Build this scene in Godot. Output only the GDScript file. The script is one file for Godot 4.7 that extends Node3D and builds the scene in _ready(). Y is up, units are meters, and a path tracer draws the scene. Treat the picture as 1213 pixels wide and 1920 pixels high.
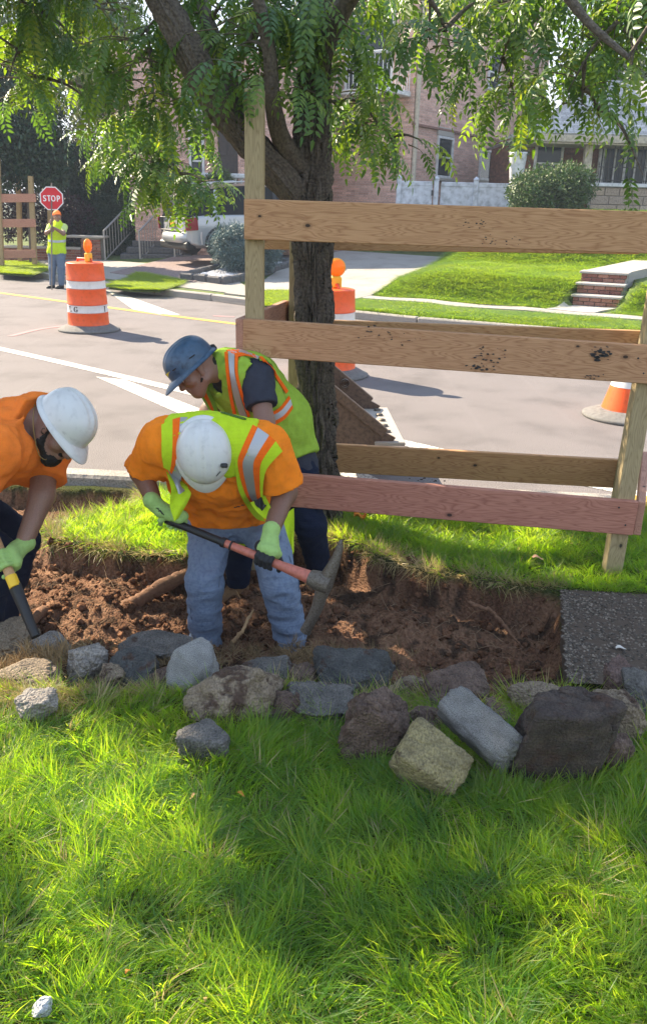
extends Node3D
# A street corner: three workers dig out a sidewalk by a fenced street tree; road, drums, houses behind.

const FOCAL := 1600.0
var cam_p := Vector3(0, 1.83, 0)
var cam_b := Basis()
var M := {}
var T := {}
var taken := {}
var rng := RandomNumberGenerator.new()
var ROAD := -0.07


class Geo:
	var v := PackedVector3Array()
	var n := PackedVector3Array()
	var c := PackedColorArray()
	var u := PackedVector2Array()
	var i := PackedInt32Array()
	var col := Color.WHITE

	func p(a: Vector3, nn: Vector3, uv := Vector2.ZERO) -> int:
		v.append(a)
		n.append(nn)
		u.append(uv)
		c.append(col)
		return v.size() - 1

	func t(a: int, b: int, d: int) -> void:
		i.append(a)
		if (v[b] - v[a]).cross(v[d] - v[a]).dot(n[a] + n[b] + n[d]) > 0.0:
			i.append(d)
			i.append(b)
		else:
			i.append(b)
			i.append(d)

	func quad(a: Vector3, b: Vector3, d: Vector3, e: Vector3, out: Vector3) -> void:
		var nn := (b - a).cross(e - a).normalized()
		if nn.length_squared() < 0.5:
			nn = (d - b).cross(e - b).normalized()
		if nn.dot(out) < 0.0:
			nn = -nn
		var k := p(a, nn, Vector2(0, 0))
		p(b, nn, Vector2(1, 0))
		p(d, nn, Vector2(1, 1))
		p(e, nn, Vector2(0, 1))
		t(k, k + 1, k + 2)
		t(k, k + 2, k + 3)

	func tri(a: Vector3, b: Vector3, d: Vector3, out: Vector3) -> void:
		var nn := (b - a).cross(d - a).normalized()
		if nn.dot(out) < 0.0:
			nn = -nn
		var k := p(a, nn)
		p(b, nn)
		p(d, nn)
		t(k, k + 1, k + 2)

	func box(x: Transform3D, s: Vector3, bev := 0.004) -> Geo:
		var h := s * 0.5
		bev = minf(bev, minf(h.x, minf(h.y, h.z)) * 0.45)
		var at := func(sx: float, sy: float, sz: float, ax: int) -> Vector3:
			var q := Vector3(sx * (h.x - bev), sy * (h.y - bev), sz * (h.z - bev))
			q[ax] += bev * ([sx, sy, sz][ax])
			return x * q
		for ax in 3:
			var b := (ax + 1) % 3
			var d := (ax + 2) % 3
			for s1 in [-1.0, 1.0]:
				var f := func(sb: float, sd: float) -> Vector3:
					var q := [0.0, 0.0, 0.0]
					q[ax] = s1
					q[b] = sb
					q[d] = sd
					return at.call(q[0], q[1], q[2], ax)
				var out := Vector3.ZERO
				out[ax] = s1
				quad(f.call(-1.0, -1.0), f.call(1.0, -1.0), f.call(1.0, 1.0), f.call(-1.0, 1.0), x.basis * out)
				for s2 in [-1.0, 1.0]:
					var q0 := [0.0, 0.0, 0.0]
					q0[ax] = s1
					q0[b] = s2
					q0[d] = -1.0
					var q1 := q0.duplicate()
					q1[d] = 1.0
					out[b] = s2
					quad(at.call(q0[0], q0[1], q0[2], ax), at.call(q1[0], q1[1], q1[2], ax), at.call(q1[0], q1[1], q1[2], b), at.call(q0[0], q0[1], q0[2], b), x.basis * out)
					out[b] = 0.0
		for sx in [-1.0, 1.0]:
			for sy in [-1.0, 1.0]:
				for sz in [-1.0, 1.0]:
					tri(at.call(sx, sy, sz, 0), at.call(sx, sy, sz, 1), at.call(sx, sy, sz, 2), x.basis * Vector3(sx, sy, sz))
		return self

	func bar(a: Vector3, b: Vector3, w: float, h: float, up := Vector3.UP, bev := 0.004) -> Geo:
		var x := (b - a).normalized()
		var z := x.cross(up).normalized()
		var y := z.cross(x)
		return box(Transform3D(Basis(x, y, z), (a + b) * 0.5), Vector3(a.distance_to(b), h, w), bev)

	# path with a radius at each point; squash flattens along "flat"
	func tube(path: PackedVector3Array, rad: PackedFloat32Array, sides := 8, cap := true, flat := Vector3.ZERO, sq := 1.0) -> Geo:
		var m := path.size()
		var base := v.size()
		var d0 := (path[1] - path[0]).normalized()
		var s := d0.cross(Vector3.UP if absf(d0.y) < 0.9 else Vector3.RIGHT).normalized()
		var along := 0.0
		for k in m:
			var d := (path[mini(k + 1, m - 1)] - path[maxi(k - 1, 0)]).normalized()
			s = (s - d * s.dot(d)).normalized()
			var w := d.cross(s)
			if k > 0:
				along += path[k].distance_to(path[k - 1])
			for j in sides + 1:
				var a := TAU * j / sides
				var o := s * cos(a) + w * sin(a)
				var e := o
				if flat != Vector3.ZERO:
					e = o - flat * (o.dot(flat) * (1.0 - sq))
				p(path[k] + e * rad[k], o, Vector2(float(j) / sides, along))
		for k in m - 1:
			for j in sides:
				var a0 := base + k * (sides + 1) + j
				t(a0, a0 + 1, a0 + sides + 2)
				t(a0, a0 + sides + 2, a0 + sides + 1)
		if cap:
			for e in [0, m - 1]:
				var dd := (path[0] - path[1]).normalized() if e == 0 else (path[m - 1] - path[m - 2]).normalized()
				var k0 := p(path[e], dd)
				for j in sides + 1:
					p(v[base + e * (sides + 1) + j], dd)
				for j in sides:
					t(k0, k0 + 1 + j, k0 + 2 + j)
		return self

	func rod(a: Vector3, b: Vector3, ra: float, rb := -1.0, sides := 8) -> Geo:
		return tube(PackedVector3Array([a, b]), PackedFloat32Array([ra, ra if rb < 0.0 else rb]), sides)

	# profile of (radius, height) turned about the y axis of x; equal neighbours make a hard edge
	func lathe(prof: PackedVector2Array, segs: int, x := Transform3D()) -> Geo:
		for k in prof.size() - 1:
			var a := prof[k]
			var b := prof[k + 1]
			if a.distance_to(b) < 1e-5:
				continue
			var nn := Vector2(b.y - a.y, a.x - b.x).normalized()
			var na := nn
			var nb := nn
			if k > 0 and prof[k - 1].distance_to(a) > 1e-5:
				na = (nn + Vector2(a.y - prof[k - 1].y, prof[k - 1].x - a.x).normalized()).normalized()
			if k < prof.size() - 2 and prof[k + 2].distance_to(b) > 1e-5:
				nb = (nn + Vector2(prof[k + 2].y - b.y, b.x - prof[k + 2].x).normalized()).normalized()
			var base := v.size()
			for j in segs + 1:
				var r := Vector3(cos(TAU * j / segs), 0, sin(TAU * j / segs))
				p(x * (r * a.x + Vector3.UP * a.y), x.basis * (r * na.x + Vector3.UP * na.y), Vector2(float(j) / segs, a.y))
				p(x * (r * b.x + Vector3.UP * b.y), x.basis * (r * nb.x + Vector3.UP * nb.y), Vector2(float(j) / segs, b.y))
			for j in segs:
				var q := base + j * 2
				t(q, q + 1, q + 3)
				t(q, q + 3, q + 2)
		return self

	# a grid of points f(a, b), a and b from 0 to 1, with smooth normals turned away from "from"
	func surf(nu: int, nv: int, f: Callable, from: Vector3, wrap := false) -> Geo:
		var base := v.size()
		for y in nv + 1:
			for x in nu + 1:
				var q: Vector3 = f.call(float(x) / nu, float(y) / nv)
				p(q, Vector3.ZERO, Vector2(float(x) / nu, float(y) / nv))
		var w := nu + 1
		for y in nv:
			for x in nu:
				var a := base + y * w + x
				for tr in [[a, a + 1, a + w + 1], [a, a + w + 1, a + w]]:
					var nn := (v[tr[1]] - v[tr[0]]).cross(v[tr[2]] - v[tr[0]])
					if nn.dot(v[tr[0]] - from) < 0.0:
						nn = -nn
					for e in 3:
						n[tr[e]] += nn
		if wrap:
			for y in nv + 1:
				var s := n[base + y * w] + n[base + y * w + nu]
				n[base + y * w] = s
				n[base + y * w + nu] = s
		for k in range(base, v.size()):
			n[k] = n[k].normalized() if n[k].length_squared() > 1e-20 else (v[k] - from).normalized()
		for y in nv:
			for x in nu:
				var a := base + y * w + x
				t(a, a + 1, a + w + 1)
				t(a, a + w + 1, a + w)
		return self

	# a flat outline (counted round) with a thickness along "out"
	func slab(pts: PackedVector3Array, out: Vector3, thick: float) -> Geo:
		var o := out.normalized()
		var x := (pts[1] - pts[0]).normalized()
		var y := o.cross(x)
		var flat := PackedVector2Array()
		for q in pts:
			flat.append(Vector2((q - pts[0]).dot(x), (q - pts[0]).dot(y)))
		var idx := Geometry2D.triangulate_polygon(flat)
		for side in [0.0, 1.0]:
			var base := v.size()
			for q in pts:
				p(q - o * thick * side, o * (1.0 - 2.0 * side), Vector2((q - pts[0]).dot(x), (q - pts[0]).dot(y)))
			for k in range(0, idx.size(), 3):
				t(base + idx[k], base + idx[k + 1], base + idx[k + 2])
		var mid := Vector3.ZERO
		for q in pts:
			mid += q / pts.size()
		for k in pts.size():
			var a := pts[k]
			var b := pts[(k + 1) % pts.size()]
			var e := (b - a).cross(o)
			quad(a, b, b - o * thick, a - o * thick, e if e.dot((a + b) * 0.5 - mid) > 0 else -e)
		return self

	func add(g: Geo, x := Transform3D()) -> Geo:
		var base := v.size()
		for k in g.v.size():
			v.append(x * g.v[k])
			n.append((x.basis * g.n[k]).normalized())
			u.append(g.u[k])
			c.append(g.c[k])
		for k in g.i:
			i.append(base + k)
		return self

	func mesh(inv := Transform3D()) -> ArrayMesh:
		var a := []
		a.resize(Mesh.ARRAY_MAX)
		var vv := v
		var nn := n
		if inv != Transform3D():
			vv = inv * v
			var r := Transform3D(inv.basis.orthonormalized(), Vector3.ZERO)
			nn = r * n
		a[Mesh.ARRAY_VERTEX] = vv
		a[Mesh.ARRAY_NORMAL] = nn
		a[Mesh.ARRAY_TEX_UV] = u
		a[Mesh.ARRAY_COLOR] = c
		a[Mesh.ARRAY_INDEX] = i
		var m := ArrayMesh.new()
		m.add_surface_from_arrays(Mesh.PRIMITIVE_TRIANGLES, a)
		return m


func at(x: float, y: float, d: float) -> Vector3:
	return cam_p + cam_b * (Vector3((x - 606.5) / FOCAL, -(y - 960.0) / FOCAL, -1.0) * d)


func ground_at(x: float, y: float, h := 0.0) -> Vector3:
	var d := cam_b * Vector3((x - 606.5) / FOCAL, -(y - 960.0) / FOCAL, -1.0)
	return cam_p + d * ((h - cam_p.y) / d.y)


func wall_at(x: float, y: float, dz: float) -> Vector3:
	var d := cam_b * Vector3((x - 606.5) / FOCAL, -(y - 960.0) / FOCAL, -1.0)
	return cam_p + d * (dz / -d.z)


func numbered(called: String) -> String:
	taken[called] = taken.get(called, -1) + 1
	return called if taken[called] == 0 else "%s_%03d" % [called, taken[called]]


func tag(o: Node3D, label: String, category: String, group := "", kind := "") -> Node3D:
	if label:
		o.set_meta("label", label)
	if category:
		o.set_meta("category", category)
	if group:
		o.set_meta("group", group)
	if kind:
		o.set_meta("kind", kind)
	return o


func thing(called: String, label: String, category: String, pos: Vector3, group := "") -> Node3D:
	var o := Node3D.new()
	o.name = numbered(called)
	add_child(o)
	o.position = pos
	return tag(o, label, category, group)


func part(called: String, g: Geo, m: Material, parent: Node3D, label := "") -> MeshInstance3D:
	var o := MeshInstance3D.new()
	o.name = called
	o.mesh = g.mesh(parent.global_transform.affine_inverse())
	o.material_override = m
	parent.add_child(o, true)
	if label:
		o.set_meta("label", label)
	return o


func solid(called: String, g: Geo, m: Material, label: String, category: String, pos: Vector3, group := "") -> MeshInstance3D:
	var o := MeshInstance3D.new()
	o.name = numbered(called)
	add_child(o)
	o.position = pos
	o.mesh = g.mesh(Transform3D(Basis(), -pos))
	o.material_override = m
	tag(o, label, category, group)
	return o


func struct(called: String, g: Geo, m: Material) -> MeshInstance3D:
	var o := MeshInstance3D.new()
	o.name = numbered(called)
	add_child(o)
	o.mesh = g.mesh()
	o.material_override = m
	o.set_meta("kind", "structure")
	return o


func scatter(called: String, m: Mesh, mat: Material, xs: Array, cols: PackedColorArray, parent: Node3D = self) -> MultiMeshInstance3D:
	var mm := MultiMesh.new()
	mm.transform_format = MultiMesh.TRANSFORM_3D
	mm.use_colors = true
	mm.mesh = m
	mm.instance_count = xs.size()
	for k in xs.size():
		mm.set_instance_transform(k, xs[k])
		mm.set_instance_color(k, cols[k])
	var o := MultiMeshInstance3D.new()
	o.name = called if parent != self else numbered(called)
	o.multimesh = mm
	o.material_override = mat
	parent.add_child(o, true)
	o.set_meta("kind", "stuff")
	return o


# a board of its own, its long axis along x so that the grain runs with it
func board(called: String, a: Vector3, b: Vector3, w: float, h: float, m: Material, parent: Node3D, up := Vector3.UP, label := "", bev := 0.004) -> MeshInstance3D:
	var x := (b - a).normalized()
	var z := x.cross(up).normalized()
	var y := z.cross(x)
	var o := MeshInstance3D.new()
	o.name = called
	o.mesh = Geo.new().box(Transform3D(), Vector3(a.distance_to(b), h, w), bev).mesh()
	o.material_override = m
	parent.add_child(o, true)
	o.transform = parent.global_transform.affine_inverse() * Transform3D(Basis(x, y, z), (a + b) * 0.5)
	if label:
		o.set_meta("label", label)
	return o


func curve(pts: Array, steps := 8) -> PackedVector3Array:
	var o := PackedVector3Array()
	for k in pts.size() - 1:
		var a: Vector3 = pts[maxi(k - 1, 0)]
		var b: Vector3 = pts[k]
		var d: Vector3 = pts[k + 1]
		var e: Vector3 = pts[mini(k + 2, pts.size() - 1)]
		for s in steps:
			o.append(b.cubic_interpolate(d, a, e, float(s) / steps))
	o.append(pts[-1])
	return o


func ramp(n: int, vals: Array) -> PackedFloat32Array:
	var o := PackedFloat32Array()
	for k in n:
		var f := float(k) / maxi(n - 1, 1) * (vals.size() - 1)
		var j := mini(int(f), vals.size() - 2)
		o.append(lerpf(vals[j], vals[j + 1], f - j))
	return o


func noise(sd: int, freq: float, oct := 3, type := FastNoiseLite.TYPE_SIMPLEX_SMOOTH) -> FastNoiseLite:
	var f := FastNoiseLite.new()
	f.seed = sd
	f.noise_type = type
	f.frequency = freq
	f.fractal_octaves = oct
	f.fractal_type = FastNoiseLite.FRACTAL_FBM if oct > 1 else FastNoiseLite.FRACTAL_NONE
	return f


func noise_tex(sd: int, freq: float, oct: int, stops: Array, size := 512, type := FastNoiseLite.TYPE_SIMPLEX_SMOOTH) -> NoiseTexture2D:
	var t := NoiseTexture2D.new()
	t.width = size
	t.height = size
	t.seamless = true
	t.noise = noise(sd, freq, oct, type)
	var g := Gradient.new()
	var offs := PackedFloat32Array()
	var cols := PackedColorArray()
	for s in stops:
		offs.append(s[0])
		cols.append(s[1] if s[1] is Color else Color(s[1], s[1], s[1]))
	g.offsets = offs
	g.colors = cols
	t.color_ramp = g
	return t


func bump_tex(sd: int, freq: float, oct: int, strength: float, size := 512, type := FastNoiseLite.TYPE_SIMPLEX_SMOOTH) -> NoiseTexture2D:
	var t := NoiseTexture2D.new()
	t.width = size
	t.height = size
	t.seamless = true
	t.as_normal_map = true
	t.bump_strength = strength
	t.noise = noise(sd, freq, oct, type)
	return t


func lin(r: float, g: float, b: float) -> Color:
	return Color(r, g, b).linear_to_srgb()


# a linear base colour, with an optional grain texture and relief laid on three planes
func mat(c: Color, rough := 0.8, tex: Texture2D = null, scale := 1.0, bump: Texture2D = null, bs := 1.0, world := false) -> StandardMaterial3D:
	var m := StandardMaterial3D.new()
	m.albedo_color = c.linear_to_srgb()
	m.roughness = rough
	m.vertex_color_use_as_albedo = true
	if tex:
		m.albedo_texture = tex
	if bump:
		m.normal_enabled = true
		m.normal_texture = bump
		m.normal_scale = bs
	if tex or bump:
		m.uv1_triplanar = not world
		if world:
			m.uv1_triplanar = true
			m.uv1_world_triplanar = true
		m.uv1_scale = Vector3.ONE * scale
	return m


func _ready() -> void:
	rng.seed = 7
	# camera
	var cam := Camera3D.new()
	cam.name = "camera"
	cam.fov = rad_to_deg(2.0 * atan(960.0 / FOCAL))
	cam.near = 0.05
	cam.far = 600.0
	add_child(cam)
	cam_b = Basis(Vector3.RIGHT, deg_to_rad(-19.93)) * Basis(Vector3.BACK, deg_to_rad(1.5))
	cam.transform = Transform3D(cam_b, cam_p)
	cam.current = true
	# sky and exposure
	var env := Environment.new()
	env.background_mode = Environment.BG_SKY
	var sm := ProceduralSkyMaterial.new()
	sm.sky_top_color = Color(0.60, 0.68, 0.80)
	sm.sky_horizon_color = Color(0.95, 0.955, 0.96)
	sm.sky_curve = 0.16
	sm.ground_bottom_color = Color(0.30, 0.30, 0.27)
	sm.ground_horizon_color = Color(0.62, 0.66, 0.68)
	sm.sky_energy_multiplier = 0.85
	var sky := Sky.new()
	sky.sky_material = sm
	env.sky = sky
	env.tonemap_mode = Environment.TONE_MAPPER_LINEAR
	env.tonemap_exposure = 3.3
	env.sdfgi_enabled = true
	env.ssao_enabled = true
	env.ssil_enabled = true
	env.fog_enabled = true
	env.fog_density = 0.0015
	env.fog_light_color = Color(0.80, 0.86, 0.93)
	var we := WorldEnvironment.new()
	we.name = "world_environment"
	we.environment = env
	add_child(we)
	# sun: low in the left background
	var sun := DirectionalLight3D.new()
	sun.name = "sun"
	sun.light_energy = 1.6
	sun.light_color = Color(1.0, 0.93, 0.82)
	sun.light_angular_distance = 0.5
	sun.shadow_enabled = true
	add_child(sun)
	sun.look_at_from_position(Vector3.ZERO, -to_sun(), Vector3.UP)
	# the place
	make_materials()
	build_ground()
	build_road()
	build_far_side()
	build_fence()
	build_tree()
	build_stones()
	build_traffic()
	build_people()
	build_grass()


func to_sun() -> Vector3:
	var h := deg_to_rad(38.0)
	return Vector3(-0.777 * cos(h), sin(h), -0.629 * cos(h))


# ---- bodies, cloth and soft shapes: tapered capsules joined by a smooth minimum, meshed as surface nets
# a bone is [from, to, radius from, radius to, softness, side axis, stretch along it, -1 to carve]
func bone(a: Vector3, b: Vector3, ra: float, rb: float, k := 0.03, side := Vector3.ZERO, stretch := 1.0, sgn := 1.0) -> Array:
	return [a, b, ra, rb, k, side, stretch, sgn]


func grown(bones: Array, by: float) -> Array:
	var o := []
	for b in bones:
		var d: Array = b.duplicate()
		d[2] += by
		d[3] += by
		o.append(d)
	return o


func field_at(bones: Array, p: Vector3) -> float:
	var v := 1.0
	for b in bones:
		var a: Vector3 = b[0]
		var ab: Vector3 = b[1] - a
		var t := clampf((p - a).dot(ab) / maxf(ab.length_squared(), 1e-9), 0.0, 1.0)
		var q := p - a - ab * t
		var st: float = b[6]
		if st != 1.0:
			var s: Vector3 = b[5]
			q += s * (q.dot(s) * (1.0 / st - 1.0))
		var d := q.length() - lerpf(b[2], b[3], t)
		var k: float = b[4]
		if b[7] < 0.0:
			d = -d
			var h2 := k - absf(v - d)
			v = maxf(v, d) + (h2 * h2 / (4.0 * k) if h2 > 0.0 else 0.0)
		else:
			var h := k - absf(v - d)
			v = minf(v, d) - (h * h / (4.0 * k) if h > 0.0 else 0.0)
	return v


func onto(bones: Array, p: Vector3, off: float) -> Vector3:
	for it in 5:
		var d := field_at(bones, p)
		var e := 0.004
		var g := Vector3(field_at(bones, p + Vector3(e, 0, 0)) - d, field_at(bones, p + Vector3(0, e, 0)) - d, field_at(bones, p + Vector3(0, 0, e)) - d) / e
		var l := maxf(g.length_squared(), 0.05)
		p -= g * ((d - off) / l)
	return p


# a tape laid on the surface along a path; width across it
func tape(g: Geo, bones: Array, path: PackedVector3Array, w: float, off: float, fold := 0.0, fs := Vector3.ONE, sd := 1) -> Geo:
	var base := g.v.size()
	var m := path.size()
	var nz := noise(sd, 1.0, 2)
	var across := 5
	var on := PackedVector3Array()
	for q in path:
		on.append(onto(bones, q, off))
	for k in m:
		var d := (on[mini(k + 1, m - 1)] - on[maxi(k - 1, 0)]).normalized()
		var e := 0.006
		var f0 := field_at(bones, on[k])
		var nn := Vector3(field_at(bones, on[k] + Vector3(e, 0, 0)) - f0, field_at(bones, on[k] + Vector3(0, e, 0)) - f0, field_at(bones, on[k] + Vector3(0, 0, e)) - f0).normalized()
		var s := d.cross(nn).normalized()
		for j in across:
			var q := onto(bones, on[k] + s * (w * (float(j) / (across - 1) - 0.5)), off)
			if fold > 0.0:
				q -= nn * fold * nz.get_noise_3dv(q * fs)
			g.p(q, nn, Vector2(float(j) / (across - 1), float(k) / (m - 1)))
	for k in m - 1:
		for j in across - 1:
			var a := base + k * across + j
			g.t(a, a + 1, a + across + 1)
			g.t(a, a + across + 1, a + across)
	return g


# cuts are [point, outward normal, reach]: within reach of the point, nothing is left beyond the plane
func blob(bones: Array, cell: float, cuts := [], fold := 0.0, fs := Vector3.ONE, sd := 1, g: Geo = null) -> Geo:
	if g == null:
		g = Geo.new()
	var lo := Vector3.INF
	var hi := -Vector3.INF
	for b in bones:
		if b[7] < 0.0:
			continue
		var r: float = maxf(b[2], b[3]) * maxf(1.0, b[6]) + 3.0 * cell + fold
		lo = lo.min(b[0] - Vector3.ONE * r).min(b[1] - Vector3.ONE * r)
		hi = hi.max(b[0] + Vector3.ONE * r).max(b[1] + Vector3.ONE * r)
	var nx := int((hi.x - lo.x) / cell) + 2
	var ny := int((hi.y - lo.y) / cell) + 2
	var nz := int((hi.z - lo.z) / cell) + 2
	var f := PackedFloat32Array()
	f.resize(nx * ny * nz)
	f.fill(1.0)
	for b in bones:
		var A: Vector3 = b[0]
		var B: Vector3 = b[1]
		var ra: float = b[2]
		var rb: float = b[3]
		var k: float = b[4]
		var side: Vector3 = b[5]
		var st: float = b[6]
		var carve: bool = b[7] < 0.0
		var r := maxf(ra, rb) * maxf(1.0, st) + k + 2.0 * cell
		var l := ((A.min(B) - Vector3.ONE * r - lo) / cell).floor()
		var h := ((A.max(B) + Vector3.ONE * r - lo) / cell).ceil()
		var ab := B - A
		var inv := 1.0 / maxf(ab.length_squared(), 1e-9)
		var squeeze := 1.0 / st - 1.0
		var i4 := 1.0 / (4.0 * k)
		for z in range(maxi(0, int(l.z)), mini(nz, int(h.z) + 1)):
			for y in range(maxi(0, int(l.y)), mini(ny, int(h.y) + 1)):
				var at0 := (z * ny + y) * nx
				for x in range(maxi(0, int(l.x)), mini(nx, int(h.x) + 1)):
					var q := lo + Vector3(x, y, z) * cell - A
					var t := clampf(q.dot(ab) * inv, 0.0, 1.0)
					q -= ab * t
					if squeeze != 0.0:
						q += side * (q.dot(side) * squeeze)
					var d := q.length() - ra - (rb - ra) * t
					var o := f[at0 + x]
					if carve:
						d = -d
						var e := k - absf(o - d)
						o = maxf(o, d)
						if e > 0.0:
							o += e * e * i4
					else:
						var e := k - absf(o - d)
						o = minf(o, d)
						if e > 0.0:
							o -= e * e * i4
					f[at0 + x] = o
	if fold > 0.0:
		var fn := noise(sd, 1.0, 2)
		var near := 3.0 * cell + 3.0 * fold
		for z in nz:
			for y in ny:
				var at0 := (z * ny + y) * nx
				for x in nx:
					if absf(f[at0 + x]) < near:
						f[at0 + x] += fold * (2.2 * absf(fn.get_noise_3dv((lo + Vector3(x, y, z) * cell) * fs)) - 0.7)
	for c in cuts:
		var P: Vector3 = c[0]
		var N: Vector3 = c[1].normalized()
		var R: float = c[2]
		var l := ((P - Vector3.ONE * R - lo) / cell).floor()
		var h := ((P + Vector3.ONE * R - lo) / cell).ceil()
		for z in range(maxi(0, int(l.z)), mini(nz, int(h.z) + 1)):
			for y in range(maxi(0, int(l.y)), mini(ny, int(h.y) + 1)):
				var at0 := (z * ny + y) * nx
				for x in range(maxi(0, int(l.x)), mini(nx, int(h.x) + 1)):
					var q := lo + Vector3(x, y, z) * cell - P
					if q.length_squared() < R * R:
						f[at0 + x] = maxf(f[at0 + x], q.dot(N))
	# surface nets
	var base := g.v.size()
	var id := PackedInt32Array()
	id.resize(nx * ny * nz)
	id.fill(-1)
	var off := PackedInt32Array([0, 1, nx, nx + 1, nx * ny, nx * ny + 1, nx * ny + nx, nx * ny + nx + 1])
	var ed := PackedInt32Array([0, 1, 2, 3, 4, 5, 6, 7, 0, 2, 1, 3, 4, 6, 5, 7, 0, 4, 1, 5, 2, 6, 3, 7])
	var near2 := cell * 3.0 + fold
	var cells := PackedInt32Array()
	for z in nz - 1:
		for y in ny - 1:
			var at0 := (z * ny + y) * nx
			for x in nx - 1:
				var a := at0 + x
				var f0 := f[a]
				if f0 > near2 or f0 < -near2:
					continue
				var neg := 0
				for e in 8:
					if f[a + off[e]] < 0.0:
						neg += 1
				if neg == 0 or neg == 8:
					continue
				var s := Vector3.ZERO
				var cnt := 0
				for e in 12:
					var e0 := ed[e * 2]
					var e1 := ed[e * 2 + 1]
					var v0 := f[a + off[e0]]
					var v1 := f[a + off[e1]]
					if (v0 < 0.0) != (v1 < 0.0):
						var t := v0 / (v0 - v1)
						s += Vector3(lerpf(e0 & 1, e1 & 1, t), lerpf((e0 >> 1) & 1, (e1 >> 1) & 1, t), lerpf(e0 >> 2, e1 >> 2, t))
						cnt += 1
				id[a] = g.v.size()
				cells.append(a)
				g.p(lo + (Vector3(x, y, z) + s / cnt) * cell, Vector3.ZERO)
	var st3 := PackedInt32Array([1, nx, nx * ny])
	for a in cells:
		for ax in 3:
			var b := st3[(ax + 1) % 3]
			var d := st3[(ax + 2) % 3]
			var v0 := f[a]
			var v1 := f[a + st3[ax]]
			if (v0 < 0.0) == (v1 < 0.0):
				continue
			if a - b - d < 0:
				continue
			var q0 := id[a - b - d]
			var q1 := id[a - d]
			var q2 := id[a]
			var q3 := id[a - b]
			if q0 < 0 or q1 < 0 or q2 < 0 or q3 < 0:
				continue
			var nn := (g.v[q2] - g.v[q0]).cross(g.v[q3] - g.v[q1])
			# the field grows along +axis when v0 is inside
			if (nn[ax] > 0.0) != (v0 < 0.0):
				nn = -nn
			g.n[q0] += nn
			g.n[q1] += nn
			g.n[q2] += nn
			g.n[q3] += nn
			var c1 := (g.v[q1] - g.v[q0]).cross(g.v[q2] - g.v[q0]).dot(nn) > 0.0
			if c1:
				g.i.append_array(PackedInt32Array([q0, q2, q1, q0, q3, q2]))
			else:
				g.i.append_array(PackedInt32Array([q0, q1, q2, q0, q2, q3]))
	for k in range(base, g.v.size()):
		g.n[k] = g.n[k].normalized()
	return g


func wood_image(sd: int, light: Color, dark: Color, knots: int) -> ImageTexture:
	var w := 1024
	var h := 256
	var a := noise(sd, 1.0, 3)
	var r := RandomNumberGenerator.new()
	r.seed = sd
	var kn := []
	for k in knots:
		kn.append(Vector3(r.randf() * w, r.randf_range(20, h - 20), r.randf_range(2.2, 4.6)))
	var im := Image.create(w, h, false, Image.FORMAT_RGB8)
	for y in h:
		for x in w:
			# wraps along x by blending the two ends
			var f := clampf((x - (w - 160)) / 160.0, 0.0, 1.0)
			var yy := float(y)
			var nearest := 99.0
			for k in kn:
				var dx: float = (x - k.x) * 0.62
				var dy: float = y - k.y
				var d := sqrt(dx * dx + dy * dy)
				nearest = minf(nearest, d / k.z)
				yy += dy * 1.6 * exp(-d * d / (k.z * k.z * 22.0))
			var s0 := a.get_noise_2d(x * 0.0022, yy * 0.022)
			var s := lerpf(s0, a.get_noise_2d((x - w) * 0.0022, yy * 0.022), f)
			var g := absf(fposmod(s * 6.0 + yy * 0.05, 1.0) - 0.5) * 2.0
			g = pow(g, 2.2)
			var fine := lerpf(a.get_noise_2d(x * 0.012 + 50.0, y * 0.55), a.get_noise_2d((x - w) * 0.012 + 50.0, y * 0.55), f)
			var c := light.lerp(dark, clampf(g * 0.72 + fine * 0.3 + 0.08, 0.0, 1.0))
			if nearest < 1.3:
				c = c.lerp(dark * 0.34, clampf((1.3 - nearest) * 2.2, 0.0, 0.92))
			elif nearest < 2.6:
				c = c.lerp(dark * 0.8, (2.6 - nearest) * 0.4)
			im.set_pixel(x, y, c)
	return ImageTexture.create_from_image(im)


func brick_image(sd: int, rows: int, cols: int, tones: Array, mortar: Color) -> ImageTexture:
	var w := 512
	var h := 512
	var r := RandomNumberGenerator.new()
	r.seed = sd
	var im := Image.create(w, h, false, Image.FORMAT_RGB8)
	im.fill(mortar)
	var a := noise(sd, 0.09, 2)
	for j in rows:
		for k in cols:
			var c: Color = tones[r.randi() % tones.size()]
			c = c * r.randf_range(0.86, 1.12)
			var x0 := int((k + 0.5 * (j % 2)) * w / cols)
			var y0 := int(float(j) * h / rows)
			for y in range(y0 + 1, int(float(j + 1) * h / rows) - 1):
				for x in range(x0 + 1, x0 + w / cols - 1):
					im.set_pixel(x % w, y % h, c * (1.0 + 0.22 * a.get_noise_2d(x, y)))
	return ImageTexture.create_from_image(im)


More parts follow.
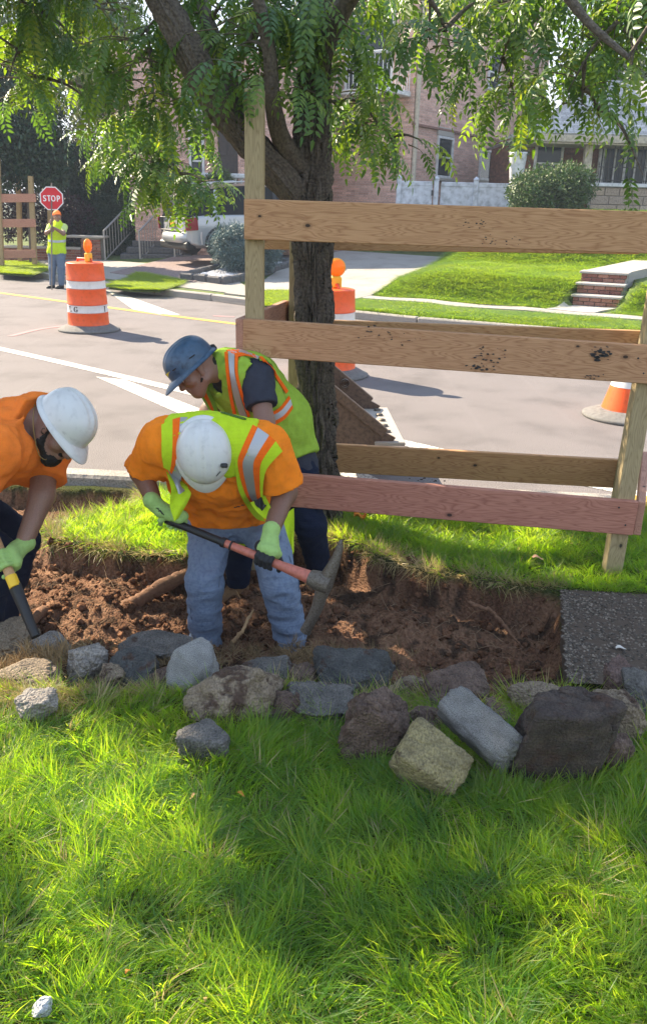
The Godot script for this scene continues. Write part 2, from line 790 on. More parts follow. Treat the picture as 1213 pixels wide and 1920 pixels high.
func make_materials() -> void:
	var spk := noise_tex(3, 0.16, 3, [[0.0, 0.62], [0.42, 0.86], [0.6, 0.95], [1.0, 1.0]])
	var blotch := noise_tex(4, 0.018, 5, [[0.0, 0.68], [0.5, 0.9], [1.0, 1.0]])
	var grit := noise_tex(5, 0.3, 2, [[0.0, 0.45], [0.45, 0.82], [0.58, 0.92], [0.72, 1.0], [1.0, 1.0]])
	T.spk = spk
	T.blotch = blotch
	T.grit = grit
	T.bump_fine = bump_tex(8, 0.14, 3, 6.0)
	T.bump_soft = bump_tex(9, 0.03, 4, 8.0)
	T.bump_rock = bump_tex(10, 0.05, 5, 10.0)
	var weave := Image.create(256, 256, false, Image.FORMAT_RGB8)
	for y in 256:
		for x in 256:
			var g := 0.5 + 0.25 * sin(x * TAU / 8.0) * cos(y * TAU / 16.0) + 0.25 * cos(y * TAU / 8.0)
			weave.set_pixel(x, y, Color(g, g, g))
	weave.bump_map_to_normal_map(2.0)
	T.weave = ImageTexture.create_from_image(weave)
	T.cloth = noise_tex(12, 0.02, 4, [[0.0, 0.9], [0.5, 0.97], [1.0, 1.0]])
	T.denim = noise_tex(13, 0.035, 5, [[0.0, Color(0.72, 0.75, 0.82)], [0.5, Color(0.88, 0.9, 0.93)], [1.0, Color(1, 1, 1)]])
	T.wood = wood_image(21, lin(0.56, 0.34, 0.17), lin(0.33, 0.165, 0.07), 5)
	T.wood2 = wood_image(27, lin(0.47, 0.25, 0.17), lin(0.27, 0.115, 0.075), 6)
	T.wood3 = wood_image(33, lin(0.42, 0.33, 0.18), lin(0.24, 0.18, 0.09), 3)
	T.brick = brick_image(41, 32, 8, [lin(0.58, 0.36, 0.28), lin(0.62, 0.4, 0.315), lin(0.52, 0.31, 0.24)], lin(0.5, 0.38, 0.33))
	T.shingle = brick_image(43, 24, 10, [lin(0.42, 0.4, 0.38), lin(0.37, 0.35, 0.335), lin(0.46, 0.44, 0.41)], lin(0.2, 0.19, 0.18))
	M.asphalt = mat(Color(0.228, 0.204, 0.203), 0.9, noise_tex(6, 0.22, 4, [[0.0, 0.42], [0.4, 0.8], [0.55, 0.95], [0.75, 1.0], [1.0, 1.0]]), 1.1, T.bump_fine, 0.5, true)
	var wide := noise_tex(28, 0.012, 6, [[0.0, 0.84], [0.35, 0.95], [0.5, 0.985], [0.7, 1.0], [1.0, 1.0]])
	M.concrete = mat(Color(0.42, 0.385, 0.345), 0.9, spk, 0.7, T.bump_soft, 0.3, true)
	for m in [M.asphalt, M.concrete]:
		m.detail_enabled = true
		m.detail_blend_mode = BaseMaterial3D.BLEND_MODE_MUL
		m.detail_albedo = wide
		m.detail_uv_layer = BaseMaterial3D.DETAIL_UV_2
		m.uv2_triplanar = true
		m.uv2_world_triplanar = true
		m.uv2_scale = Vector3.ONE * 0.16
	M.old_concrete = mat(Color(0.26, 0.235, 0.2), 0.95, grit, 0.8, T.bump_fine, 0.8, true)
	M.paint_white = mat(Color(0.62, 0.60, 0.56), 0.7, noise_tex(14, 0.06, 5, [[0.0, 0.42], [0.36, 0.7], [0.46, 0.95], [1.0, 1.0]]), 0.9, T.bump_fine, 0.3, true)
	M.paint_yellow = mat(Color(0.6, 0.37, 0.06), 0.7, noise_tex(14, 0.06, 5, [[0.0, 0.6], [0.35, 0.86], [0.5, 1.0], [1.0, 1.0]]), 0.9, T.bump_fine, 0.3, true)
	M.soil = mat(Color(1, 1, 1), 1.0, noise_tex(15, 0.045, 5, [[0.0, 0.45], [0.45, 0.8], [1.0, 1.0]]), 2.2, bump_tex(16, 0.06, 5, 16.0), 1.0, true)
	M.soil.metallic_specular = 0.2
	M.far_ground = mat(Color(1, 1, 1), 1.0, blotch, 0.4, T.bump_soft, 0.4, true)
	M.wood = mat(Color(1, 1, 1), 0.75)
	for e in [["wood", T.wood], ["wood_red", T.wood2], ["wood_grey", T.wood3]]:
		var m := mat(Color(1, 1, 1), 0.78, e[1], 1.0)
		m.uv1_scale = Vector3(0.5, 2.0, 2.0)
		m.uv1_triplanar_sharpness = 8.0
		M[e[0]] = m
	M.bark = mat(Color(0.20, 0.165, 0.13), 0.95, noise_tex(17, 0.05, 5, [[0.0, 0.45], [0.5, 0.8], [1.0, 1.0]]), 2.0, T.bump_rock, 0.8)
	M.rock = mat(Color(1, 1, 1), 0.9, noise_tex(18, 0.07, 5, [[0.0, 0.5], [0.45, 0.82], [0.6, 0.92], [1.0, 1.0]]), 3.0, T.bump_rock, 1.5)
	M.granite = mat(Color(1, 1, 1), 0.85, noise_tex(19, 0.24, 2, [[0.0, 0.2], [0.36, 0.42], [0.46, 0.85], [0.62, 1.0], [1.0, 1.0]]), 3.0, T.bump_fine, 0.7)
	M.brick_wall = mat(Color(1, 1, 1), 0.9, T.brick, 0.48, T.bump_fine, 0.3)
	M.brick_far = mat(Color(1, 1, 1), 0.9, T.brick, 0.48, T.bump_fine, 0.3)
	M.shingle = mat(Color(1, 1, 1), 0.95, T.shingle, 0.3, T.bump_fine, 0.4)
	M.white_trim = mat(Color(0.78, 0.78, 0.76), 0.5, blotch, 0.6)
	M.cream = mat(Color(0.6, 0.52, 0.4), 0.7, blotch, 0.8)
	M.stone_trim = mat(Color(0.5, 0.46, 0.4), 0.85, spk, 0.8, T.bump_soft, 0.3)
	M.iron = mat(Color(0.02, 0.02, 0.022), 0.45)
	M.rail = mat(Color(0.34, 0.32, 0.3), 0.4)
	M.rail.metallic = 0.5
	M.glass = mat(Color(0.02, 0.03, 0.035), 0.06)
	M.glass.metallic_specular = 0.35
	M.dark_door = mat(Color(0.04, 0.024, 0.02), 0.5, blotch, 1.0)
	M.skin = mat(Color(0.30, 0.165, 0.115), 0.5, noise_tex(20, 0.05, 4, [[0.0, 0.82], [1.0, 1.0]]), 5.0, T.bump_fine, 0.25)
	M.skin.subsurf_scatter_enabled = true
	M.skin.subsurf_scatter_strength = 0.08
	M.skin_dark = mat(Color(0.23, 0.115, 0.075), 0.5, noise_tex(20, 0.05, 4, [[0.0, 0.82], [1.0, 1.0]]), 5.0, T.bump_fine, 0.25)
	M.hair = mat(Color(0.014, 0.011, 0.009), 0.65, noise_tex(22, 0.2, 3, [[0.0, 0.4], [1.0, 1.0]]), 6.0, T.bump_fine, 1.0)
	var cl := func(c: Color, tex: Texture2D = T.cloth, rough := 0.95) -> StandardMaterial3D:
		var m := mat(c, rough, tex, 2.5, T.weave, 0.35)
		m.metallic_specular = 0.25
		return m
	M.tee_orange = cl.call(Color(0.95, 0.23, 0.035))
	M.tee_orange2 = cl.call(Color(0.98, 0.26, 0.018))
	M.tee_grey = cl.call(Color(0.045, 0.05, 0.068))
	M.jeans = cl.call(Color(0.235, 0.295, 0.385), T.denim)
	M.navy = cl.call(Color(0.012, 0.018, 0.04))
	M.grey_pants = cl.call(Color(0.17, 0.21, 0.26), T.denim)
	M.vest_lime = cl.call(Color(0.52, 0.72, 0.025))
	M.vest_green = cl.call(Color(0.33, 0.52, 0.06))
	M.tape_orange = cl.call(Color(0.95, 0.16, 0.012))
	M.tape_silver = mat(Color(0.62, 0.63, 0.65), 0.38, noise_tex(23, 0.3, 2, [[0.0, 0.7], [1.0, 1.0]]), 8.0, T.weave, 0.4)
	M.tape_silver.metallic = 0.35
	M.glove_lime = cl.call(Color(0.34, 0.52, 0.17))
	M.glove_black = mat(Color(0.014, 0.015, 0.018), 0.7, spk, 8.0, T.bump_fine, 0.6)
	M.helmet_white = mat(Color(0.65, 0.645, 0.62), 0.28, noise_tex(24, 0.012, 6, [[0.0, 0.82], [0.25, 0.94], [0.36, 0.99], [1.0, 1.0]]), 3.0)
	M.helmet_blue = mat(Color(0.045, 0.095, 0.165), 0.35, noise_tex(24, 0.02, 6, [[0.0, 0.6], [0.38, 0.9], [0.55, 1.0], [1.0, 1.0]]), 3.0)
	M.black = mat(Color(0.015, 0.015, 0.016), 0.55, spk, 5.0)
	M.boot = mat(Color(0.24, 0.135, 0.06), 0.8, blotch, 6.0, T.bump_fine, 0.5)
	M.amber_glasses = mat(Color(0.75, 0.6, 0.06), 0.12)
	M.fibre_red = mat(Color(0.56, 0.17, 0.115), 0.5, blotch, 5.0)
	M.steel_worn = mat(Color(0.2, 0.19, 0.17), 0.55, noise_tex(25, 0.05, 5, [[0.0, Color(0.42, 0.3, 0.22)], [0.45, Color(0.8, 0.75, 0.7)], [1.0, 1.0]]), 4.0, T.bump_soft, 0.5)
	M.steel_worn.metallic = 0.35
	M.tool_wood = mat(Color(1, 1, 1), 0.7, T.wood, 3.0)
	M.tool_yellow = mat(Color(0.8, 0.5, 0.02), 0.5)
	M.drum_orange = mat(Color(0.92, 0.12, 0.018), 0.42, noise_tex(26, 0.02, 5, [[0.0, 0.86], [0.4, 0.97], [1.0, 1.0]]), 1.2)
	M.drum_white = mat(Color(0.76, 0.75, 0.73), 0.4, noise_tex(26, 0.02, 5, [[0.0, 0.86], [0.4, 0.97], [1.0, 1.0]]), 1.2)
	M.rubber = mat(Color(0.2, 0.195, 0.185), 0.9, blotch, 2.0, T.bump_fine, 0.4)
	M.amber_lens = mat(Color(0.95, 0.36, 0.01), 0.2)
	M.amber_lens.backlight_enabled = true
	M.amber_lens.backlight = Color(0.8, 0.35, 0.02)
	M.sign_red = mat(Color(0.62, 0.012, 0.025), 0.45)
	M.sign_white = mat(Color(0.8, 0.8, 0.8), 0.45)
	M.old_concrete_light = mat(Color(0.36, 0.335, 0.30), 0.92, T.spk, 0.5, T.bump_soft, 0.3, true)
	M.paver = mat(Color(0.27, 0.2, 0.185), 0.9, T.blotch, 1.4, T.bump_fine, 0.4, true)
	M.step_stone = mat(Color(0.46, 0.43, 0.4), 0.85, T.spk, 0.6, T.bump_soft, 0.2, true)
	M.dark_stone = mat(Color(0.13, 0.125, 0.125), 0.85, T.blotch, 1.5, T.bump_soft, 0.4)
	M.white_gravel = mat(Color(0.5, 0.5, 0.5), 0.95, T.grit, 1.5, T.bump_fine, 1.0, true)
	M.gravel = mat(Color(1, 1, 1), 0.9)
	M.vinyl = mat(Color(0.62, 0.65, 0.72), 0.5, T.blotch, 0.5)
	M.car_silver = mat(Color(0.40, 0.41, 0.42), 0.28)
	M.car_silver.metallic = 0.35
	M.car_silver.clearcoat_enabled = true
	M.car_dark = mat(Color(0.05, 0.045, 0.045), 0.3)
	M.tail_red = mat(Color(0.22, 0.012, 0.02), 0.15)
	M.plate_orange = mat(Color(0.75, 0.4, 0.03), 0.5)
	M.aggregate = mat(Color(0.135, 0.095, 0.066), 0.95, T.grit, 4.0, T.bump_fine, 1.2, true)
	M.bucket_brown = mat(Color(0.17, 0.115, 0.085), 0.8, T.blotch, 3.0, T.bump_soft, 0.4)
	M.edge_steel = mat(Color(0.5, 0.45, 0.4), 0.6, T.spk, 3.0, T.bump_fine, 0.3)
	M.car_glass = mat(Color(0.012, 0.013, 0.015), 0.3)
	M.car_glass.metallic_specular = 0.2
	M.ink = mat(Color(0.035, 0.032, 0.03), 0.8)


func leaf_mat(c: Color, back: Color, rough := 0.55, vary := true) -> StandardMaterial3D:
	var m := mat(c, rough)
	m.vertex_color_use_as_albedo = vary
	m.backlight_enabled = true
	m.backlight = back.linear_to_srgb()
	m.cull_mode = BaseMaterial3D.CULL_DISABLED
	return m


# ---- the ground by the camera: lawn, planting strip and the dug-out sidewalk
var hole := PackedVector2Array()
var n_edge: FastNoiseLite
var n_clod: FastNoiseLite
var n_mound: FastNoiseLite
var n_lump: FastNoiseLite


func hole_d(x: float, z: float) -> float:
	var q := Vector2(x, z)
	var d := 1e9
	var m := hole.size()
	for k in m:
		var a := hole[k]
		var e := hole[(k + 1) % m] - a
		var w := q - a
		d = minf(d, (w - e * clampf(w.dot(e) / e.length_squared(), 0.0, 1.0)).length_squared())
	d = sqrt(d)
	return -d if Geometry2D.is_point_in_polygon(q, hole) else d


func lawn_h(x: float, z: float) -> float:
	return 0.15 * smoothstep(-2.84, -2.66, z) + 0.022 * n_mound.get_noise_2d(x * 0.8, z * 0.8) - 0.05 * smoothstep(-5.0, -5.5, z - 0.072 * x)


func ground_h(x: float, z: float) -> float:
	var base := lawn_h(x, z)
	if z > -2.6 or z < -5.6 or x > 1.5 or x < -3.7:
		return base
	var d := hole_d(x, z) + 0.045 * n_edge.get_noise_2d(x, z)
	if d > 0.05:
		return base
	var cl := n_clod.get_noise_2d(x, z)
	var lm := n_lump.get_noise_2d(x, z)
	var floor_h := -0.20 + 0.05 * n_mound.get_noise_2d(x + 9.0, z) + 0.022 * cl * absf(cl) * 2.0 + 0.034 * lm
	# loose heaps at the left, and a trodden ramp between the stones and the pit
	floor_h += 0.10 * exp(-pow((x + 1.15) / 0.55, 2) - pow((z + 4.0) / 0.5, 2)) + 0.06 * smoothstep(-0.9, -2.0, x)
	floor_h += 0.10 * smoothstep(-3.45, -3.1, z) * (0.6 + 0.8 * lm)
	floor_h += 0.07 * exp(-pow((x + 0.2) / 0.22, 2) - pow((z + 3.62) / 0.2, 2))
	floor_h += 0.05 * exp(-pow((x - 0.45) / 0.35, 2) - pow((z + 3.9) / 0.16, 2))
	return lerpf(floor_h, base, smoothstep(-0.055, 0.025, d))


func steps_of(ranges: Array) -> PackedFloat32Array:
	var o := PackedFloat32Array()
	for r in ranges:
		var k := 0.0
		while r[0] + k < r[1] - r[2] * 0.3:
			o.append(r[0] + k)
			k += r[2]
	o.append(ranges[-1][1])
	return o


func build_ground() -> void:
	for q in [[-3.3, -2.80], [-1.0, -2.84], [0.2, -2.82], [0.97, -2.84], [1.2, -3.93], [0.95, -4.0], [0.55, -4.16], [0.3, -4.36], [0.02, -4.62], [-0.4, -4.55], [-0.6, -4.34], [-0.78, -4.22], [-1.15, -4.3], [-1.5, -4.42], [-1.66, -4.66], [-1.5, -4.85], [-1.2, -5.12], [-1.25, -5.4], [-3.3, -5.55]]:
		hole.append(Vector2(q[0], q[1]))
	n_edge = noise(31, 5.0, 4)
	n_clod = noise(32, 26.0, 3)
	n_mound = noise(33, 1.1, 2)
	n_lump = noise(34, 7.0, 3)
	var xs := steps_of([[-14.0, -3.6, 0.4], [-3.6, -2.6, 0.05], [-2.6, 1.4, 0.0135], [1.4, 3.0, 0.06], [3.0, 14.0, 0.4]])
	var zs := steps_of([[-5.42, -4.85, 0.02], [-4.85, -2.75, 0.0135], [-2.75, 0.0, 0.05], [0.0, 8.0, 0.4]])
	var g := Geo.new()
	var n_col := noise(35, 3.0, 4)
	var n_col2 := noise(36, 22.0, 3)
	var w := xs.size()
	for z in zs:
		for x in xs:
			var zz := z
			# the back rows follow the kerb
			if z < -4.85:
				zz = z + 0.072 * x * clampf((-4.85 - z) / 0.57, 0.0, 1.0)
			var h := ground_h(x, zz)
			var base := lawn_h(x, zz)
			var k := smoothstep(0.012, 0.05, base - h)
			var cn := n_col.get_noise_2d(x, zz)
			var c2 := n_col2.get_noise_2d(x, zz)
			var grass := Color(0.075, 0.095, 0.028).lerp(Color(0.13, 0.115, 0.05), clampf(cn + 0.3, 0.0, 1.0))
			var soil := Color(0.36, 0.205, 0.125).lerp(Color(0.2, 0.105, 0.064), clampf(0.5 + cn * 0.9 + c2 * 0.5, 0.0, 1.0))
			soil = soil.lerp(Color(0.40, 0.25, 0.16), clampf(c2 * 1.6 - 0.35, 0.0, 0.6))
			# patches of dark humus among the clay
			soil = soil.lerp(Color(0.065, 0.045, 0.032), clampf((n_col.get_noise_2d(x * 1.7 + 60.0, zz * 1.7) - 0.12) * 6.0 + c2, 0.0, 0.8))
			g.col = grass.lerp(soil, k)
			g.p(Vector3(x, h, zz), Vector3.ZERO)
	for y in zs.size() - 1:
		for x in w - 1:
			var a := y * w + x
			for tr in [[a, a + 1, a + w + 1], [a, a + w + 1, a + w]]:
				var nn := (g.v[tr[2]] - g.v[tr[0]]).cross(g.v[tr[1]] - g.v[tr[0]])
				if nn.y < 0.0:
					nn = -nn
				for e in 3:
					g.n[tr[e]] += nn
	for k in g.n.size():
		g.n[k] = g.n[k].normalized()
	for y in zs.size() - 1:
		for x in w - 1:
			var a := y * w + x
			g.t(a, a + 1, a + w + 1)
			g.t(a, a + w + 1, a + w)
	struct("ground", g, M.soil)
	# loose clods of earth
	var r := RandomNumberGenerator.new()
	r.seed = 51
	var cg := Geo.new()
	var cnz := noise(52, 2.2, 2)
	cg.surf(8, 6, func(a: float, b: float) -> Vector3:
		var d := Vector3(sin(b * PI) * cos(a * TAU), cos(b * PI), sin(b * PI) * sin(a * TAU))
		return d * (1.0 + 0.75 * cnz.get_noise_3dv(d * 1.1)), Vector3.ZERO, true)
	var xf := []
	var cc := PackedColorArray()
	while xf.size() < 4200:
		var x := r.randf_range(-2.4, 1.15)
		var z := r.randf_range(-5.0, -2.95)
		var d := hole_d(x, z)
		if d > 0.02 and (d > 0.2 or r.randf() > 0.12) or r.randf() > 0.35 + 0.9 * n_lump.get_noise_2d(x * 0.6, z * 0.6) + (0.35 if x < 0.1 else 0.0):
			continue
		var s := 0.004 + 0.016 * pow(r.randf(), 3.0)
		if r.randf() < 0.02:
			s = r.randf_range(0.02, 0.034)
		xf.append(Transform3D(Basis.from_euler(Vector3(r.randf() * 6.0, r.randf() * 6.0, r.randf() * 6.0)).scaled(Vector3(s, s * r.randf_range(0.6, 1.0), s)), Vector3(x, ground_h(x, z) + s * 0.3, z)))
		var tone := r.randf_range(0.5, 1.35)
		cc.append(Color(0.26 * tone, 0.132 * tone, 0.075 * tone))
	scatter("soil_clods", cg.mesh(), M.soil, xf, cc)
	tag(get_child(get_child_count() - 1), "loose brown clods of earth scattered over the dug pit", "soil")


func drape(corners: Array, nu: int, nv: int, off: float, thick: float, h: Callable) -> Geo:
	var g := Geo.new()
	var a: Vector2 = corners[0]
	var b: Vector2 = corners[1]
	var c: Vector2 = corners[2]
	var d: Vector2 = corners[3]
	var f := func(s: float, t: float) -> Vector3:
		var q := a.lerp(b, s).lerp(d.lerp(c, s), t)
		return Vector3(q.x, h.call(q.x, q.y) + off, q.y)
	g.surf(nu, nv, f, Vector3(0, -100, 0))
	if thick > 0.0:
		for e in 4:
			for k in 12:
				var s0 := k / 12.0
				var s1 := (k + 1) / 12.0
				var p0: Vector3 = f.call(s0, 0.0) if e == 0 else f.call(s0, 1.0) if e == 1 else f.call(0.0, s0) if e == 2 else f.call(1.0, s0)
				var p1: Vector3 = f.call(s1, 0.0) if e == 0 else f.call(s1, 1.0) if e == 1 else f.call(0.0, s1) if e == 2 else f.call(1.0, s1)
				var m: Vector3 = f.call(0.5, 0.5)
				g.quad(p0, p1, p1 - Vector3.UP * thick, p0 - Vector3.UP * thick, (p0 - m))
	return g


var far_kerb := PackedVector2Array([Vector2(-40, -42), Vector2(-20, -30), Vector2(-8.5, -22.7), Vector2(-6.9, -21.4), Vector2(-4.9, -19.4), Vector2(-3.6, -18.35), Vector2(-2.3, -17.45), Vector2(-0.6, -15.95), Vector2(1.5, -14.6), Vector2(4.5, -13.3), Vector2(12, -10.6), Vector2(40, -3)])


func build_road() -> void:
	var g := Geo.new()
	g.quad(Vector3(-300, -0.6, -300), Vector3(300, -0.6, -300), Vector3(300, -0.6, 300), Vector3(-300, -0.6, 300), Vector3.UP)
	g.c.fill(Color(0.06, 0.075, 0.03))
	struct("far_terrain", g, M.far_ground)
	var pts := PackedVector3Array()
	for q in far_kerb:
		pts.append(Vector3(q.x, ROAD, q.y))
	pts.append(Vector3(60, ROAD, -1.2))
	pts.append(Vector3(-60, ROAD, -9.86))
	var rd := Geo.new()
	rd.slab(pts, Vector3.UP, 0.05)
	struct("road", rd, M.asphalt)
	# near kerb: concrete, painted yellow at the right
	var nk := func(x: float, back: float) -> Vector3:
		return Vector3(x, -0.045, -5.52 + 0.072 * x - back)
	var kerb := Geo.new()
	for k in 14:
		var x0 := -26.0 + k * 2.0
		if k == 13:
			kerb.bar(nk.call(x0, 0.02), nk.call(x0 + 2.03, 0.02), 0.17, 0.15, Vector3.UP, 0.02)
		else:
			kerb.bar(nk.call(x0, 0.02), nk.call(x0 + 1.994, 0.02), 0.17, 0.15, Vector3.UP, 0.02)
	# a gutter apron of concrete along it at the left
	struct("kerb", kerb, M.concrete)
	var gut := Geo.new()
	gut.slab(PackedVector3Array([Vector3(-12, ROAD + 0.006, -6.46), Vector3(-0.55, ROAD + 0.006, -5.65), Vector3(-0.9, ROAD + 0.006, -5.86), Vector3(-2.2, ROAD + 0.006, -6.0), Vector3(-12, ROAD + 0.006, -6.78)]), Vector3.UP, 0.02)
	struct("gutter", gut, M.concrete)
	var yk := Geo.new()
	for k in 5:
		yk.bar(nk.call(2.04 + k * 2.0, 0.02), nk.call(4.036 + k * 2.0, 0.02), 0.17, 0.15, Vector3.UP, 0.02)
	struct("painted_kerb", yk, M.paint_yellow)
	# markings
	var line := func(name_: String, pts2: Array, w: float, m: Material) -> void:
		var l := Geo.new()
		var c := curve(pts2, 10)
		for k in c.size() - 1:
			pass
		var ribbon := func(s: float, t: float) -> Vector3:
			var x := t * (c.size() - 1)
			var k := mini(int(x), c.size() - 2)
			var p := c[k].lerp(c[k + 1], x - k)
			var d := (c[k + 1] - c[k]).cross(Vector3.UP).normalized()
			return p + d * (s - 0.5) * w
		l.surf(1, c.size() - 1, ribbon, Vector3(0, -100, 0))
		struct(name_, l, m)
	var y := ROAD + 0.004
	line.call("white_lane_line", [Vector3(-9.5, y, -15.2), Vector3(-4.26, y, -11.15), Vector3(-1.46, y, -8.82), ground_at(770, 833, y), ground_at(1140, 914, y), ground_at(1700, 1020, y)], 0.16, M.paint_white)
	line.call("yellow_centre_line", [Vector3(-14, y, -23.2), Vector3(-6.7, y, -17.85), Vector3(-1.53, y, -14.15), Vector3(2.1, y, -12.1), Vector3(6, y, -10.4), Vector3(16, y, -7.0)], 0.16, M.paint_yellow)
	var wedge := Geo.new()
	wedge.slab(PackedVector3Array([ground_at(180, 706, y), ground_at(236, 712, y), ground_at(700, 893, y), ground_at(724, 906, y), ground_at(680, 906, y), ground_at(352, 782, y)]), Vector3.UP, 0.002)
	struct("white_hatch_stripe", wedge, M.paint_white)
	var taper := Geo.new()
	taper.slab(PackedVector3Array([ground_at(200, 544, y), ground_at(232, 552, y), ground_at(338, 590, y), ground_at(300, 590, y), ground_at(250, 580, y)]), Vector3.UP, 0.002)
	struct("white_taper_marking", taper, M.paint_white)
	# faded pink utility marks sprayed on the asphalt
	var pink := mat(Color(0.5, 0.27, 0.27), 0.9, T.grit, 0.8, null, 1.0, true)
	for e in [[[20, 630], [70, 618], [110, 612], [180, 604]], [[400, 592], [440, 594]]]:
		var pp := []
		for q in e:
			pp.append(ground_at(q[0], q[1], y))
		line.call("pink_utility_mark", pp, 0.10, pink)


func far_h(x: float, z: float) -> float:
	var t := (x - 3.8) * 0.47 - (z + 15.9) * 0.88
	var bank := 0.05 + 0.42 * smoothstep(0.62, 2.2, t) + 0.12 * clampf((t - 2.0) / 3.0, 0.0, 1.0) + 1.25 * smoothstep(4.4, 8.0, t)
	var side := 0.05 + 0.062 * maxf(0.0, t - 0.6)
	var b := smoothstep(-1.2, 0.6, x - 1.15 + (z + 17.4) * 0.43)
	var dl := (x + 2.4) * 0.632 - (z + 17.6) * 0.775
	var l := 0.05 + 0.06 * clampf(dl - 0.4, 0.0, 4.5)
	# the front steps are cut into the bank
	var sx := (x - 4.76) * 0.91 + (z + 17.2) * 0.41
	var sz := (x - 4.76) * 0.41 - (z + 17.2) * 0.91
	if sx > -0.06 and sx < 1.0 and sz > -1.5 and sz < 1.15:
		bank = 0.05
	return lerpf(lerpf(l, side, smoothstep(-3.0, -1.5, x)), bank, b) + 0.03 * n_mound.get_noise_2d(x * 0.6, z * 0.6) * b


func wood_like(key: String, shift: Vector3, tint := Color(1, 1, 1)) -> StandardMaterial3D:
	var m: StandardMaterial3D = M[key].duplicate()
	m.uv1_offset = shift
	m.albedo_color = tint.linear_to_srgb()
	return m


func build_fence() -> void:
	var o := thing("tree_guard", "tall box of raw lumber posts and boards around the street tree trunk", "tree guard", Vector3(0.6, 0, -4.7))
	var post_m := func(k: float) -> StandardMaterial3D: return wood_like("wood_grey", Vector3(k, k * 0.37, k * 0.61))
	board("post", Vector3(-0.375, -0.1, -4.385), wall_at(478, 168, 4.385), 0.09, 0.09, post_m.call(0.1), o, Vector3.BACK)
	board("post", Vector3(1.545, -0.1, -4.20), Vector3(1.575, 2.15, -4.19), 0.09, 0.075, post_m.call(0.55), o, Vector3.BACK)
	board("post", Vector3(-0.19, -0.12, -5.17), Vector3(-0.19, 1.95, -5.17), 0.09, 0.09, post_m.call(1.2), o, Vector3.BACK)
	board("post", wall_at(1141, 975, 5.06) + Vector3(0.045, -0.1, 0), Vector3(1.905, 1.95, -5.06), 0.09, 0.09, post_m.call(1.7), o, Vector3.BACK)
	var b := func(p: Vector3, q: Vector3, m: Material, label := "") -> void:
		board("board", p, q, 0.038, 0.184, m, o, Vector3.UP, label)
	b.call(wall_at(459, 411, 4.318), wall_at(1236, 437, 4.13), wood_like("wood", Vector3(0.1, 0.2, 0.3), Color(0.97, 0.92, 0.91)), "tan top board with dark knots and smudged grade stamps")
	b.call(wall_at(456, 632, 4.318), wall_at(1240, 685, 4.13), wood_like("wood", Vector3(0.35, 0.1, 0.0), Color(0.92, 0.85, 0.88)), "pinkish brown middle board with black stains")
	b.call(wall_at(462, 911, 4.318), wall_at(1190, 971, 4.14), wood_like("wood_red", Vector3(0.8, 0.55, 0.5), Color(1.0, 0.86, 0.86)), "reddish lowest board")
	b.call(wall_at(482, 436, 5.236), wall_at(1200, 445, 5.12), wood_like("wood", Vector3(0.5, 0.6, 0.1)))
	b.call(wall_at(482, 624, 5.236), wall_at(1200, 649, 5.12), wood_like("wood", Vector3(0.2, 0.4, 0.8)))
	b.call(wall_at(520, 852, 5.236), wall_at(1180, 889, 5.12), wood_like("wood", Vector3(0.7, 0.15, 0.45), Color(0.85, 0.8, 0.72)))
	# side boards, nailed to the outer faces of the posts
	var side_timber := wood_like("wood_red", Vector3(0.9, 0.3, 0.2))
	var fl := wall_at(450, 632, 4.318)
	b.call(Vector3(-0.443, fl.y, -4.30), Vector3(-0.255, fl.y, -5.21), side_timber)
	var lr := wall_at(1190, 971, 4.14)
	b.call(Vector3(1.622, lr.y, -4.13), Vector3(1.978, lr.y, -5.1), side_timber)
	b.call(Vector3(1.655, 1.235, -4.16), Vector3(1.978, 1.235, -5.1), side_timber)
	b.call(Vector3(1.655, 1.76, -4.16), Vector3(1.978, 1.76, -5.1), side_timber)
	# nail heads and lumber stamps
	var nails := Geo.new()
	for q in [[468, 392, 4.298], [482, 430, 4.298], [466, 622, 4.298], [484, 640, 4.298], [1196, 672, 4.118], [1206, 700, 4.118], [1160, 952, 4.118], [1172, 985, 4.118]]:
		var p := wall_at(q[0], q[1], q[2])
		nails.lathe(PackedVector2Array([Vector2(0, 0.002), Vector2(0.004, 0.001), Vector2(0.005, -0.003)]), 8, Transform3D(Basis(Vector3.RIGHT, PI / 2), p))
	part("nail_heads", nails, M.iron, o).set_meta("kind", "stuff")
	stamps(o)


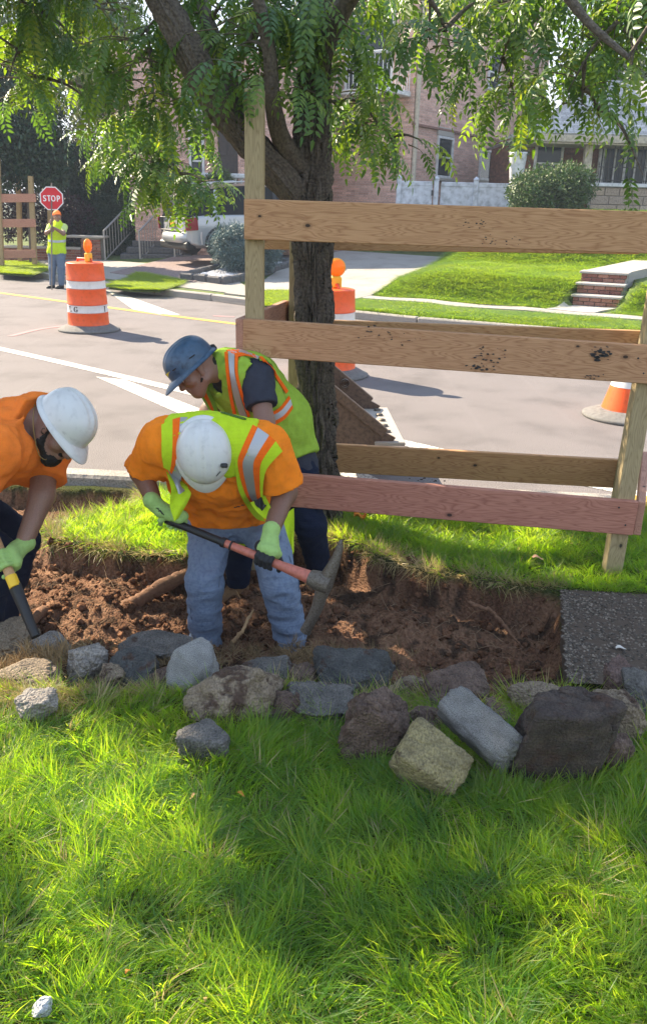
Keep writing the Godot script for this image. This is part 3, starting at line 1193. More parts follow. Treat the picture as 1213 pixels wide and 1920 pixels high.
# worn ink: grade stamps and a splash of black on the boards, as thin flecks of ink
func stamps(o: Node3D) -> void:
	var r := RandomNumberGenerator.new()
	r.seed = 61
	var g := Geo.new()
	# [centre px x, y, depth of the board's face, spread x, spread y, flecks, size]
	for s in [[1097, 408, 4.1455, 0.035, 0.012, 16, 0.007], [1095, 425, 4.1455, 0.03, 0.022, 22, 0.008], [1102, 440, 4.1455, 0.02, 0.012, 10, 0.008], [890, 420, 4.194, 0.05, 0.012, 16, 0.004], [940, 450, 4.183, 0.06, 0.014, 20, 0.004], [700, 622, 4.24, 0.04, 0.02, 14, 0.005], [752, 636, 4.227, 0.05, 0.018, 18, 0.004], [910, 668, 4.188, 0.055, 0.03, 34, 0.005], [900, 690, 4.191, 0.04, 0.006, 16, 0.007], [1125, 662, 4.137, 0.026, 0.022, 40, 0.0085], [1112, 706, 4.14, 0.03, 0.008, 12, 0.006], [800, 899, 4.22, 0.05, 0.006, 10, 0.006]]:
		for k in s[5]:
			var p := wall_at(s[0], s[1], s[2]) + Vector3(clampf(r.randfn(), -1.8, 1.8) * s[3], clampf(r.randfn(), -1.6, 1.6) * s[4], 0)
			var sz: float = s[6] * r.randf_range(0.4, 1.5)
			var pts := PackedVector3Array()
			for j in 7:
				var rr := sz * r.randf_range(0.45, 1.1)
				pts.append(p + Vector3(cos(j * TAU / 7) * rr * 1.3, sin(j * TAU / 7) * rr * 0.7, 0.0))
			# lie on the slanting face: 4.318 - 0.019 at the left, 4.13 - 0.019 at the right
			for j in 7:
				var f := inverse_lerp(-0.413, 1.52, pts[j].x)
				pts[j].z = -(lerpf(4.2985, 4.1105, f)) + 0.0006
			g.slab(pts, Vector3.BACK, 0.0004)
	part("ink_stains", g, M.ink, o).set_meta("kind", "stuff")


var bark_n := noise(71, 1.0, 2)
var bark_n2 := noise(72, 1.0, 3)


func limb(g: Geo, path: PackedVector3Array, rad: PackedFloat32Array, sides: int, rough: float, sd: float) -> void:
	var base := g.v.size()
	var m := path.size()
	var s := Vector3.RIGHT
	var d0 := (path[1] - path[0]).normalized()
	s = (s - d0 * s.dot(d0)).normalized()
	var along := 0.0
	for k in m:
		var d := (path[mini(k + 1, m - 1)] - path[maxi(k - 1, 0)]).normalized()
		s = (s - d * s.dot(d)).normalized()
		var w := d.cross(s)
		if k > 0:
			along += path[k].distance_to(path[k - 1])
		for j in sides + 1:
			var a := TAU * (j % sides) / sides
			var o := s * cos(a) + w * sin(a)
			# plated bark: ridges that run along the stem and join and part
			var warp := bark_n2.get_noise_3d(cos(a) * 1.5 + sd, sin(a) * 1.5, along * 3.0) * 0.9
			var rid := bark_n.get_noise_3d(cos(a + warp * 0.3) * 4.6 + sd, sin(a + warp * 0.3) * 4.6, along * 2.0)
			var e := 1.0 - 2.0 * absf(rid)
			e = clampf(e, -0.6, 1.0)
			var fine := bark_n2.get_noise_3d(cos(a) * 9.0, sin(a) * 9.0 + sd, along * 16.0)
			var r := rad[k] * (1.0 - rough * (e * 0.5 + 0.5) + 0.03 * fine)
			g.p(path[k] + o * r, Vector3.ZERO, Vector2(float(j) / sides, along))
	for k in m - 1:
		for j in sides:
			var a := base + k * (sides + 1) + j
			for tr in [[a, a + 1, a + sides + 2], [a, a + sides + 2, a + sides + 1]]:
				var nn := (g.v[tr[1]] - g.v[tr[0]]).cross(g.v[tr[2]] - g.v[tr[0]])
				if nn.dot(g.v[tr[0]] - path[k]) < 0.0:
					nn = -nn
				for e in 3:
					g.n[tr[e]] += nn
	for k in m:
		var a := base + k * (sides + 1)
		var nn := g.n[a] + g.n[a + sides]
		g.n[a] = nn
		g.n[a + sides] = nn
	for k in range(base, g.v.size()):
		g.n[k] = g.n[k].normalized()
	for k in m - 1:
		for j in sides:
			var a := base + k * (sides + 1) + j
			g.t(a, a + 1, a + sides + 2)
			g.t(a, a + sides + 2, a + sides + 1)


func compound_leaf(pairs: int, length: float, droop: float) -> ArrayMesh:
	var g := Geo.new()
	var r := RandomNumberGenerator.new()
	r.seed = pairs * 13 + int(droop * 100)
	var pt := func(t: float) -> Vector3: return Vector3(length * t * (1.0 - 0.12 * droop * t), -droop * length * t * t * 0.55, 0)
	g.col = Color(0.8, 0.85, 0.5)
	g.tube(PackedVector3Array([pt.call(0.0), pt.call(0.35), pt.call(0.7), pt.call(0.98)]), PackedFloat32Array([0.0016, 0.0013, 0.001, 0.0006]), 3, false)
	g.col = Color.WHITE
	for k in pairs + 1:
		for sgn in [-1.0, 1.0]:
			if k == pairs and sgn > 0.0:
				continue
			var t := 0.16 + 0.80 * float(k) / pairs
			var p: Vector3 = pt.call(minf(t, 0.98))
			var tang: Vector3 = (pt.call(minf(t + 0.02, 1.0)) - pt.call(t - 0.02)).normalized()
			var sd := Vector3(0, 0, sgn)
			var ang := deg_to_rad(r.randf_range(52, 68)) if k < pairs else r.randf_range(-0.15, 0.15)
			var d := tang * cos(ang) + sd * sin(ang) + Vector3(0, -r.randf_range(0.05, 0.35), 0)
			d = d.normalized()
			var ll := length * (0.26 - 0.10 * absf(float(k) / pairs - 0.35)) * r.randf_range(0.85, 1.1)
			var ww := ll * r.randf_range(0.17, 0.21)
			var up := (tang.cross(d) * (1.0 if sgn < 0.0 else -1.0)).normalized()
			if k == pairs:
				up = Vector3.UP
			if up.y < 0.0:
				up = -up
			var sx := d.cross(up).normalized()
			var tone := r.randf_range(0.82, 1.12)
			g.col = Color(tone, tone, tone)
			var a := p + d * 0.003
			var m1 := p + d * ll * 0.33
			var m2 := p + d * ll * 0.68 - up * ll * 0.04
			var tip := p + d * ll - up * ll * 0.12
			var lift := up * ww * 0.35
			var i0 := g.p(a, up)
			var il := g.p(m1 + sx * ww + lift, (up - sx * 0.35).normalized())
			var ir := g.p(m1 - sx * ww + lift, (up + sx * 0.35).normalized())
			var im := g.p(m1, up)
			var jl := g.p(m2 + sx * ww * 0.8 + lift * 0.8, (up - sx * 0.35).normalized())
			var jr := g.p(m2 - sx * ww * 0.8 + lift * 0.8, (up + sx * 0.35).normalized())
			var jm := g.p(m2, up)
			var it := g.p(tip, up)
			g.t(i0, il, im)
			g.t(i0, im, ir)
			g.t(il, jl, jm)
			g.t(il, jm, im)
			g.t(im, jm, jr)
			g.t(im, jr, ir)
			g.t(jl, it, jm)
			g.t(jm, it, jr)
	return g.mesh()


var leaf_x := [[], [], []]
var leaf_c := [PackedColorArray(), PackedColorArray(), PackedColorArray()]
var twig_g: Geo
var tr := RandomNumberGenerator.new()


# a twig bearing compound leaves: it arches out and down, the leaves hang to both sides
func leafy_twig(from: Vector3, dir: Vector3, length: float, droop: float, every: float) -> void:
	var p := from
	var d := dir.normalized()
	var n := int(length / 0.04)
	var path := PackedVector3Array([p])
	var next := 0.0
	var side := 1.0 if tr.randf() < 0.5 else -1.0
	for k in n:
		d = (d + Vector3(tr.randf_range(-0.07, 0.07), -droop * 0.09, tr.randf_range(-0.07, 0.07))).normalized()
		p += d * 0.04
		path.append(p)
		next -= 0.04
		if next <= 0.0 and k > 1:
			next = every * tr.randf_range(0.7, 1.3)
			side = -side
			var s := d.cross(Vector3.UP)
			if s.length() < 0.1:
				s = Vector3.RIGHT
			s = s.normalized()
			var out := (d * tr.randf_range(0.25, 0.7) + s * side * tr.randf_range(0.6, 1.1) + Vector3(tr.randf_range(-0.25, 0.25), tr.randf_range(-0.65, 0.1), tr.randf_range(-0.25, 0.25))).normalized()
			one_leaf(p, out)
	one_leaf(p, (d + Vector3(0, -0.5, 0)).normalized())
	one_leaf(p, (d + Vector3(0.3 * side, -0.2, 0)).normalized())
	if path.size() > 2:
		twig_g.tube(path, ramp(path.size(), [0.004 + 0.002 * length, 0.0018]), 4, false)


# gaps in the crown let the sun on to these patches: [height, outline in the photograph]
var sun_gaps := []
var gapped := false
var gap_n := noise(83, 2.6, 2)


func sunny(p: Vector3) -> bool:
	for e in sun_gaps:
		var q := shadow_spot(p, e[0])
		q += Vector2(gap_n.get_noise_2d(q.x, q.y), gap_n.get_noise_2d(q.x + 30.0, q.y)) * 0.09
		if Geometry2D.is_point_in_polygon(q, e[1]):
			return true
	return false


func one_leaf(p: Vector3, out: Vector3) -> void:
	if gapped and sunny(p):
		return
	var up := (Vector3.UP + Vector3(tr.randf_range(-0.5, 0.5), 0, tr.randf_range(-0.5, 0.5))).normalized()
	var z := out.cross(up).normalized()
	var b := Basis(out, z.cross(out), z)
	var s := tr.randf_range(0.75, 1.2)
	var k := tr.randi() % 3
	leaf_x[k].append(Transform3D(b.scaled_local(Vector3(s, s, s)), p))
	leaf_c[k].append(Color(0.5 + 1.6 * pow(tr.randf(), 1.5), 1, 1))


func cluster(c: Vector3, rad: float, twigs: int, droop := 1.0) -> void:
	for k in twigs:
		var a := tr.randf() * TAU
		var d := Vector3(cos(a), tr.randf_range(-0.25, 0.5), sin(a))
		leafy_twig(c + Vector3(tr.randf_range(-0.1, 0.1), rad * tr.randf_range(0.0, 0.5), tr.randf_range(-0.1, 0.1)), d, rad * tr.randf_range(0.6, 1.3), droop * tr.randf_range(0.6, 1.5), 0.055)


func shadow_spot(p: Vector3, h := 0.1) -> Vector2:
	var s := to_sun()
	var q := p - s * ((p.y - h) / s.y)
	return Vector2(q.x, q.z)


func build_tree() -> void:
	tr.seed = 77
	twig_g = Geo.new()
	var o := thing("street_tree", "leaning street tree with furrowed grey bark and feathery compound leaves inside the lumber guard", "tree", Vector3(-0.02, 0, -4.93))
	var tg := Geo.new()
	var D := 4.93
	var pts := [Vector3(-0.02, -0.12, -D), wall_at(601, 965, D), wall_at(594, 850, D), wall_at(590, 700, D), wall_at(588, 500, D), wall_at(584, 330, D), wall_at(588, 180, D - 0.02), wall_at(592, 20, D - 0.05), wall_at(600, -180, D - 0.1), wall_at(600, -420, D - 0.1)]
	var path := curve(pts, 26)
	limb(tg, path, ramp(path.size(), [0.28, 0.19, 0.16, 0.153, 0.146, 0.149, 0.126, 0.105, 0.098, 0.08]), 160, 0.5, 0.0)
	# the great left limb and its fork
	var l1 := curve([wall_at(585, 410, 4.95), wall_at(540, 345, 4.86), wall_at(470, 268, 4.75), wall_at(400, 175, 4.66), wall_at(335, 60, 4.6), wall_at(285, -40, 4.6), wall_at(220, -220, 4.7), wall_at(130, -420, 4.9)], 20)
	limb(tg, l1, ramp(l1.size(), [0.085, 0.105, 0.1, 0.1, 0.092, 0.085, 0.07, 0.05]), 96, 0.3, 4.0)
	var l2 := curve([wall_at(455, 255, 4.75), wall_at(440, 180, 4.8), wall_at(405, 90, 4.9), wall_at(370, -10, 5.0), wall_at(340, -160, 5.1)], 14)
	limb(tg, l2, ramp(l2.size(), [0.06, 0.062, 0.055, 0.05, 0.04]), 56, 0.16, 8.0)
	var l3 := curve([wall_at(565, 320, 4.9), wall_at(528, 262, 4.75), wall_at(512, 190, 4.6), wall_at(505, 100, 4.5), wall_at(480, -20, 4.4)], 14)
	limb(tg, l3, ramp(l3.size(), [0.06, 0.055, 0.045, 0.036, 0.03]), 56, 0.16, 12.0)
	var l4 := curve([wall_at(592, 140, 4.9), wall_at(630, 40, 4.7), wall_at(700, -60, 4.4), wall_at(850, -130, 4.1), wall_at(1010, -60, 3.9), wall_at(1105, 45, 3.85), wall_at(1180, 110, 3.8)], 14)
	limb(tg, l4, ramp(l4.size(), [0.06, 0.055, 0.045, 0.035, 0.025, 0.018, 0.01]), 40, 0.14, 16.0)
	part("trunk", tg, M.bark, o)
	# boughs that the photograph shows: [px, py, depth, size, twigs, whether no bough stands between it and the sun]
	var seen := [
		[40, 30, 5.0, 0.4, 9, false], [130, 30, 5.2, 0.4, 9, false], [215, 45, 5.0, 0.35, 8, false], [60, 100, 5.2, 0.35, 8, false], [150, 115, 5.4, 0.34, 7, false], [15, 175, 5.0, 0.3, 7, true], [45, 220, 5.4, 0.3, 5, true], [100, 185, 5.6, 0.25, 4, false],
		[235, 130, 4.7, 0.35, 8, false], [285, 150, 4.5, 0.33, 8, false], [225, 200, 4.8, 0.33, 8, false], [290, 225, 4.6, 0.3, 7, false], [330, 120, 4.4, 0.28, 6, false], [205, 250, 5.4, 0.28, 6, true],
		[240, 270, 6.2, 0.36, 9, true], [300, 265, 6.2, 0.34, 9, true], [220, 310, 6.4, 0.32, 8, true], [275, 330, 6.3, 0.3, 8, true], [325, 345, 6.1, 0.27, 8, true], [355, 380, 6.0, 0.22, 7, true], [300, 385, 6.3, 0.22, 6, true], [340, 305, 6.2, 0.26, 6, true], [385, 370, 6.0, 0.16, 3, true], [322, 368, 6.0, 0.16, 5, true], [285, 360, 6.1, 0.2, 6, true], [235, 335, 6.3, 0.26, 7, true],
		[400, 60, 4.3, 0.32, 8, false], [450, 110, 4.1, 0.32, 9, false], [500, 60, 4.1, 0.34, 10, false], [470, 180, 4.0, 0.26, 7, false], [530, 150, 4.2, 0.3, 9, false], [565, 80, 4.2, 0.32, 9, false], [520, 215, 4.15, 0.22, 5, false], [600, 20, 4.3, 0.34, 9, false], [440, 15, 4.2, 0.34, 8, false], [350, 20, 4.5, 0.3, 6, false],
		[660, 60, 4.9, 0.34, 8, true], [700, 30, 5.0, 0.36, 9, true], [655, 150, 4.9, 0.22, 4, true], [680, 170, 4.4, 0.24, 5, false],
		[640, 235, 4.8, 0.3, 8, false], [690, 225, 4.7, 0.32, 9, false], [715, 275, 4.8, 0.27, 8, false], [655, 295, 5.0, 0.25, 7, false], [745, 310, 4.9, 0.18, 4, false], [700, 330, 5.1, 0.16, 3, false], [790, 300, 4.8, 0.13, 2, false],
		[805, 115, 4.0, 0.26, 6, false], [845, 130, 4.0, 0.24, 5, false], [765, 130, 4.1, 0.18, 3, false], [780, 40, 4.6, 0.34, 8, true], [850, 30, 4.4, 0.34, 9, false],
		[930, 40, 4.1, 0.36, 10, false], [1000, 70, 4.0, 0.34, 9, false], [960, 130, 4.2, 0.3, 8, false], [1050, 20, 3.9, 0.34, 10, false], [1130, 40, 3.8, 0.34, 10, false], [1190, 60, 3.7, 0.34, 10, false], [1150, 110, 3.8, 0.26, 6, false], [1200, 145, 3.7, 0.22, 5, false], [1090, 120, 4.0, 0.24, 4, false],
		[930, 190, 4.6, 0.3, 8, true], [965, 230, 4.7, 0.28, 8, true], [925, 245, 4.8, 0.24, 7, true], [985, 180, 4.5, 0.26, 6, false], [1010, 150, 4.3, 0.22, 4, false],
		[1065, 205, 3.9, 0.26, 6, false], [1090, 235, 4.0, 0.24, 5, false], [1040, 215, 4.0, 0.18, 3, false], [1125, 265, 4.2, 0.16, 3, false], [1205, 365, 3.9, 0.12, 3, false], [1180, 185, 3.7, 0.15, 2, false]]
	var hubs := []
	for l in [path, l1, l2, l3, l4]:
		for k in range(int(l.size() * 0.45), l.size(), 3):
			hubs.append(l[k])
	var bg := Geo.new()
	var lit := []
	for s in seen:
		if s[5]:
			lit.append(at(s[0], s[1], s[2]))
	for s in seen:
		var c := at(s[0], s[1] - (26.0 if s[0] < 760 else 36.0), s[2])
		cluster(c, s[3] * (0.74 if s[0] < 760 else 0.62), maxi(2, int(s[4] * (1.0 if s[0] < 640 else 0.85) * (1.35 if s[1] < 90 else 1.0))))
		bough(bg, hubs, c)
	# the rest of the crown, outside the frame: over it, and on the sunward side
	for e in [[0.2, [[-200, 1350], [150, 1352], [330, 1398], [440, 1392], [470, 1450], [440, 1530], [330, 1575], [100, 1560], [-200, 1590]]],
			[0.15, [[-200, 1225], [330, 1270], [320, 1310], [140, 1328], [-200, 1330]]],
			[0.2, [[560, 1520], [700, 1548], [900, 1580], [890, 1625], [780, 1655], [640, 1645], [560, 1600]]],
			[0.2, [[330, 1810], [470, 1760], [560, 1800], [640, 1850], [700, 1800], [820, 1735], [960, 1790], [1080, 1700], [1400, 1690], [1400, 2200], [250, 2200], [200, 1900]]],
			[0.2, [[1000, 1425], [1070, 1425], [1070, 1470], [1000, 1470]]],
			[0.2, [[110, 1650], [210, 1640], [240, 1700], [150, 1730]]],
			[0.2, [[380, 1610], [470, 1600], [480, 1660], [400, 1670]]],
			[0.2, [[930, 1600], [1010, 1600], [1000, 1660], [940, 1660]]],
			[0.2, [[1070, 1530], [1140, 1530], [1130, 1585], [1080, 1580]]],
			[0.2, [[1130, 1640], [1300, 1620], [1300, 1700], [1150, 1690]]],
			[0.2, [[-100, 1800], [200, 1830], [330, 1810], [250, 2200], [-300, 2200]]],
			[0.05, [[60, 925], [380, 900], [360, 1050], [250, 1045], [80, 1020]]],
			[-0.1, [[-80, 1000], [350, 1050], [350, 1200], [200, 1230], [-80, 1230]]],
			[0.05, [[630, 950], [790, 950], [790, 1000], [640, 1010]]],
			[0.05, [[880, 985], [1010, 1000], [1000, 1050], [880, 1040]]],
			[-0.15, [[650, 1110], [760, 1125], [890, 1190], [860, 1206], [690, 1155]]]]:
		var poly := PackedVector2Array()
		for q in e[1]:
			var g := ground_at(q[0], q[1], e[0])
			poly.append(Vector2(g.x, g.z))
		var wide := Geometry2D.offset_polygon(poly, 0.04 if sun_gaps.size() in [2, 3] else 0.09)
		sun_gaps.append([e[0], wide[0]])
	gapped = true
	var r := RandomNumberGenerator.new()
	r.seed = 79
	var count := 0
	var tries := 0
	while count < 800 and tries < 40000:
		tries += 1
		var c := Vector3.ZERO
		if count < 24:
			var d := Vector3(r.randfn(), r.randfn() * 0.7, r.randfn()).normalized() * pow(r.randf(), 0.4)
			c = Vector3(0.6 + d.x * 4.2, 5.4 + d.y * 2.2, -4.6 + d.z * 3.4)
		else:
			var q := Vector3(r.randf_range(-1.9, 2.4), 0.2, r.randf_range(-5.1, -1.0))
			if count % 2:
				q = Vector3(r.randf_range(-0.3, 1.5), 0.1, r.randf_range(-4.3, -1.6))
			if q.x < -0.9 and q.z < -3.0:
				continue
			c = q + to_sun() * (r.randf_range(2.9, 6.4) / to_sun().y)
		var px := cam_b.inverse() * (c - cam_p)
		if px.z < 0.0 and 960.0 - px.y / -px.z * FOCAL > -170.0 and absf(px.x / -px.z * FOCAL) < 790.0:
			continue
		if sunny(c):
			continue
		var blocks := false
		for l in lit:
			var w: Vector3 = c - l
			var a := w.dot(to_sun())
			if a > 0.2 and (w - to_sun() * a).length() < 0.6:
				blocks = true
				break
		if blocks:
			continue
		cluster(c, r.randf_range(0.3, 0.45), 7, 0.8)
		bough(bg, hubs, c)
		count += 1
	print("crown clusters ", count)
	part("boughs", bg, M.bark, o).set_meta("kind", "stuff")
	part("twigs", twig_g, mat(Color(0.13, 0.11, 0.06), 0.8), o).set_meta("kind", "stuff")
	# four leaf greens, mixed at random through the whole crown
	var tints := []
	for e in [[Color(0.036, 0.088, 0.020), Color(0.11, 0.22, 0.020)], [Color(0.048, 0.105, 0.018), Color(0.17, 0.31, 0.018)], [Color(0.070, 0.128, 0.016), Color(0.27, 0.41, 0.018)], [Color(0.115, 0.155, 0.016), Color(0.42, 0.52, 0.022)]]:
		tints.append(leaf_mat(e[0], e[1], 0.45, false))
	# the 300 leaves that show largest are parts of their own; the others form the crown
	var meshes := [compound_leaf(6, 0.21, 0.6), compound_leaf(7, 0.23, 1.0), compound_leaf(6, 0.19, 1.4)]
	var near := []
	for k in 3:
		for j in leaf_x[k].size():
			var q: Vector3 = cam_b.inverse() * (leaf_x[k][j].origin - cam_p)
			var x: float = 606.0 + q.x / -q.z * FOCAL
			var y: float = 960.0 - q.y / -q.z * FOCAL
			if q.z < -0.5 and x > 0.0 and x < 1213.0 and y > -10.0:
				near.append([-q.z, k, j])
	near.sort_custom(func(a, b): return a[0] < b[0])
	var own := {}
	var tone := func(c: Color) -> int: return 0 if c.r < 0.85 else 1 if c.r < 1.25 else 2 if c.r < 2.0 else 3
	for e in near.slice(0, 300):
		own[Vector2i(e[1], e[2])] = true
		var l := MeshInstance3D.new()
		l.name = "leaf"
		l.mesh = meshes[e[1]]
		l.material_override = tints[tone.call(leaf_c[e[1]][e[2]])]
		o.add_child(l, true)
		l.transform = o.global_transform.affine_inverse() * leaf_x[e[1]][e[2]]
	for k in 3:
		for t in 4:
			var xs := []
			var cs := PackedColorArray()
			for j in leaf_x[k].size():
				if not own.has(Vector2i(k, j)) and tone.call(leaf_c[k][j]) == t:
					xs.append(Transform3D(Basis(), -o.position) * leaf_x[k][j])
					cs.append(Color.WHITE)
			if xs.size():
				scatter("crown", meshes[k], tints[t], xs, cs, o)
	print("leaves ", leaf_x[0].size() + leaf_x[1].size() + leaf_x[2].size())


func bough(g: Geo, hubs: Array, c: Vector3) -> void:
	var best := Vector3.ZERO
	var bd := 1e9
	for h in hubs:
		var d: float = h.distance_to(c) + (0.5 if h.y > c.y + 0.6 else 0.0)
		if d < bd:
			bd = d
			best = h
	if bd < 0.15:
		return
	var mid := best.lerp(c, 0.5) + Vector3(0, 0.12 * bd, 0)
	var p := curve([best, mid, c], 6)
	g.tube(p, ramp(p.size(), [(0.012 + 0.007 * bd) * (0.2 if gapped else 1.0), 0.002]), 6, false)
	for k in [4, 8]:
		hubs.append(p[k])


func plane_at(px: float, py: float, p: Vector3, n: Vector3) -> Vector3:
	var d := cam_b * Vector3((px - 606.5) / FOCAL, -(py - 960.0) / FOCAL, -1.0)
	return cam_p + d * ((p - cam_p).dot(n) / d.dot(n))


func leaf_clump(n: int, sd: int, slim: float) -> ArrayMesh:
	var g := Geo.new()
	var r := RandomNumberGenerator.new()
	r.seed = sd
	for k in n:
		var d := Vector3(r.randfn(), r.randfn(), r.randfn()).normalized()
		var o := d * r.randf_range(0.0, 0.8)
		var s := d.cross(Vector3(r.randfn(), r.randfn(), r.randfn())).normalized()
		var up := d.cross(s)
		var l := r.randf_range(0.7, 1.1)
		var tone := r.randf_range(0.75, 1.2)
		g.col = Color(tone, tone, tone)
		var a := g.p(o, up)
		var b := g.p(o + d * l * 0.45 + s * l * slim, (up + s * 0.4).normalized())
		var c := g.p(o + d * l * 0.45 - s * l * slim, (up - s * 0.4).normalized())
		var e := g.p(o + d * l - up * 0.15, up)
		g.t(a, b, e)
		g.t(a, e, c)
	return g.mesh()


# leaf clumps through the outer volume of a few lobes: [centre, radii]
func foliage(called: String, parent: Node3D, lobes: Array, n: int, size: float, mesh: Mesh, m: Material, sd: int, spread := 0.3, tint := Color(1, 1, 1)) -> void:
	var r := RandomNumberGenerator.new()
	r.seed = sd
	var nz := noise(sd, 1.7, 2)
	var xs := []
	var cs := PackedColorArray()
	var inv := parent.global_transform.affine_inverse()
	var tries := 0
	while xs.size() < n and tries < n * 6:
		tries += 1
		var lobe: Array = lobes[r.randi() % lobes.size()]
		var d := Vector3(r.randfn(), r.randfn(), r.randfn()).normalized()
		var p: Vector3 = lobe[0] + d * lobe[1] * pow(r.randf(), spread)
		if nz.get_noise_3dv(p * 1.6) < -0.28:
			continue
		p += d * 0.12 * lobe[1].x * nz.get_noise_3dv(p * 3.0)
		var s := size * r.randf_range(0.7, 1.3)
		xs.append(inv * Transform3D(Basis.from_euler(Vector3(r.randf() * 6.3, r.randf() * 6.3, r.randf() * 6.3)).scaled(Vector3(s, s, s)), p))
		var v := r.randf_range(0.75, 1.25)
		cs.append(Color(tint.r * v * r.randf_range(0.85, 1.2), tint.g * v, tint.b * v))
	scatter(called, mesh, m, xs, cs, parent)


func window_part(parent: Node3D, c: Vector3, right: Vector3, w: float, h: float, frame_m: Material, rails: Array, sill := true, label := "") -> void:
	var z := right.cross(Vector3.UP).normalized()
	var b := Basis(right, Vector3.UP, z)
	var f := Geo.new()
	var t := 0.07
	for s in [-1.0, 1.0]:
		f.box(Transform3D(b, c + right * s * (w * 0.5 - t * 0.5) + z * 0.02), Vector3(t, h, 0.1), 0.008)
		f.box(Transform3D(b, c + Vector3.UP * s * (h * 0.5 - t * 0.5) + z * 0.018), Vector3(w - 2.0 * t - 0.004, t, 0.096), 0.008)
	for q in rails:
		f.box(Transform3D(b, c + Vector3.UP * h * (q - 0.5) + z * 0.012), Vector3(w - 2.0 * t - 0.004, 0.05, 0.075), 0.006)
	var win := part("window", f, frame_m, parent, label)
	var g := Geo.new()
	g.box(Transform3D(b, c - z * 0.005), Vector3(w - t, h - t, 0.03), 0.002)
	part("pane", g, M.glass, win)
	if sill:
		var s2 := Geo.new()
		s2.box(Transform3D(b, c - Vector3.UP * (h * 0.5 + 0.05) + z * 0.06), Vector3(w + 0.16, 0.09, 0.2), 0.012)
		part("sill", s2, M.stone_trim, win)


# single bricks in a running bond over a mortar core, along "along" from p, facing "out"
func brick_courses(parent: Node3D, p: Vector3, along: Vector3, out: Vector3, length: float, rows: int, sd: int, bl := 0.2, bh := 0.057, gap := 0.012) -> void:
	var r := RandomNumberGenerator.new()
	r.seed = sd
	var b := Basis(along, Vector3.UP, along.cross(Vector3.UP))
	if b.z.dot(out) < 0.0:
		b = Basis(-along, Vector3.UP, -b.z)
	var meshes := {}
	var tones := []
	for c in [Color(0.36, 0.15, 0.1), Color(0.42, 0.2, 0.14), Color(0.28, 0.11, 0.08)]:
		tones.append(mat(c, 0.9, T.blotch, 3.0, T.bump_fine, 0.4))
	for j in rows:
		var x := -(bl * 0.5 if j % 2 else 0.0)
		while x < length - 0.02:
			var x0 := maxf(x, 0.0)
			var x1 := minf(x + bl, length)
			if x1 - x0 > 0.03:
				var key := int(round((x1 - x0) * 1000.0))
				if not meshes.has(key):
					meshes[key] = Geo.new().box(Transform3D(), Vector3(x1 - x0, bh, 0.06), 0.005).mesh()
				var o := MeshInstance3D.new()
				o.name = "brick"
				o.mesh = meshes[key]
				o.material_override = tones[r.randi() % 3]
				parent.add_child(o, true)
				o.transform = parent.global_transform.affine_inverse() * Transform3D(b, p + along * (x0 + x1) * 0.5 + Vector3.UP * ((j + 0.5) * (bh + gap)) - out * (0.022 + r.randf() * 0.004))
			x += bl + gap


func build_far_side() -> void:
	# rising ground across the street
	var g := Geo.new()
	var nx := 230
	var nz := 200
	var gcol := noise(91, 0.9, 4)
	for j in nz + 1:
		for k in nx + 1:
			var x := lerpf(-34.0, 40.0, 0.5 + 0.5 * signf(k * 2.0 / nx - 1.0) * pow(absf(k * 2.0 / nx - 1.0), 1.7))
			# rows start just behind the kerb
			var zc := kerb_z(x) - 0.06
			var z := zc - 26.0 * pow(float(j) / nz, 1.4)
			var c := Color(0.085, 0.135, 0.022).lerp(Color(0.13, 0.16, 0.03), clampf(0.5 + gcol.get_noise_2d(x * 3.0, z * 3.0), 0.0, 1.0))
			var t := (x - 3.8) * 0.47 - (z + 15.9) * 0.88
			g.col = c
			g.p(Vector3(x, far_h(x, z), z), Vector3.ZERO)
	var w := nx + 1
	for y in nz:
		for x in nx:
			var a := y * w + x
			for t3 in [[a, a + 1, a + w + 1], [a, a + w + 1, a + w]]:
				var nn := (g.v[t3[2]] - g.v[t3[0]]).cross(g.v[t3[1]] - g.v[t3[0]])
				if nn.y < 0.0:
					nn = -nn
				for e in 3:
					g.n[t3[e]] += nn
	for k in g.n.size():
		g.n[k] = g.n[k].normalized()
	for y in nz:
		for x in nx:
			var a := y * w + x
			g.t(a, a + 1, a + w + 1)
			g.t(a, a + w + 1, a + w)
	struct("bank", g, M.far_ground)
	var fk := Geo.new()
	for k in far_kerb.size() - 1:
		var a := far_kerb[k]
		var b := far_kerb[k + 1]
		var d := (b - a).normalized()
		fk.bar(Vector3(a.x, -0.01, a.y) + Vector3(d.x, 0, d.y) * 0.01, Vector3(b.x, -0.01, b.y), 0.16, 0.15, Vector3.UP, 0.02)
	struct("far_kerb", fk, M.concrete)
	# pavements, drives and walks draped over it
	var pave := func(called: String, c: Array, off: float, m: Material) -> void:
		struct(called, drape(c, 40, 40, off, 0.06, far_h), m)
	pave.call("far_pavement", [Vector2(-1.2, -18.35), Vector2(9.4, -12.75), Vector2(8.9, -13.65), Vector2(-1.6, -19.25)], 0.02, M.concrete)
	pave.call("corner_pavement", [Vector2(-14.0, -27.3), Vector2(-1.2, -17.1), Vector2(-2.6, -21.8), Vector2(-14.0, -29.5)], 0.016, M.old_concrete_light)
	pave.call("concrete_drive", [Vector2(-1.9, -17.4), Vector2(0.35, -16.7), Vector2(3.4, -24.5), Vector2(-0.6, -27.0)], 0.024, M.concrete)
	pave.call("paved_drive", [Vector2(-5.3, -21.3), Vector2(-3.0, -19.4), Vector2(0.4, -26.5), Vector2(-4.0, -26.0)], 0.030, M.paver)
	pave.call("apron", [Vector2(-2.1, -17.5), Vector2(-0.3, -16.0), Vector2(0.45, -16.9), Vector2(-1.6, -18.6)], 0.036, M.old_concrete_light)
	house_left()
	house_brick()
	bungalow()
	front_steps()
	yard_things()
	suv()
	greenery()


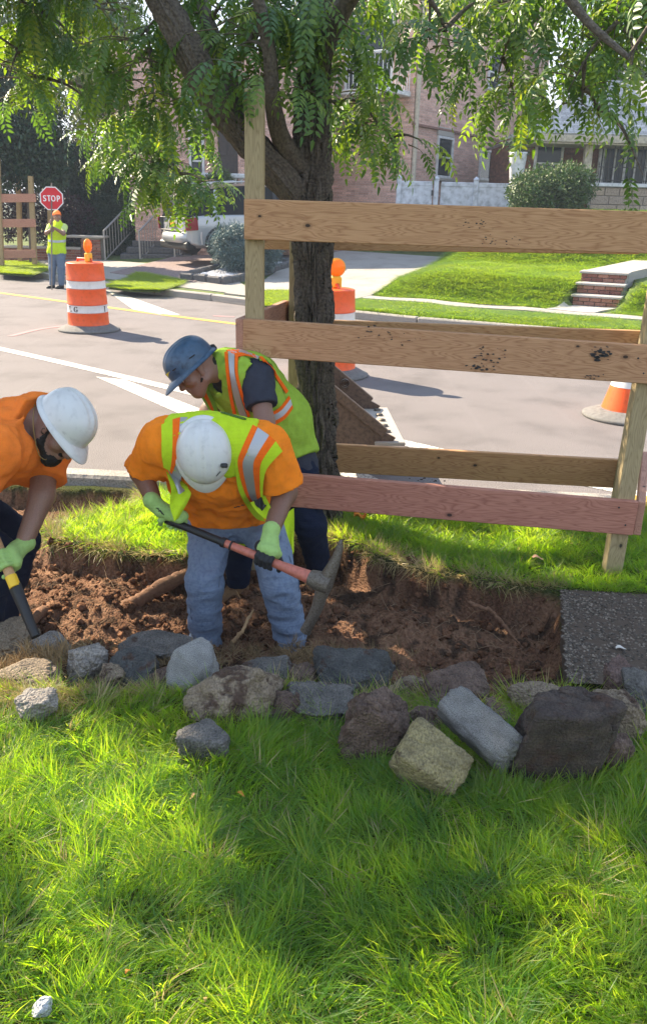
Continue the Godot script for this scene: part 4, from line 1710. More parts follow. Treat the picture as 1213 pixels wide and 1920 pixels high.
func kerb_z(x: float) -> float:
	for k in far_kerb.size() - 1:
		if x <= far_kerb[k + 1].x:
			return lerpf(far_kerb[k].y, far_kerb[k + 1].y, clampf((x - far_kerb[k].x) / (far_kerb[k + 1].x - far_kerb[k].x), 0.0, 1.0))
	return far_kerb[-1].y


func house_left() -> void:
	var o := thing("brick_house", "pink brick house with a narrow white window and wall lantern behind the parked car", "house", Vector3(-3.3, 0, -26.5))
	var g := Geo.new()
	g.box(Transform3D(Basis(), Vector3(-3.1, 2.85, -28.2)), Vector3(6.2, 5.7, 3.4), 0.02)
	part("wall", g, M.brick_wall, o)
	var Z := 26.48
	var c := wall_at(369, 276, Z)
	window_part(o, Vector3(c.x, c.y, -Z), Vector3.RIGHT, 0.44, 1.68, M.white_trim, [0.28])
	c = wall_at(364, 195, Z)
	window_part(o, Vector3(c.x, c.y + 0.45, -Z), Vector3.RIGHT, 0.44, 1.3, M.white_trim, [0.3])
	var rc := Geo.new()
	c = wall_at(418, 290, Z)
	rc.box(Transform3D(Basis(), Vector3(c.x + 0.15, 2.9, -26.5)), Vector3(0.56, 2.3, 0.08), 0.01)
	var dr := part("door", rc, M.dark_door, o)
	var pn := Geo.new()
	for q in [[-0.12, 0.55], [0.12, 0.55], [-0.12, -0.5], [0.12, -0.5]]:
		pn.box(Transform3D(Basis(), Vector3(c.x + 0.15 + q[0], 2.9 + q[1], -26.455)), Vector3(0.18, 0.85, 0.03), 0.01)
	part("panel", pn, M.dark_door, dr)
	var lt := Geo.new()
	c = wall_at(386, 240, 26.3)
	lt.lathe(PackedVector2Array([Vector2(0, -0.22), Vector2(0.05, -0.2), Vector2(0.09, -0.12), Vector2(0.1, 0.1), Vector2(0.13, 0.12), Vector2(0.03, 0.22), Vector2(0, 0.26)]), 8, Transform3D(Basis(), c))
	lt.bar(c + Vector3(0, 0.12, 0), c + Vector3(0, 0.12, -0.2), 0.04, 0.04)
	part("wall_lantern", lt, M.iron, o)
	# stoop with a stone capped balustrade
	var st := Geo.new()
	st.box(Transform3D(Basis(), Vector3(-3.0, 0.95, -25.85)), Vector3(5.0, 1.5, 1.2), 0.02)
	part("stoop", st, M.brick_wall, o)
	var rl := Geo.new()
	var r0 := wall_at(400, 326, 25.3)
	rl.box(Transform3D(Basis(), Vector3(-2.4, r0.y - 0.04, -25.3)), Vector3(2.4, 0.12, 0.22), 0.02)
	rl.box(Transform3D(Basis(), Vector3(-2.4, 1.8, -25.3)), Vector3(2.4, 0.12, 0.22), 0.02)
	var bal := part("balustrade", rl, M.white_trim, o)
	for k in 14:
		var bl := Geo.new()
		bl.lathe(PackedVector2Array([Vector2(0.05, 0), Vector2(0.03, 0.08), Vector2(0.06, 0.24), Vector2(0.03, 0.46), Vector2(0.05, r0.y - 0.1 - 1.86)]), 8, Transform3D(Basis(), Vector3(-3.5 + k * 0.165, 1.86, -25.3)))
		part("baluster", bl, M.white_trim, bal)
	var br := Geo.new()
	for s in [0.0, 0.25, 0.5, 0.75]:
		var arch := PackedVector3Array()
		for k in 9:
			var a := PI * k / 8
			arch.append(Vector3(-4.35 + s - 0.1 * cos(a), 1.86 + 0.3 * sin(a), -25.35))
		br.tube(arch, ramp(9, [0.013, 0.013]), 5)
	br.bar(Vector3(-4.5, 1.86, -25.35), Vector3(-3.45, 1.86, -25.35), 0.03, 0.03)
	part("iron_railing", br, M.iron, o)


func house_brick() -> void:
	var c0 := wall_at(764, 400, 27.0)
	c0.y = 0.0
	var s := Vector3(0.53, 0, -0.848).normalized()
	var f := Vector3(-0.848, 0, -0.53).normalized()
	var out := -f
	var o := thing("corner_house", "pink brick house with a white balcony, cream downspout and a row of side windows", "house", c0)
	var b := Basis(s, Vector3.UP, out)
	var g := Geo.new()
	g.box(Transform3D(b, c0 + s * 5.5 + f * 1.5 + Vector3.UP * 4.4), Vector3(11, 9.6, 3.0), 0.02)
	part("wall", g, M.brick_wall, o)
	var belt := Geo.new()
	var bh := plane_at(828, 243, c0, out).y
	belt.box(Transform3D(b, c0 + s * 5.5 + out * 0.02 + Vector3.UP * bh), Vector3(11.04, 0.07, 0.1), 0.01)
	part("belt_course", belt, mat(Color(0.3, 0.16, 0.12), 0.9, T.blotch, 1.0), o)
	var win := func(x0: float, x1: float, y0: float, y1: float, rails: Array) -> void:
		var p := plane_at((x0 + x1) * 0.5, (y0 + y1) * 0.5, c0, out)
		var a := plane_at(x0, (y0 + y1) * 0.5, c0, out)
		var e := plane_at(x1, (y0 + y1) * 0.5, c0, out)
		var t := plane_at((x0 + x1) * 0.5, y0, c0, out)
		var u := plane_at((x0 + x1) * 0.5, y1, c0, out)
		window_part(o, p, s, a.distance_to(e), t.distance_to(u), M.white_trim, rails)
	win.call(817, 846, 257, 334, [0.5])
	win.call(897, 921, 282, 338, [])
	win.call(914, 936, 96, 170, [0.45])
	var li := Geo.new()
	var p := plane_at(834, 248, c0, out)
	li.box(Transform3D(b, p + out * 0.01), Vector3(1.15, 0.24, 0.1), 0.01)
	part("lintel", li, M.stone_trim, o)
	var ds := Geo.new()
	ds.tube(PackedVector3Array([c0 + out * 0.07 + s * 0.1 + Vector3.UP * 0.5, c0 + out * 0.07 + s * 0.1 + Vector3.UP * 9.0]), PackedFloat32Array([0.07, 0.07]), 8)
	part("downspout", ds, M.cream, o)
	# balcony on the street front
	var bf := c0 + f * 1.45 - s * 0.55
	var yb := wall_at(700, 178, 27.4).y
	var bal := Geo.new()
	bal.box(Transform3D(b, bf + Vector3.UP * yb), Vector3(1.1, 0.14, 2.7), 0.02)
	bal.box(Transform3D(b, bf - s * 0.53 + Vector3.UP * (yb + 0.98)), Vector3(0.07, 0.07, 2.7), 0.01)
	bal.box(Transform3D(b, bf + out * 1.3 + Vector3.UP * (yb + 0.98)), Vector3(1.0, 0.07, 0.07), 0.01)
	var bp := part("balcony", bal, M.white_trim, o)
	for k in 20:
		var q := Geo.new()
		q.bar(bf - s * 0.53 + out * (-1.3 + k * 0.135) + Vector3.UP * (yb + 0.07), bf - s * 0.53 + out * (-1.3 + k * 0.135) + Vector3.UP * (yb + 0.95), 0.025, 0.025, Vector3.RIGHT)
		part("baluster", q, M.white_trim, bp)
	for k in 7:
		var q := Geo.new()
		q.bar(bf + out * 1.3 - s * (-0.5 + k * 0.14) + Vector3.UP * (yb + 0.07), bf + out * 1.3 - s * (-0.5 + k * 0.14) + Vector3.UP * (yb + 0.95), 0.025, 0.025, Vector3.RIGHT)
		part("baluster", q, M.white_trim, bp)
	window_part(o, c0 + f * 1.5 + Vector3.UP * (yb + 1.15) - s * 0.01, -f, 1.6, 2.0, M.white_trim, [])
	# white vinyl fence and gate across the side yard
	var fo := thing("vinyl_fence", "pale vinyl privacy fence and gate beside the brick house", "fence", wall_at(850, 400, 25.4))
	var y1 := wall_at(850, 342, 25.4).y
	var z := -25.4
	for e in [[748, 812, "gate"], [826, 892, "panel"], [892, 962, "panel"]]:
		var a := wall_at(e[0], 342, 25.4)
		var d := wall_at(e[1], 342, 25.4)
		var pn := Geo.new()
		pn.box(Transform3D(Basis(), Vector3((a.x + d.x) * 0.5, y1 - 0.85, z)), Vector3(d.x - a.x - 0.03, 1.6, 0.035), 0.004)
		pn.box(Transform3D(Basis(), Vector3((a.x + d.x) * 0.5, y1 - 0.05, z)), Vector3(d.x - a.x - 0.03, 0.12, 0.06), 0.01)
		part(e[2], pn, M.vinyl, fo)
	for x in [748.0, 818.0, 892.0, 962.0]:
		var a := wall_at(x, 342, 25.4)
		var pt := Geo.new()
		pt.box(Transform3D(Basis(), Vector3(a.x, y1 - 0.82, z + 0.01)), Vector3(0.13, 1.78, 0.13), 0.01)
		pt.lathe(PackedVector2Array([Vector2(0.1, 0.0), Vector2(0.1, 0.03), Vector2(0.0, 0.1)]), 4, Transform3D(Basis(Vector3.UP, PI / 4), Vector3(a.x, y1 + 0.07, z + 0.01)))
		part("post", pt, M.vinyl, fo)
	var hg := Geo.new()
	hg.box(Transform3D(Basis(), wall_at(810, 362, 25.32)), Vector3(0.05, 0.14, 0.04), 0.005)
	part("latch", hg, M.iron, fo)


func bungalow() -> void:
	var o := thing("bungalow", "low bungalow with grey shingle roof, stone veneer porch and iron window bars", "house", Vector3(8.5, 0, -25))
	var w := Geo.new()
	w.box(Transform3D(Basis(), Vector3(9.2, 2.3, -28.6)), Vector3(7.8, 3.0, 5.0), 0.02)
	part("wall", w, mat(Color(0.33, 0.22, 0.15), 0.9, T.brick, 0.48), o)
	var ey := wall_at(1100, 252, 24.8).y
	var rf := Geo.new()
	var A := Vector3(5.25, ey, -24.5)
	var B := Vector3(13.6, ey, -24.5)
	var C := Vector3(5.25, ey, -32)
	var R0 := Vector3(8.1, ey + 1.75, -28.3)
	var R1 := Vector3(13.6, ey + 1.75, -28.3)
	rf.slab(PackedVector3Array([A, B, R1, R0]), Vector3(0, 0.9, 0.42), 0.08)
	rf.slab(PackedVector3Array([C, A, R0]), (A - C).cross(R0 - C) if (A - C).cross(R0 - C).y > 0.0 else -(A - C).cross(R0 - C), 0.08)
	var roof := part("roof", rf, M.shingle, o)
	var fa := Geo.new()
	fa.box(Transform3D(Basis(), Vector3(9.4, ey - 0.13, -24.54)), Vector3(8.3, 0.17, 0.08), 0.01)
	part("fascia", fa, M.cream, roof)
	var so := Geo.new()
	so.box(Transform3D(Basis(), Vector3(9.4, ey - 0.24, -25.3)), Vector3(8.2, 0.04, 1.5), 0.005)
	part("soffit", so, M.cream, roof)
	var col := Geo.new()
	var cp := wall_at(1095, 345, 24.95)
	col.box(Transform3D(Basis(), Vector3(cp.x, (cp.y + ey) * 0.5 - 0.12, -24.95)), Vector3(0.2, ey - cp.y - 0.24, 0.2), 0.01)
	part("porch_column", col, M.cream, o)
	# porch wall of stone blocks under a pale ledge
	var led := wall_at(1110, 346, 24.9)
	var lg := Geo.new()
	lg.box(Transform3D(Basis(), Vector3(led.x + 2.9, led.y, -24.95)), Vector3(6.0, 0.1, 0.4), 0.015)
	part("ledge", lg, M.white_trim, o)
	var core := Geo.new()
	core.box(Transform3D(Basis(), Vector3(led.x + 2.9, led.y - 0.75, -25.02)), Vector3(5.8, 1.4, 0.3), 0.01)
	part("porch_wall", core, M.stone_trim, o)
	var r := RandomNumberGenerator.new()
	r.seed = 101
	var tones := []
	for q in [Color(0.52, 0.4, 0.28), Color(0.46, 0.36, 0.27), Color(0.36, 0.25, 0.2), Color(0.58, 0.47, 0.35)]:
		tones.append(mat(q, 0.9, T.blotch, 2.0, T.bump_soft, 0.5))
	for j in 5:
		var x := led.x - 0.02
		var hh := 0.21
		while x < led.x + 3.4:
			var l := r.randf_range(0.35, 0.85)
			var bk := Geo.new()
			bk.box(Transform3D(Basis(), Vector3(x + l * 0.5, led.y - 0.17 - j * (hh + 0.015), -24.855)), Vector3(l - 0.02, hh, 0.07), 0.012)
			part("stone_block", bk, tones[r.randi() % 4], o)
			x += l
	# porch window behind bars
	window_part(o, Vector3(led.x + 1.15, led.y + 0.62, -26.04), Vector3.RIGHT, 1.5, 1.25, M.white_trim, [], false)
	window_part(o, Vector3(led.x - 1.0, led.y + 0.55, -26.05), Vector3.RIGHT, 0.8, 1.35, M.white_trim, [0.5], false)
	var cur := Geo.new()
	for k in 5:
		cur.box(Transform3D(Basis(), Vector3(led.x + 0.55 + k * 0.3, led.y + 0.6, -26.0)), Vector3(0.07, 1.1, 0.02), 0.005)
	part("curtain_folds", cur, M.white_trim, o)
	var bars := Geo.new()
	for y in [0.12, 0.45]:
		bars.bar(Vector3(led.x + 0.1, led.y + y, -24.9), Vector3(led.x + 4.0, led.y + y, -24.9), 0.02, 0.02)
	var bp := part("iron_bars", bars, M.iron, o)
	for k in 30:
		var x := led.x + 0.12 + k * 0.125
		var h := 1.05 if k > 3 else 0.5 + 0.17 * k
		var q := Geo.new()
		q.rod(Vector3(x, led.y + 0.05, -24.9), Vector3(x, led.y + h, -24.9), 0.011, 0.011, 5)
		q.rod(Vector3(x, led.y + h, -24.9), Vector3(x, led.y + h + 0.09, -24.9), 0.02, 0.001, 5)
		part("bar", q, M.iron, bp)


func front_steps() -> void:
	var o := thing("front_steps", "three brick steps with pale stone treads rising through the sloping lawn", "steps", Vector3(5.2, 0.05, -17.4))
	var e := Vector3(0.91, 0, 0.41).normalized()
	var back := Vector3(0.41, 0, -0.91).normalized()
	var p := ground_at(1072, 572, 0.07)
	var wdt := ground_at(1152, 580, 0.07).distance_to(p)
	for k in 3:
		var q := p + back * 0.36 * k + Vector3.UP * 0.20 * k
		var core := Geo.new()
		core.box(Transform3D(Basis(e, Vector3.UP, -back), q + e * wdt * 0.5 + back * 0.55 + Vector3.UP * 0.06), Vector3(wdt - 0.02, 0.2, 1.0), 0.004)
		part("riser", core, M.stone_trim, o)
		brick_courses(o, q + Vector3.UP * 0.005, e, -back, wdt, 2, 111 + k, 0.2, 0.066, 0.012)
		var tr_ := Geo.new()
		tr_.box(Transform3D(Basis(e, Vector3.UP, -back), q + e * wdt * 0.5 + back * 0.19 + Vector3.UP * 0.183), Vector3(wdt + 0.08, 0.045, 0.46), 0.01)
		part("tread", tr_, M.step_stone, o)
	# walk above and below
	var c := p + back * 1.05
	var wk := func(called: String, a: Vector3, d: Vector3, off: float) -> void:
		var ee := e * wdt
		struct(called, drape([Vector2(a.x, a.z), Vector2(a.x + ee.x, a.z + ee.z), Vector2(d.x + ee.x, d.z + ee.z), Vector2(d.x, d.z)], 10, 20, off, 0.05, far_h), M.step_stone)
	wk.call("front_walk", p - back * 1.1 - e * 0.3, p, 0.03)
	var up := Geo.new()
	var t0 := c + Vector3.UP * 0.60
	up.slab(PackedVector3Array([t0, t0 + e * wdt, t0 + e * (wdt + 0.7) + back * 2.6 + Vector3.UP * 0.12, t0 + e * 0.7 + back * 2.6 + Vector3.UP * 0.12]), Vector3.UP, 0.3)
	struct("upper_walk", up, M.step_stone)


func yard_things() -> void:
	# low brick garden wall and the pier by the stairs
	var zf := -24.4
	var a := wall_at(-60, 474, 24.4)
	var gy := far_h(a.x, zf) - 0.02
	var d := wall_at(152, 470, 24.4)
	var o := thing("garden_wall", "low brick garden wall with a stone cap behind the flagger", "wall", Vector3(a.x, gy, zf))
	var g := Geo.new()
	g.box(Transform3D(Basis(), Vector3((a.x + d.x) * 0.5, gy + 0.2, zf - 0.14)), Vector3(d.x - a.x, 0.4, 0.24), 0.005)
	part("core", g, M.stone_trim, o)
	brick_courses(o, Vector3(a.x, gy, zf), Vector3.RIGHT, Vector3.BACK, d.x - a.x, 6, 121)
	var cap := Geo.new()
	cap.box(Transform3D(Basis(), Vector3((a.x + d.x) * 0.5, gy + 0.44, zf - 0.12)), Vector3(d.x - a.x + 0.02, 0.06, 0.34), 0.012)
	part("cap", cap, M.stone_trim, o)
	var d2 := wall_at(189, 470, 24.4)
	var po := thing("brick_pier", "brick pier with a stone cap at the foot of the railed stairs", "pier", Vector3(d.x, gy, zf))
	var pg := Geo.new()
	pg.box(Transform3D(Basis(), Vector3((d.x + d2.x) * 0.5 + 0.02, gy + 0.36, zf - 0.2)), Vector3(d2.x - d.x - 0.04, 0.72, 0.36), 0.005)
	part("core", pg, M.stone_trim, po)
	brick_courses(po, Vector3(d.x + 0.03, gy, zf + 0.03), Vector3.RIGHT, Vector3.BACK, d2.x - d.x - 0.02, 10, 131)
	var pc := Geo.new()
	pc.box(Transform3D(Basis(), Vector3((d.x + d2.x) * 0.5 - 0.1, gy + 0.755, zf - 0.18)), Vector3(d2.x - d.x + 0.5, 0.06, 0.5), 0.012)
	part("cap", pc, M.stone_trim, po)
	# stairs with three metal handrails
	var so := thing("entrance_stairs", "dark stone stairs with three pale metal handrails beside the parked car", "stairs", Vector3(-5.6, gy, -24.6))
	var dir := Vector3(0.38, 0, -0.925).normalized()
	var e := Vector3(0.97, 0, -0.1).normalized()
	var p := wall_at(192, 488, 24.3)
	p.y = gy
	var w := 1.95
	for k in 6:
		var st := Geo.new()
		var q := p + dir * 0.3 * k + Vector3.UP * 0.165 * k
		st.box(Transform3D(Basis(e, Vector3.UP, e.cross(Vector3.UP)), q + e * w * 0.5 + dir * 0.7 + Vector3.UP * 0.08), Vector3(w, 0.16, 1.4), 0.01)
		part("step", st, M.dark_stone, so)
	var land := Geo.new()
	land.box(Transform3D(Basis(), Vector3(-4.6, 1.0, -27.0)), Vector3(3.4, 1.9, 1.6), 0.02)
	part("landing", land, M.brick_wall, so)
	for f: float in [0.0, 0.5, 1.0]:
		var q := p + e * (0.03 + (w - 0.06) * f) + dir * 0.1
		var top := q + dir * 1.6 + Vector3.UP * 0.88
		var rl := Geo.new()
		rl.bar(q + Vector3.UP * 0.92, top + Vector3.UP * 0.92, 0.05, 0.04, Vector3.UP, 0.008)
		rl.bar(q + Vector3.UP * 0.16, top + Vector3.UP * 0.16, 0.03, 0.03, Vector3.UP, 0.004)
		rl.bar(q, q + Vector3.UP * 0.94, 0.045, 0.045, Vector3.RIGHT, 0.006)
		rl.bar(top, top + Vector3.UP * 0.94, 0.045, 0.045, Vector3.RIGHT, 0.006)
		var hr := part("handrail", rl, M.rail, so)
		for k in 11:
			var b := q.lerp(top, (k + 1) / 12.0)
			var bg := Geo.new()
			bg.bar(b + Vector3.UP * 0.16, b + Vector3.UP * 0.91, 0.016, 0.016, Vector3.RIGHT, 0.003)
			part("baluster", bg, M.rail, hr)
	# gravel bed with a stone border in front of the car
	var bed := [Vector2(-3.35, -19.95), Vector2(-2.35, -19.25), Vector2(-0.85, -23.2), Vector2(-1.9, -23.8)]
	struct("gravel_bed", drape(bed, 12, 20, 0.05, 0.06, far_h), M.white_gravel)
	var r := RandomNumberGenerator.new()
	r.seed = 141
	var pg2 := Geo.new()
	pg2.surf(6, 4, func(s: float, t: float) -> Vector3:
		return Vector3(sin(t * PI) * cos(s * TAU), 0.6 * cos(t * PI), sin(t * PI) * sin(s * TAU) * 0.8), Vector3.ZERO, true)
	var xs := []
	var cs := PackedColorArray()
	for k in 2600:
		var u := r.randf()
		var v := r.randf()
		var q: Vector2 = bed[0].lerp(bed[1], u).lerp(bed[3].lerp(bed[2], u), v)
		var s := r.randf_range(0.014, 0.034)
		xs.append(Transform3D(Basis.from_euler(Vector3(0, r.randf() * 6.0, r.randf())).scaled(Vector3(s, s, s)), Vector3(q.x, far_h(q.x, q.y) + 0.055, q.y)))
		var t := r.randf_range(0.45, 0.8)
		cs.append(Color(t, t, t * 1.02))
	scatter("white_gravel", pg2.mesh(), M.gravel, xs, cs)
	tag(get_child(get_child_count() - 1), "white gravel in the stone bordered bed by the spruce", "gravel")
	var bo := thing("bed_border", "dark weathered stone border round the white gravel bed", "border", Vector3(-2.4, 0.1, -19.4))
	for k in 4:
		var a2: Vector2 = bed[k]
		var b2: Vector2 = bed[(k + 1) % 4]
		var n := int(a2.distance_to(b2) / 0.42) + 1
		for j in n:
			var q0 := a2.lerp(b2, float(j) / n)
			var q1 := a2.lerp(b2, (j + 0.96) / n)
			var bs := Geo.new()
			bs.bar(Vector3(q0.x, far_h(q0.x, q0.y) + 0.06, q0.y), Vector3(q1.x, far_h(q1.x, q1.y) + 0.06 + r.randf() * 0.02, q1.y), 0.14, 0.2, Vector3.UP, 0.03)
			part("border_stone", bs, M.dark_stone, bo)
	# tall white planter
	var tp := wall_at(966, 345, 24.2)
	var po2 := thing("planter", "tall tapered white planter between the bungalow and the vinyl fence", "planter", Vector3(tp.x, tp.y - 0.7, tp.z))
	var pl := Geo.new()
	pl.lathe(PackedVector2Array([Vector2(0, -0.7), Vector2(0.13, -0.7), Vector2(0.16, 0.0), Vector2(0.23, 0.72), Vector2(0.23, 0.78), Vector2(0.2, 0.78), Vector2(0.2, 0.7), Vector2(0, 0.7)]), 20, Transform3D(Basis(), tp))
	part("pot", pl, M.white_trim, po2)
	foliage("plant", po2, [[tp + Vector3(0, 0.9, 0), Vector3(0.28, 0.3, 0.28)]], 90, 0.13, leaf_clump(5, 3, 0.16), leaf_mat(Color(0.045, 0.1, 0.03), Color(0.15, 0.28, 0.05)), 151)
	# second lumber guard, round the tree across the street
	var go := thing("tree_guard", "weathered lumber post and board guard round the dark tree at the left edge", "tree guard", wall_at(30, 492, 22.9))
	var gm := wood_like("wood_grey", Vector3(0.3, 0.1, 0.7), Color(1.0, 0.92, 0.82))
	var gb := wood_like("wood_red", Vector3(0.1, 0.3, 0.6), Color(1.1, 1.05, 1.0))
	for q in [[4, 502, 22.6, 296], [66, 496, 22.9, 330]]:
		var b0 := wall_at(q[0], q[1], q[2])
		var t0 := wall_at(q[0] - 8, q[3], q[2])
		board("post", b0 - Vector3.UP * 0.1, t0, 0.11, 0.11, gm, go, Vector3.BACK)
		board("post", b0 + Vector3(0.1, -0.1, -1.1), t0 + Vector3(0.1, -0.3, -1.1), 0.11, 0.11, gm, go, Vector3.BACK)
	for y in [372.0, 419.0, 477.0]:
		board("board", wall_at(-30, y, 22.5), wall_at(68, y - 1, 22.84), 0.045, 0.2, gb, go)


func suv() -> void:
	var h := Vector3(0.82, 0, -0.572).normalized()
	var rt := Vector3(0.572, 0, 0.82).normalized()
	var base := Vector3(-3.9, 0, -22.5)
	base.y = wall_at(330, 486, 22.2).y
	var o := thing("parked_car", "silver white crossover car parked on the drive, dark rear glass and red tail lights", "car", base)
	var pitch := Basis(rt, deg_to_rad(3.5))
	var X := Transform3D(pitch * Basis(h, Vector3.UP, rt), base)
	# stations along the car: [x, floor, sill, belt, roof, half width at sill, belt, roof]
	var st := [
		[0.0, 0.42, 0.55, 0.98, 1.06, 0.74, 0.80, 0.62], [0.06, 0.33, 0.55, 1.0, 1.22, 0.84, 0.84, 0.62], [0.25, 0.27, 0.55, 1.02, 1.52, 0.89, 0.87, 0.63], [0.55, 0.24, 0.55, 1.03, 1.64, 0.9, 0.88, 0.64], [1.2, 0.22, 0.52, 1.01, 1.70, 0.9, 0.89, 0.66], [2.0, 0.22, 0.5, 0.98, 1.70, 0.9, 0.89, 0.66], [2.6, 0.22, 0.5, 0.96, 1.62, 0.9, 0.88, 0.64], [3.1, 0.22, 0.5, 0.95, 1.30, 0.9, 0.87, 0.62], [3.45, 0.22, 0.5, 0.93, 1.0, 0.9, 0.84, 0.66], [4.0, 0.24, 0.5, 0.84, 0.88, 0.86, 0.78, 0.6], [4.25, 0.3, 0.5, 0.72, 0.76, 0.74, 0.66, 0.5], [4.36, 0.4, 0.5, 0.6, 0.64, 0.6, 0.5, 0.4]]
	var lower := func(s: float, t: float) -> Vector3:
		var x := t * (st.size() - 1)
		var k := mini(int(x), st.size() - 2)
		var f := x - k
		var q := []
		for e in 8:
			q.append(lerpf(st[k][e], st[k + 1][e], f))
		var prof := [Vector2(0.0, q[1]), Vector2(q[5] * 0.85, q[1]), Vector2(q[5], q[1] + 0.07), Vector2(q[5], q[2]), Vector2(q[5] * 1.005, (q[2] + q[3]) * 0.5), Vector2(q[6], q[3] - 0.03), Vector2(q[6] - 0.05, q[3]), Vector2(0.0, q[3] + 0.01)]
		var side := -1.0 if s < 0.5 else 1.0
		var u := absf(s - 0.5) * 2.0
		var y := u * 7.0 if side > 0.0 else u * 7.0
		var j := mini(int(y), 6)
		var pp: Vector2 = prof[j].lerp(prof[j + 1], y - j)
		return X * Vector3(q[0], pp.y, pp.x * side)
	var bg := Geo.new()
	bg.surf(56, 44, lower, X * Vector3(2.1, 0.6, 0))
	var body := part("body", bg, M.car_silver, o)
	var upper := func(s: float, t: float) -> Vector3:
		var x := t * 8.0
		var k := mini(int(x), 7)
		var f := x - k
		var q := []
		for e in 8:
			q.append(lerpf(st[k][e], st[k + 1][e], f))
		var a := (s - 0.5) * 2.0
		var u := absf(a)
		var pp := Vector2(lerpf(0.0, q[7], u / 0.6), q[4] - 0.05 * pow(u / 0.6, 3.0)) if u < 0.6 else Vector2(lerpf(q[7], q[6] - 0.04, (u - 0.6) / 0.4), lerpf(q[4] - 0.05, q[3] - 0.02, (u - 0.6) / 0.4))
		return X * Vector3(q[0] + 0.02, pp.y, pp.x * signf(a))
	var gg := Geo.new()
	gg.surf(40, 40, upper, X * Vector3(1.8, 0.8, 0))
	part("glasshouse", gg, M.car_glass, o)
	var rg := Geo.new()
	rg.surf(16, 24, func(s: float, t: float) -> Vector3:
		var q: Vector3 = X.affine_inverse() * upper.call(lerpf(0.2, 0.8, s), lerpf(0.28, 0.78, t))
		return X * (q + Vector3(0, 0.014, 0)), X * Vector3(1.8, 0.8, 0))
	part("roof", rg, M.car_dark, o)
	for s in [-1.0, 1.0]:
		var rr := Geo.new()
		rr.tube(PackedVector3Array([X * Vector3(0.7, 1.69, 0.56 * s), X * Vector3(0.85, 1.75, 0.56 * s), X * Vector3(2.1, 1.77, 0.57 * s), X * Vector3(2.3, 1.72, 0.57 * s)]), PackedFloat32Array([0.018, 0.02, 0.02, 0.015]), 6)
		part("roof_rail", rr, M.car_silver, o)
		for x in [[0.78, 0.07], [1.75, 0.05], [2.55, 0.07]]:
			var pl := Geo.new()
			pl.bar(X * Vector3(x[0] - 0.06, 1.0, 0.885 * s), X * Vector3(x[0] + (0.12 if x[0] < 1.0 else 0.0), 1.6, 0.67 * s), 0.02, x[1] + 0.03, h, 0.004)
			part("pillar", pl, M.car_silver if x[0] < 1.0 else M.black, o)
		var tl := Geo.new()
		tl.surf(8, 8, func(a: float, b: float) -> Vector3:
			return X * Vector3(lerpf(-0.035, 0.24, a * a), lerpf(0.70, 1.0, b), (0.75 + 0.145 * sqrt(a) + 0.012) * s), X * Vector3(1.0, 0.8, 0))
		part("tail_light", tl, M.tail_red, o)
	# rear bumper, lower trim, hatch crease, plate
	var bp := Geo.new()
	bp.surf(24, 8, func(a: float, b: float) -> Vector3:
		var z := (a - 0.5) * 1.82
		var c := sin(b * PI)
		return X * Vector3(-0.02 - 0.09 * c * (1.0 - pow(absf(z) / 0.91, 4.0)) + 0.35 * pow(absf(z) / 0.91, 6.0), lerpf(0.36, 0.66, b), z), X * Vector3(1.0, 0.5, 0))
	part("bumper", bp, M.car_silver, o)
	var lt := Geo.new()
	lt.box(X * Transform3D(Basis(), Vector3(0.08, 0.34, 0)), Vector3(0.28, 0.2, 1.6), 0.05)
	part("lower_trim", lt, M.black, o)
	var hd := Geo.new()
	hd.bar(X * Vector3(-0.04, 0.685, -0.62), X * Vector3(-0.04, 0.685, 0.62), 0.03, 0.03, Vector3.UP, 0.01)
	part("hatch_seam", hd, M.black, o)
	var ht := Geo.new()
	ht.surf(20, 12, func(a: float, b: float) -> Vector3:
		var z := (a - 0.5) * 1.6
		return X * Vector3(-0.02 + 0.05 * b * b + 0.1 * pow(absf(z) / 0.8, 4.0), lerpf(0.5, 1.0, b), z), X * Vector3(1.0, 0.7, 0))
	part("hatch", ht, M.car_silver, o)
	var pt := Geo.new()
	pt.box(X * Transform3D(Basis(), Vector3(-0.03, 0.83, 0.0)), Vector3(0.02, 0.13, 0.27), 0.004)
	part("number_plate", pt, M.plate_orange, o)
	for x in [0.82, 3.5]:
		for s in [-1.0, 1.0]:
			var wh := Geo.new()
			var wx := X * Transform3D(Basis(Vector3.RIGHT, PI / 2 * s), Vector3(x, 0.33, 0.80 * s))
			wh.lathe(PackedVector2Array([Vector2(0.2, 0.0), Vector2(0.32, 0.0), Vector2(0.345, 0.03), Vector2(0.345, 0.17), Vector2(0.32, 0.2), Vector2(0.22, 0.2), Vector2(0.2, 0.19)]), 28, Transform3D(wx.basis, wx * Vector3(0, -0.085, 0)))
			var wp := part("wheel", wh, M.black, o)
			var rm := Geo.new()
			rm.lathe(PackedVector2Array([Vector2(0.0, 0.1), Vector2(0.05, 0.1), Vector2(0.06, 0.085), Vector2(0.2, 0.1), Vector2(0.215, 0.12)]), 20, wx)
			part("rim", rm, M.rail, wp)
			var ar := Geo.new()
			var arch := PackedVector3Array()
			for k in 13:
				var a := PI * k / 12
				arch.append(X * Vector3(x + 0.4 * cos(a), 0.33 + 0.4 * sin(a), 0.905 * s))
			ar.tube(arch, ramp(13, [0.03, 0.03]), 6)
			part("wheel_arch", ar, M.black, o)


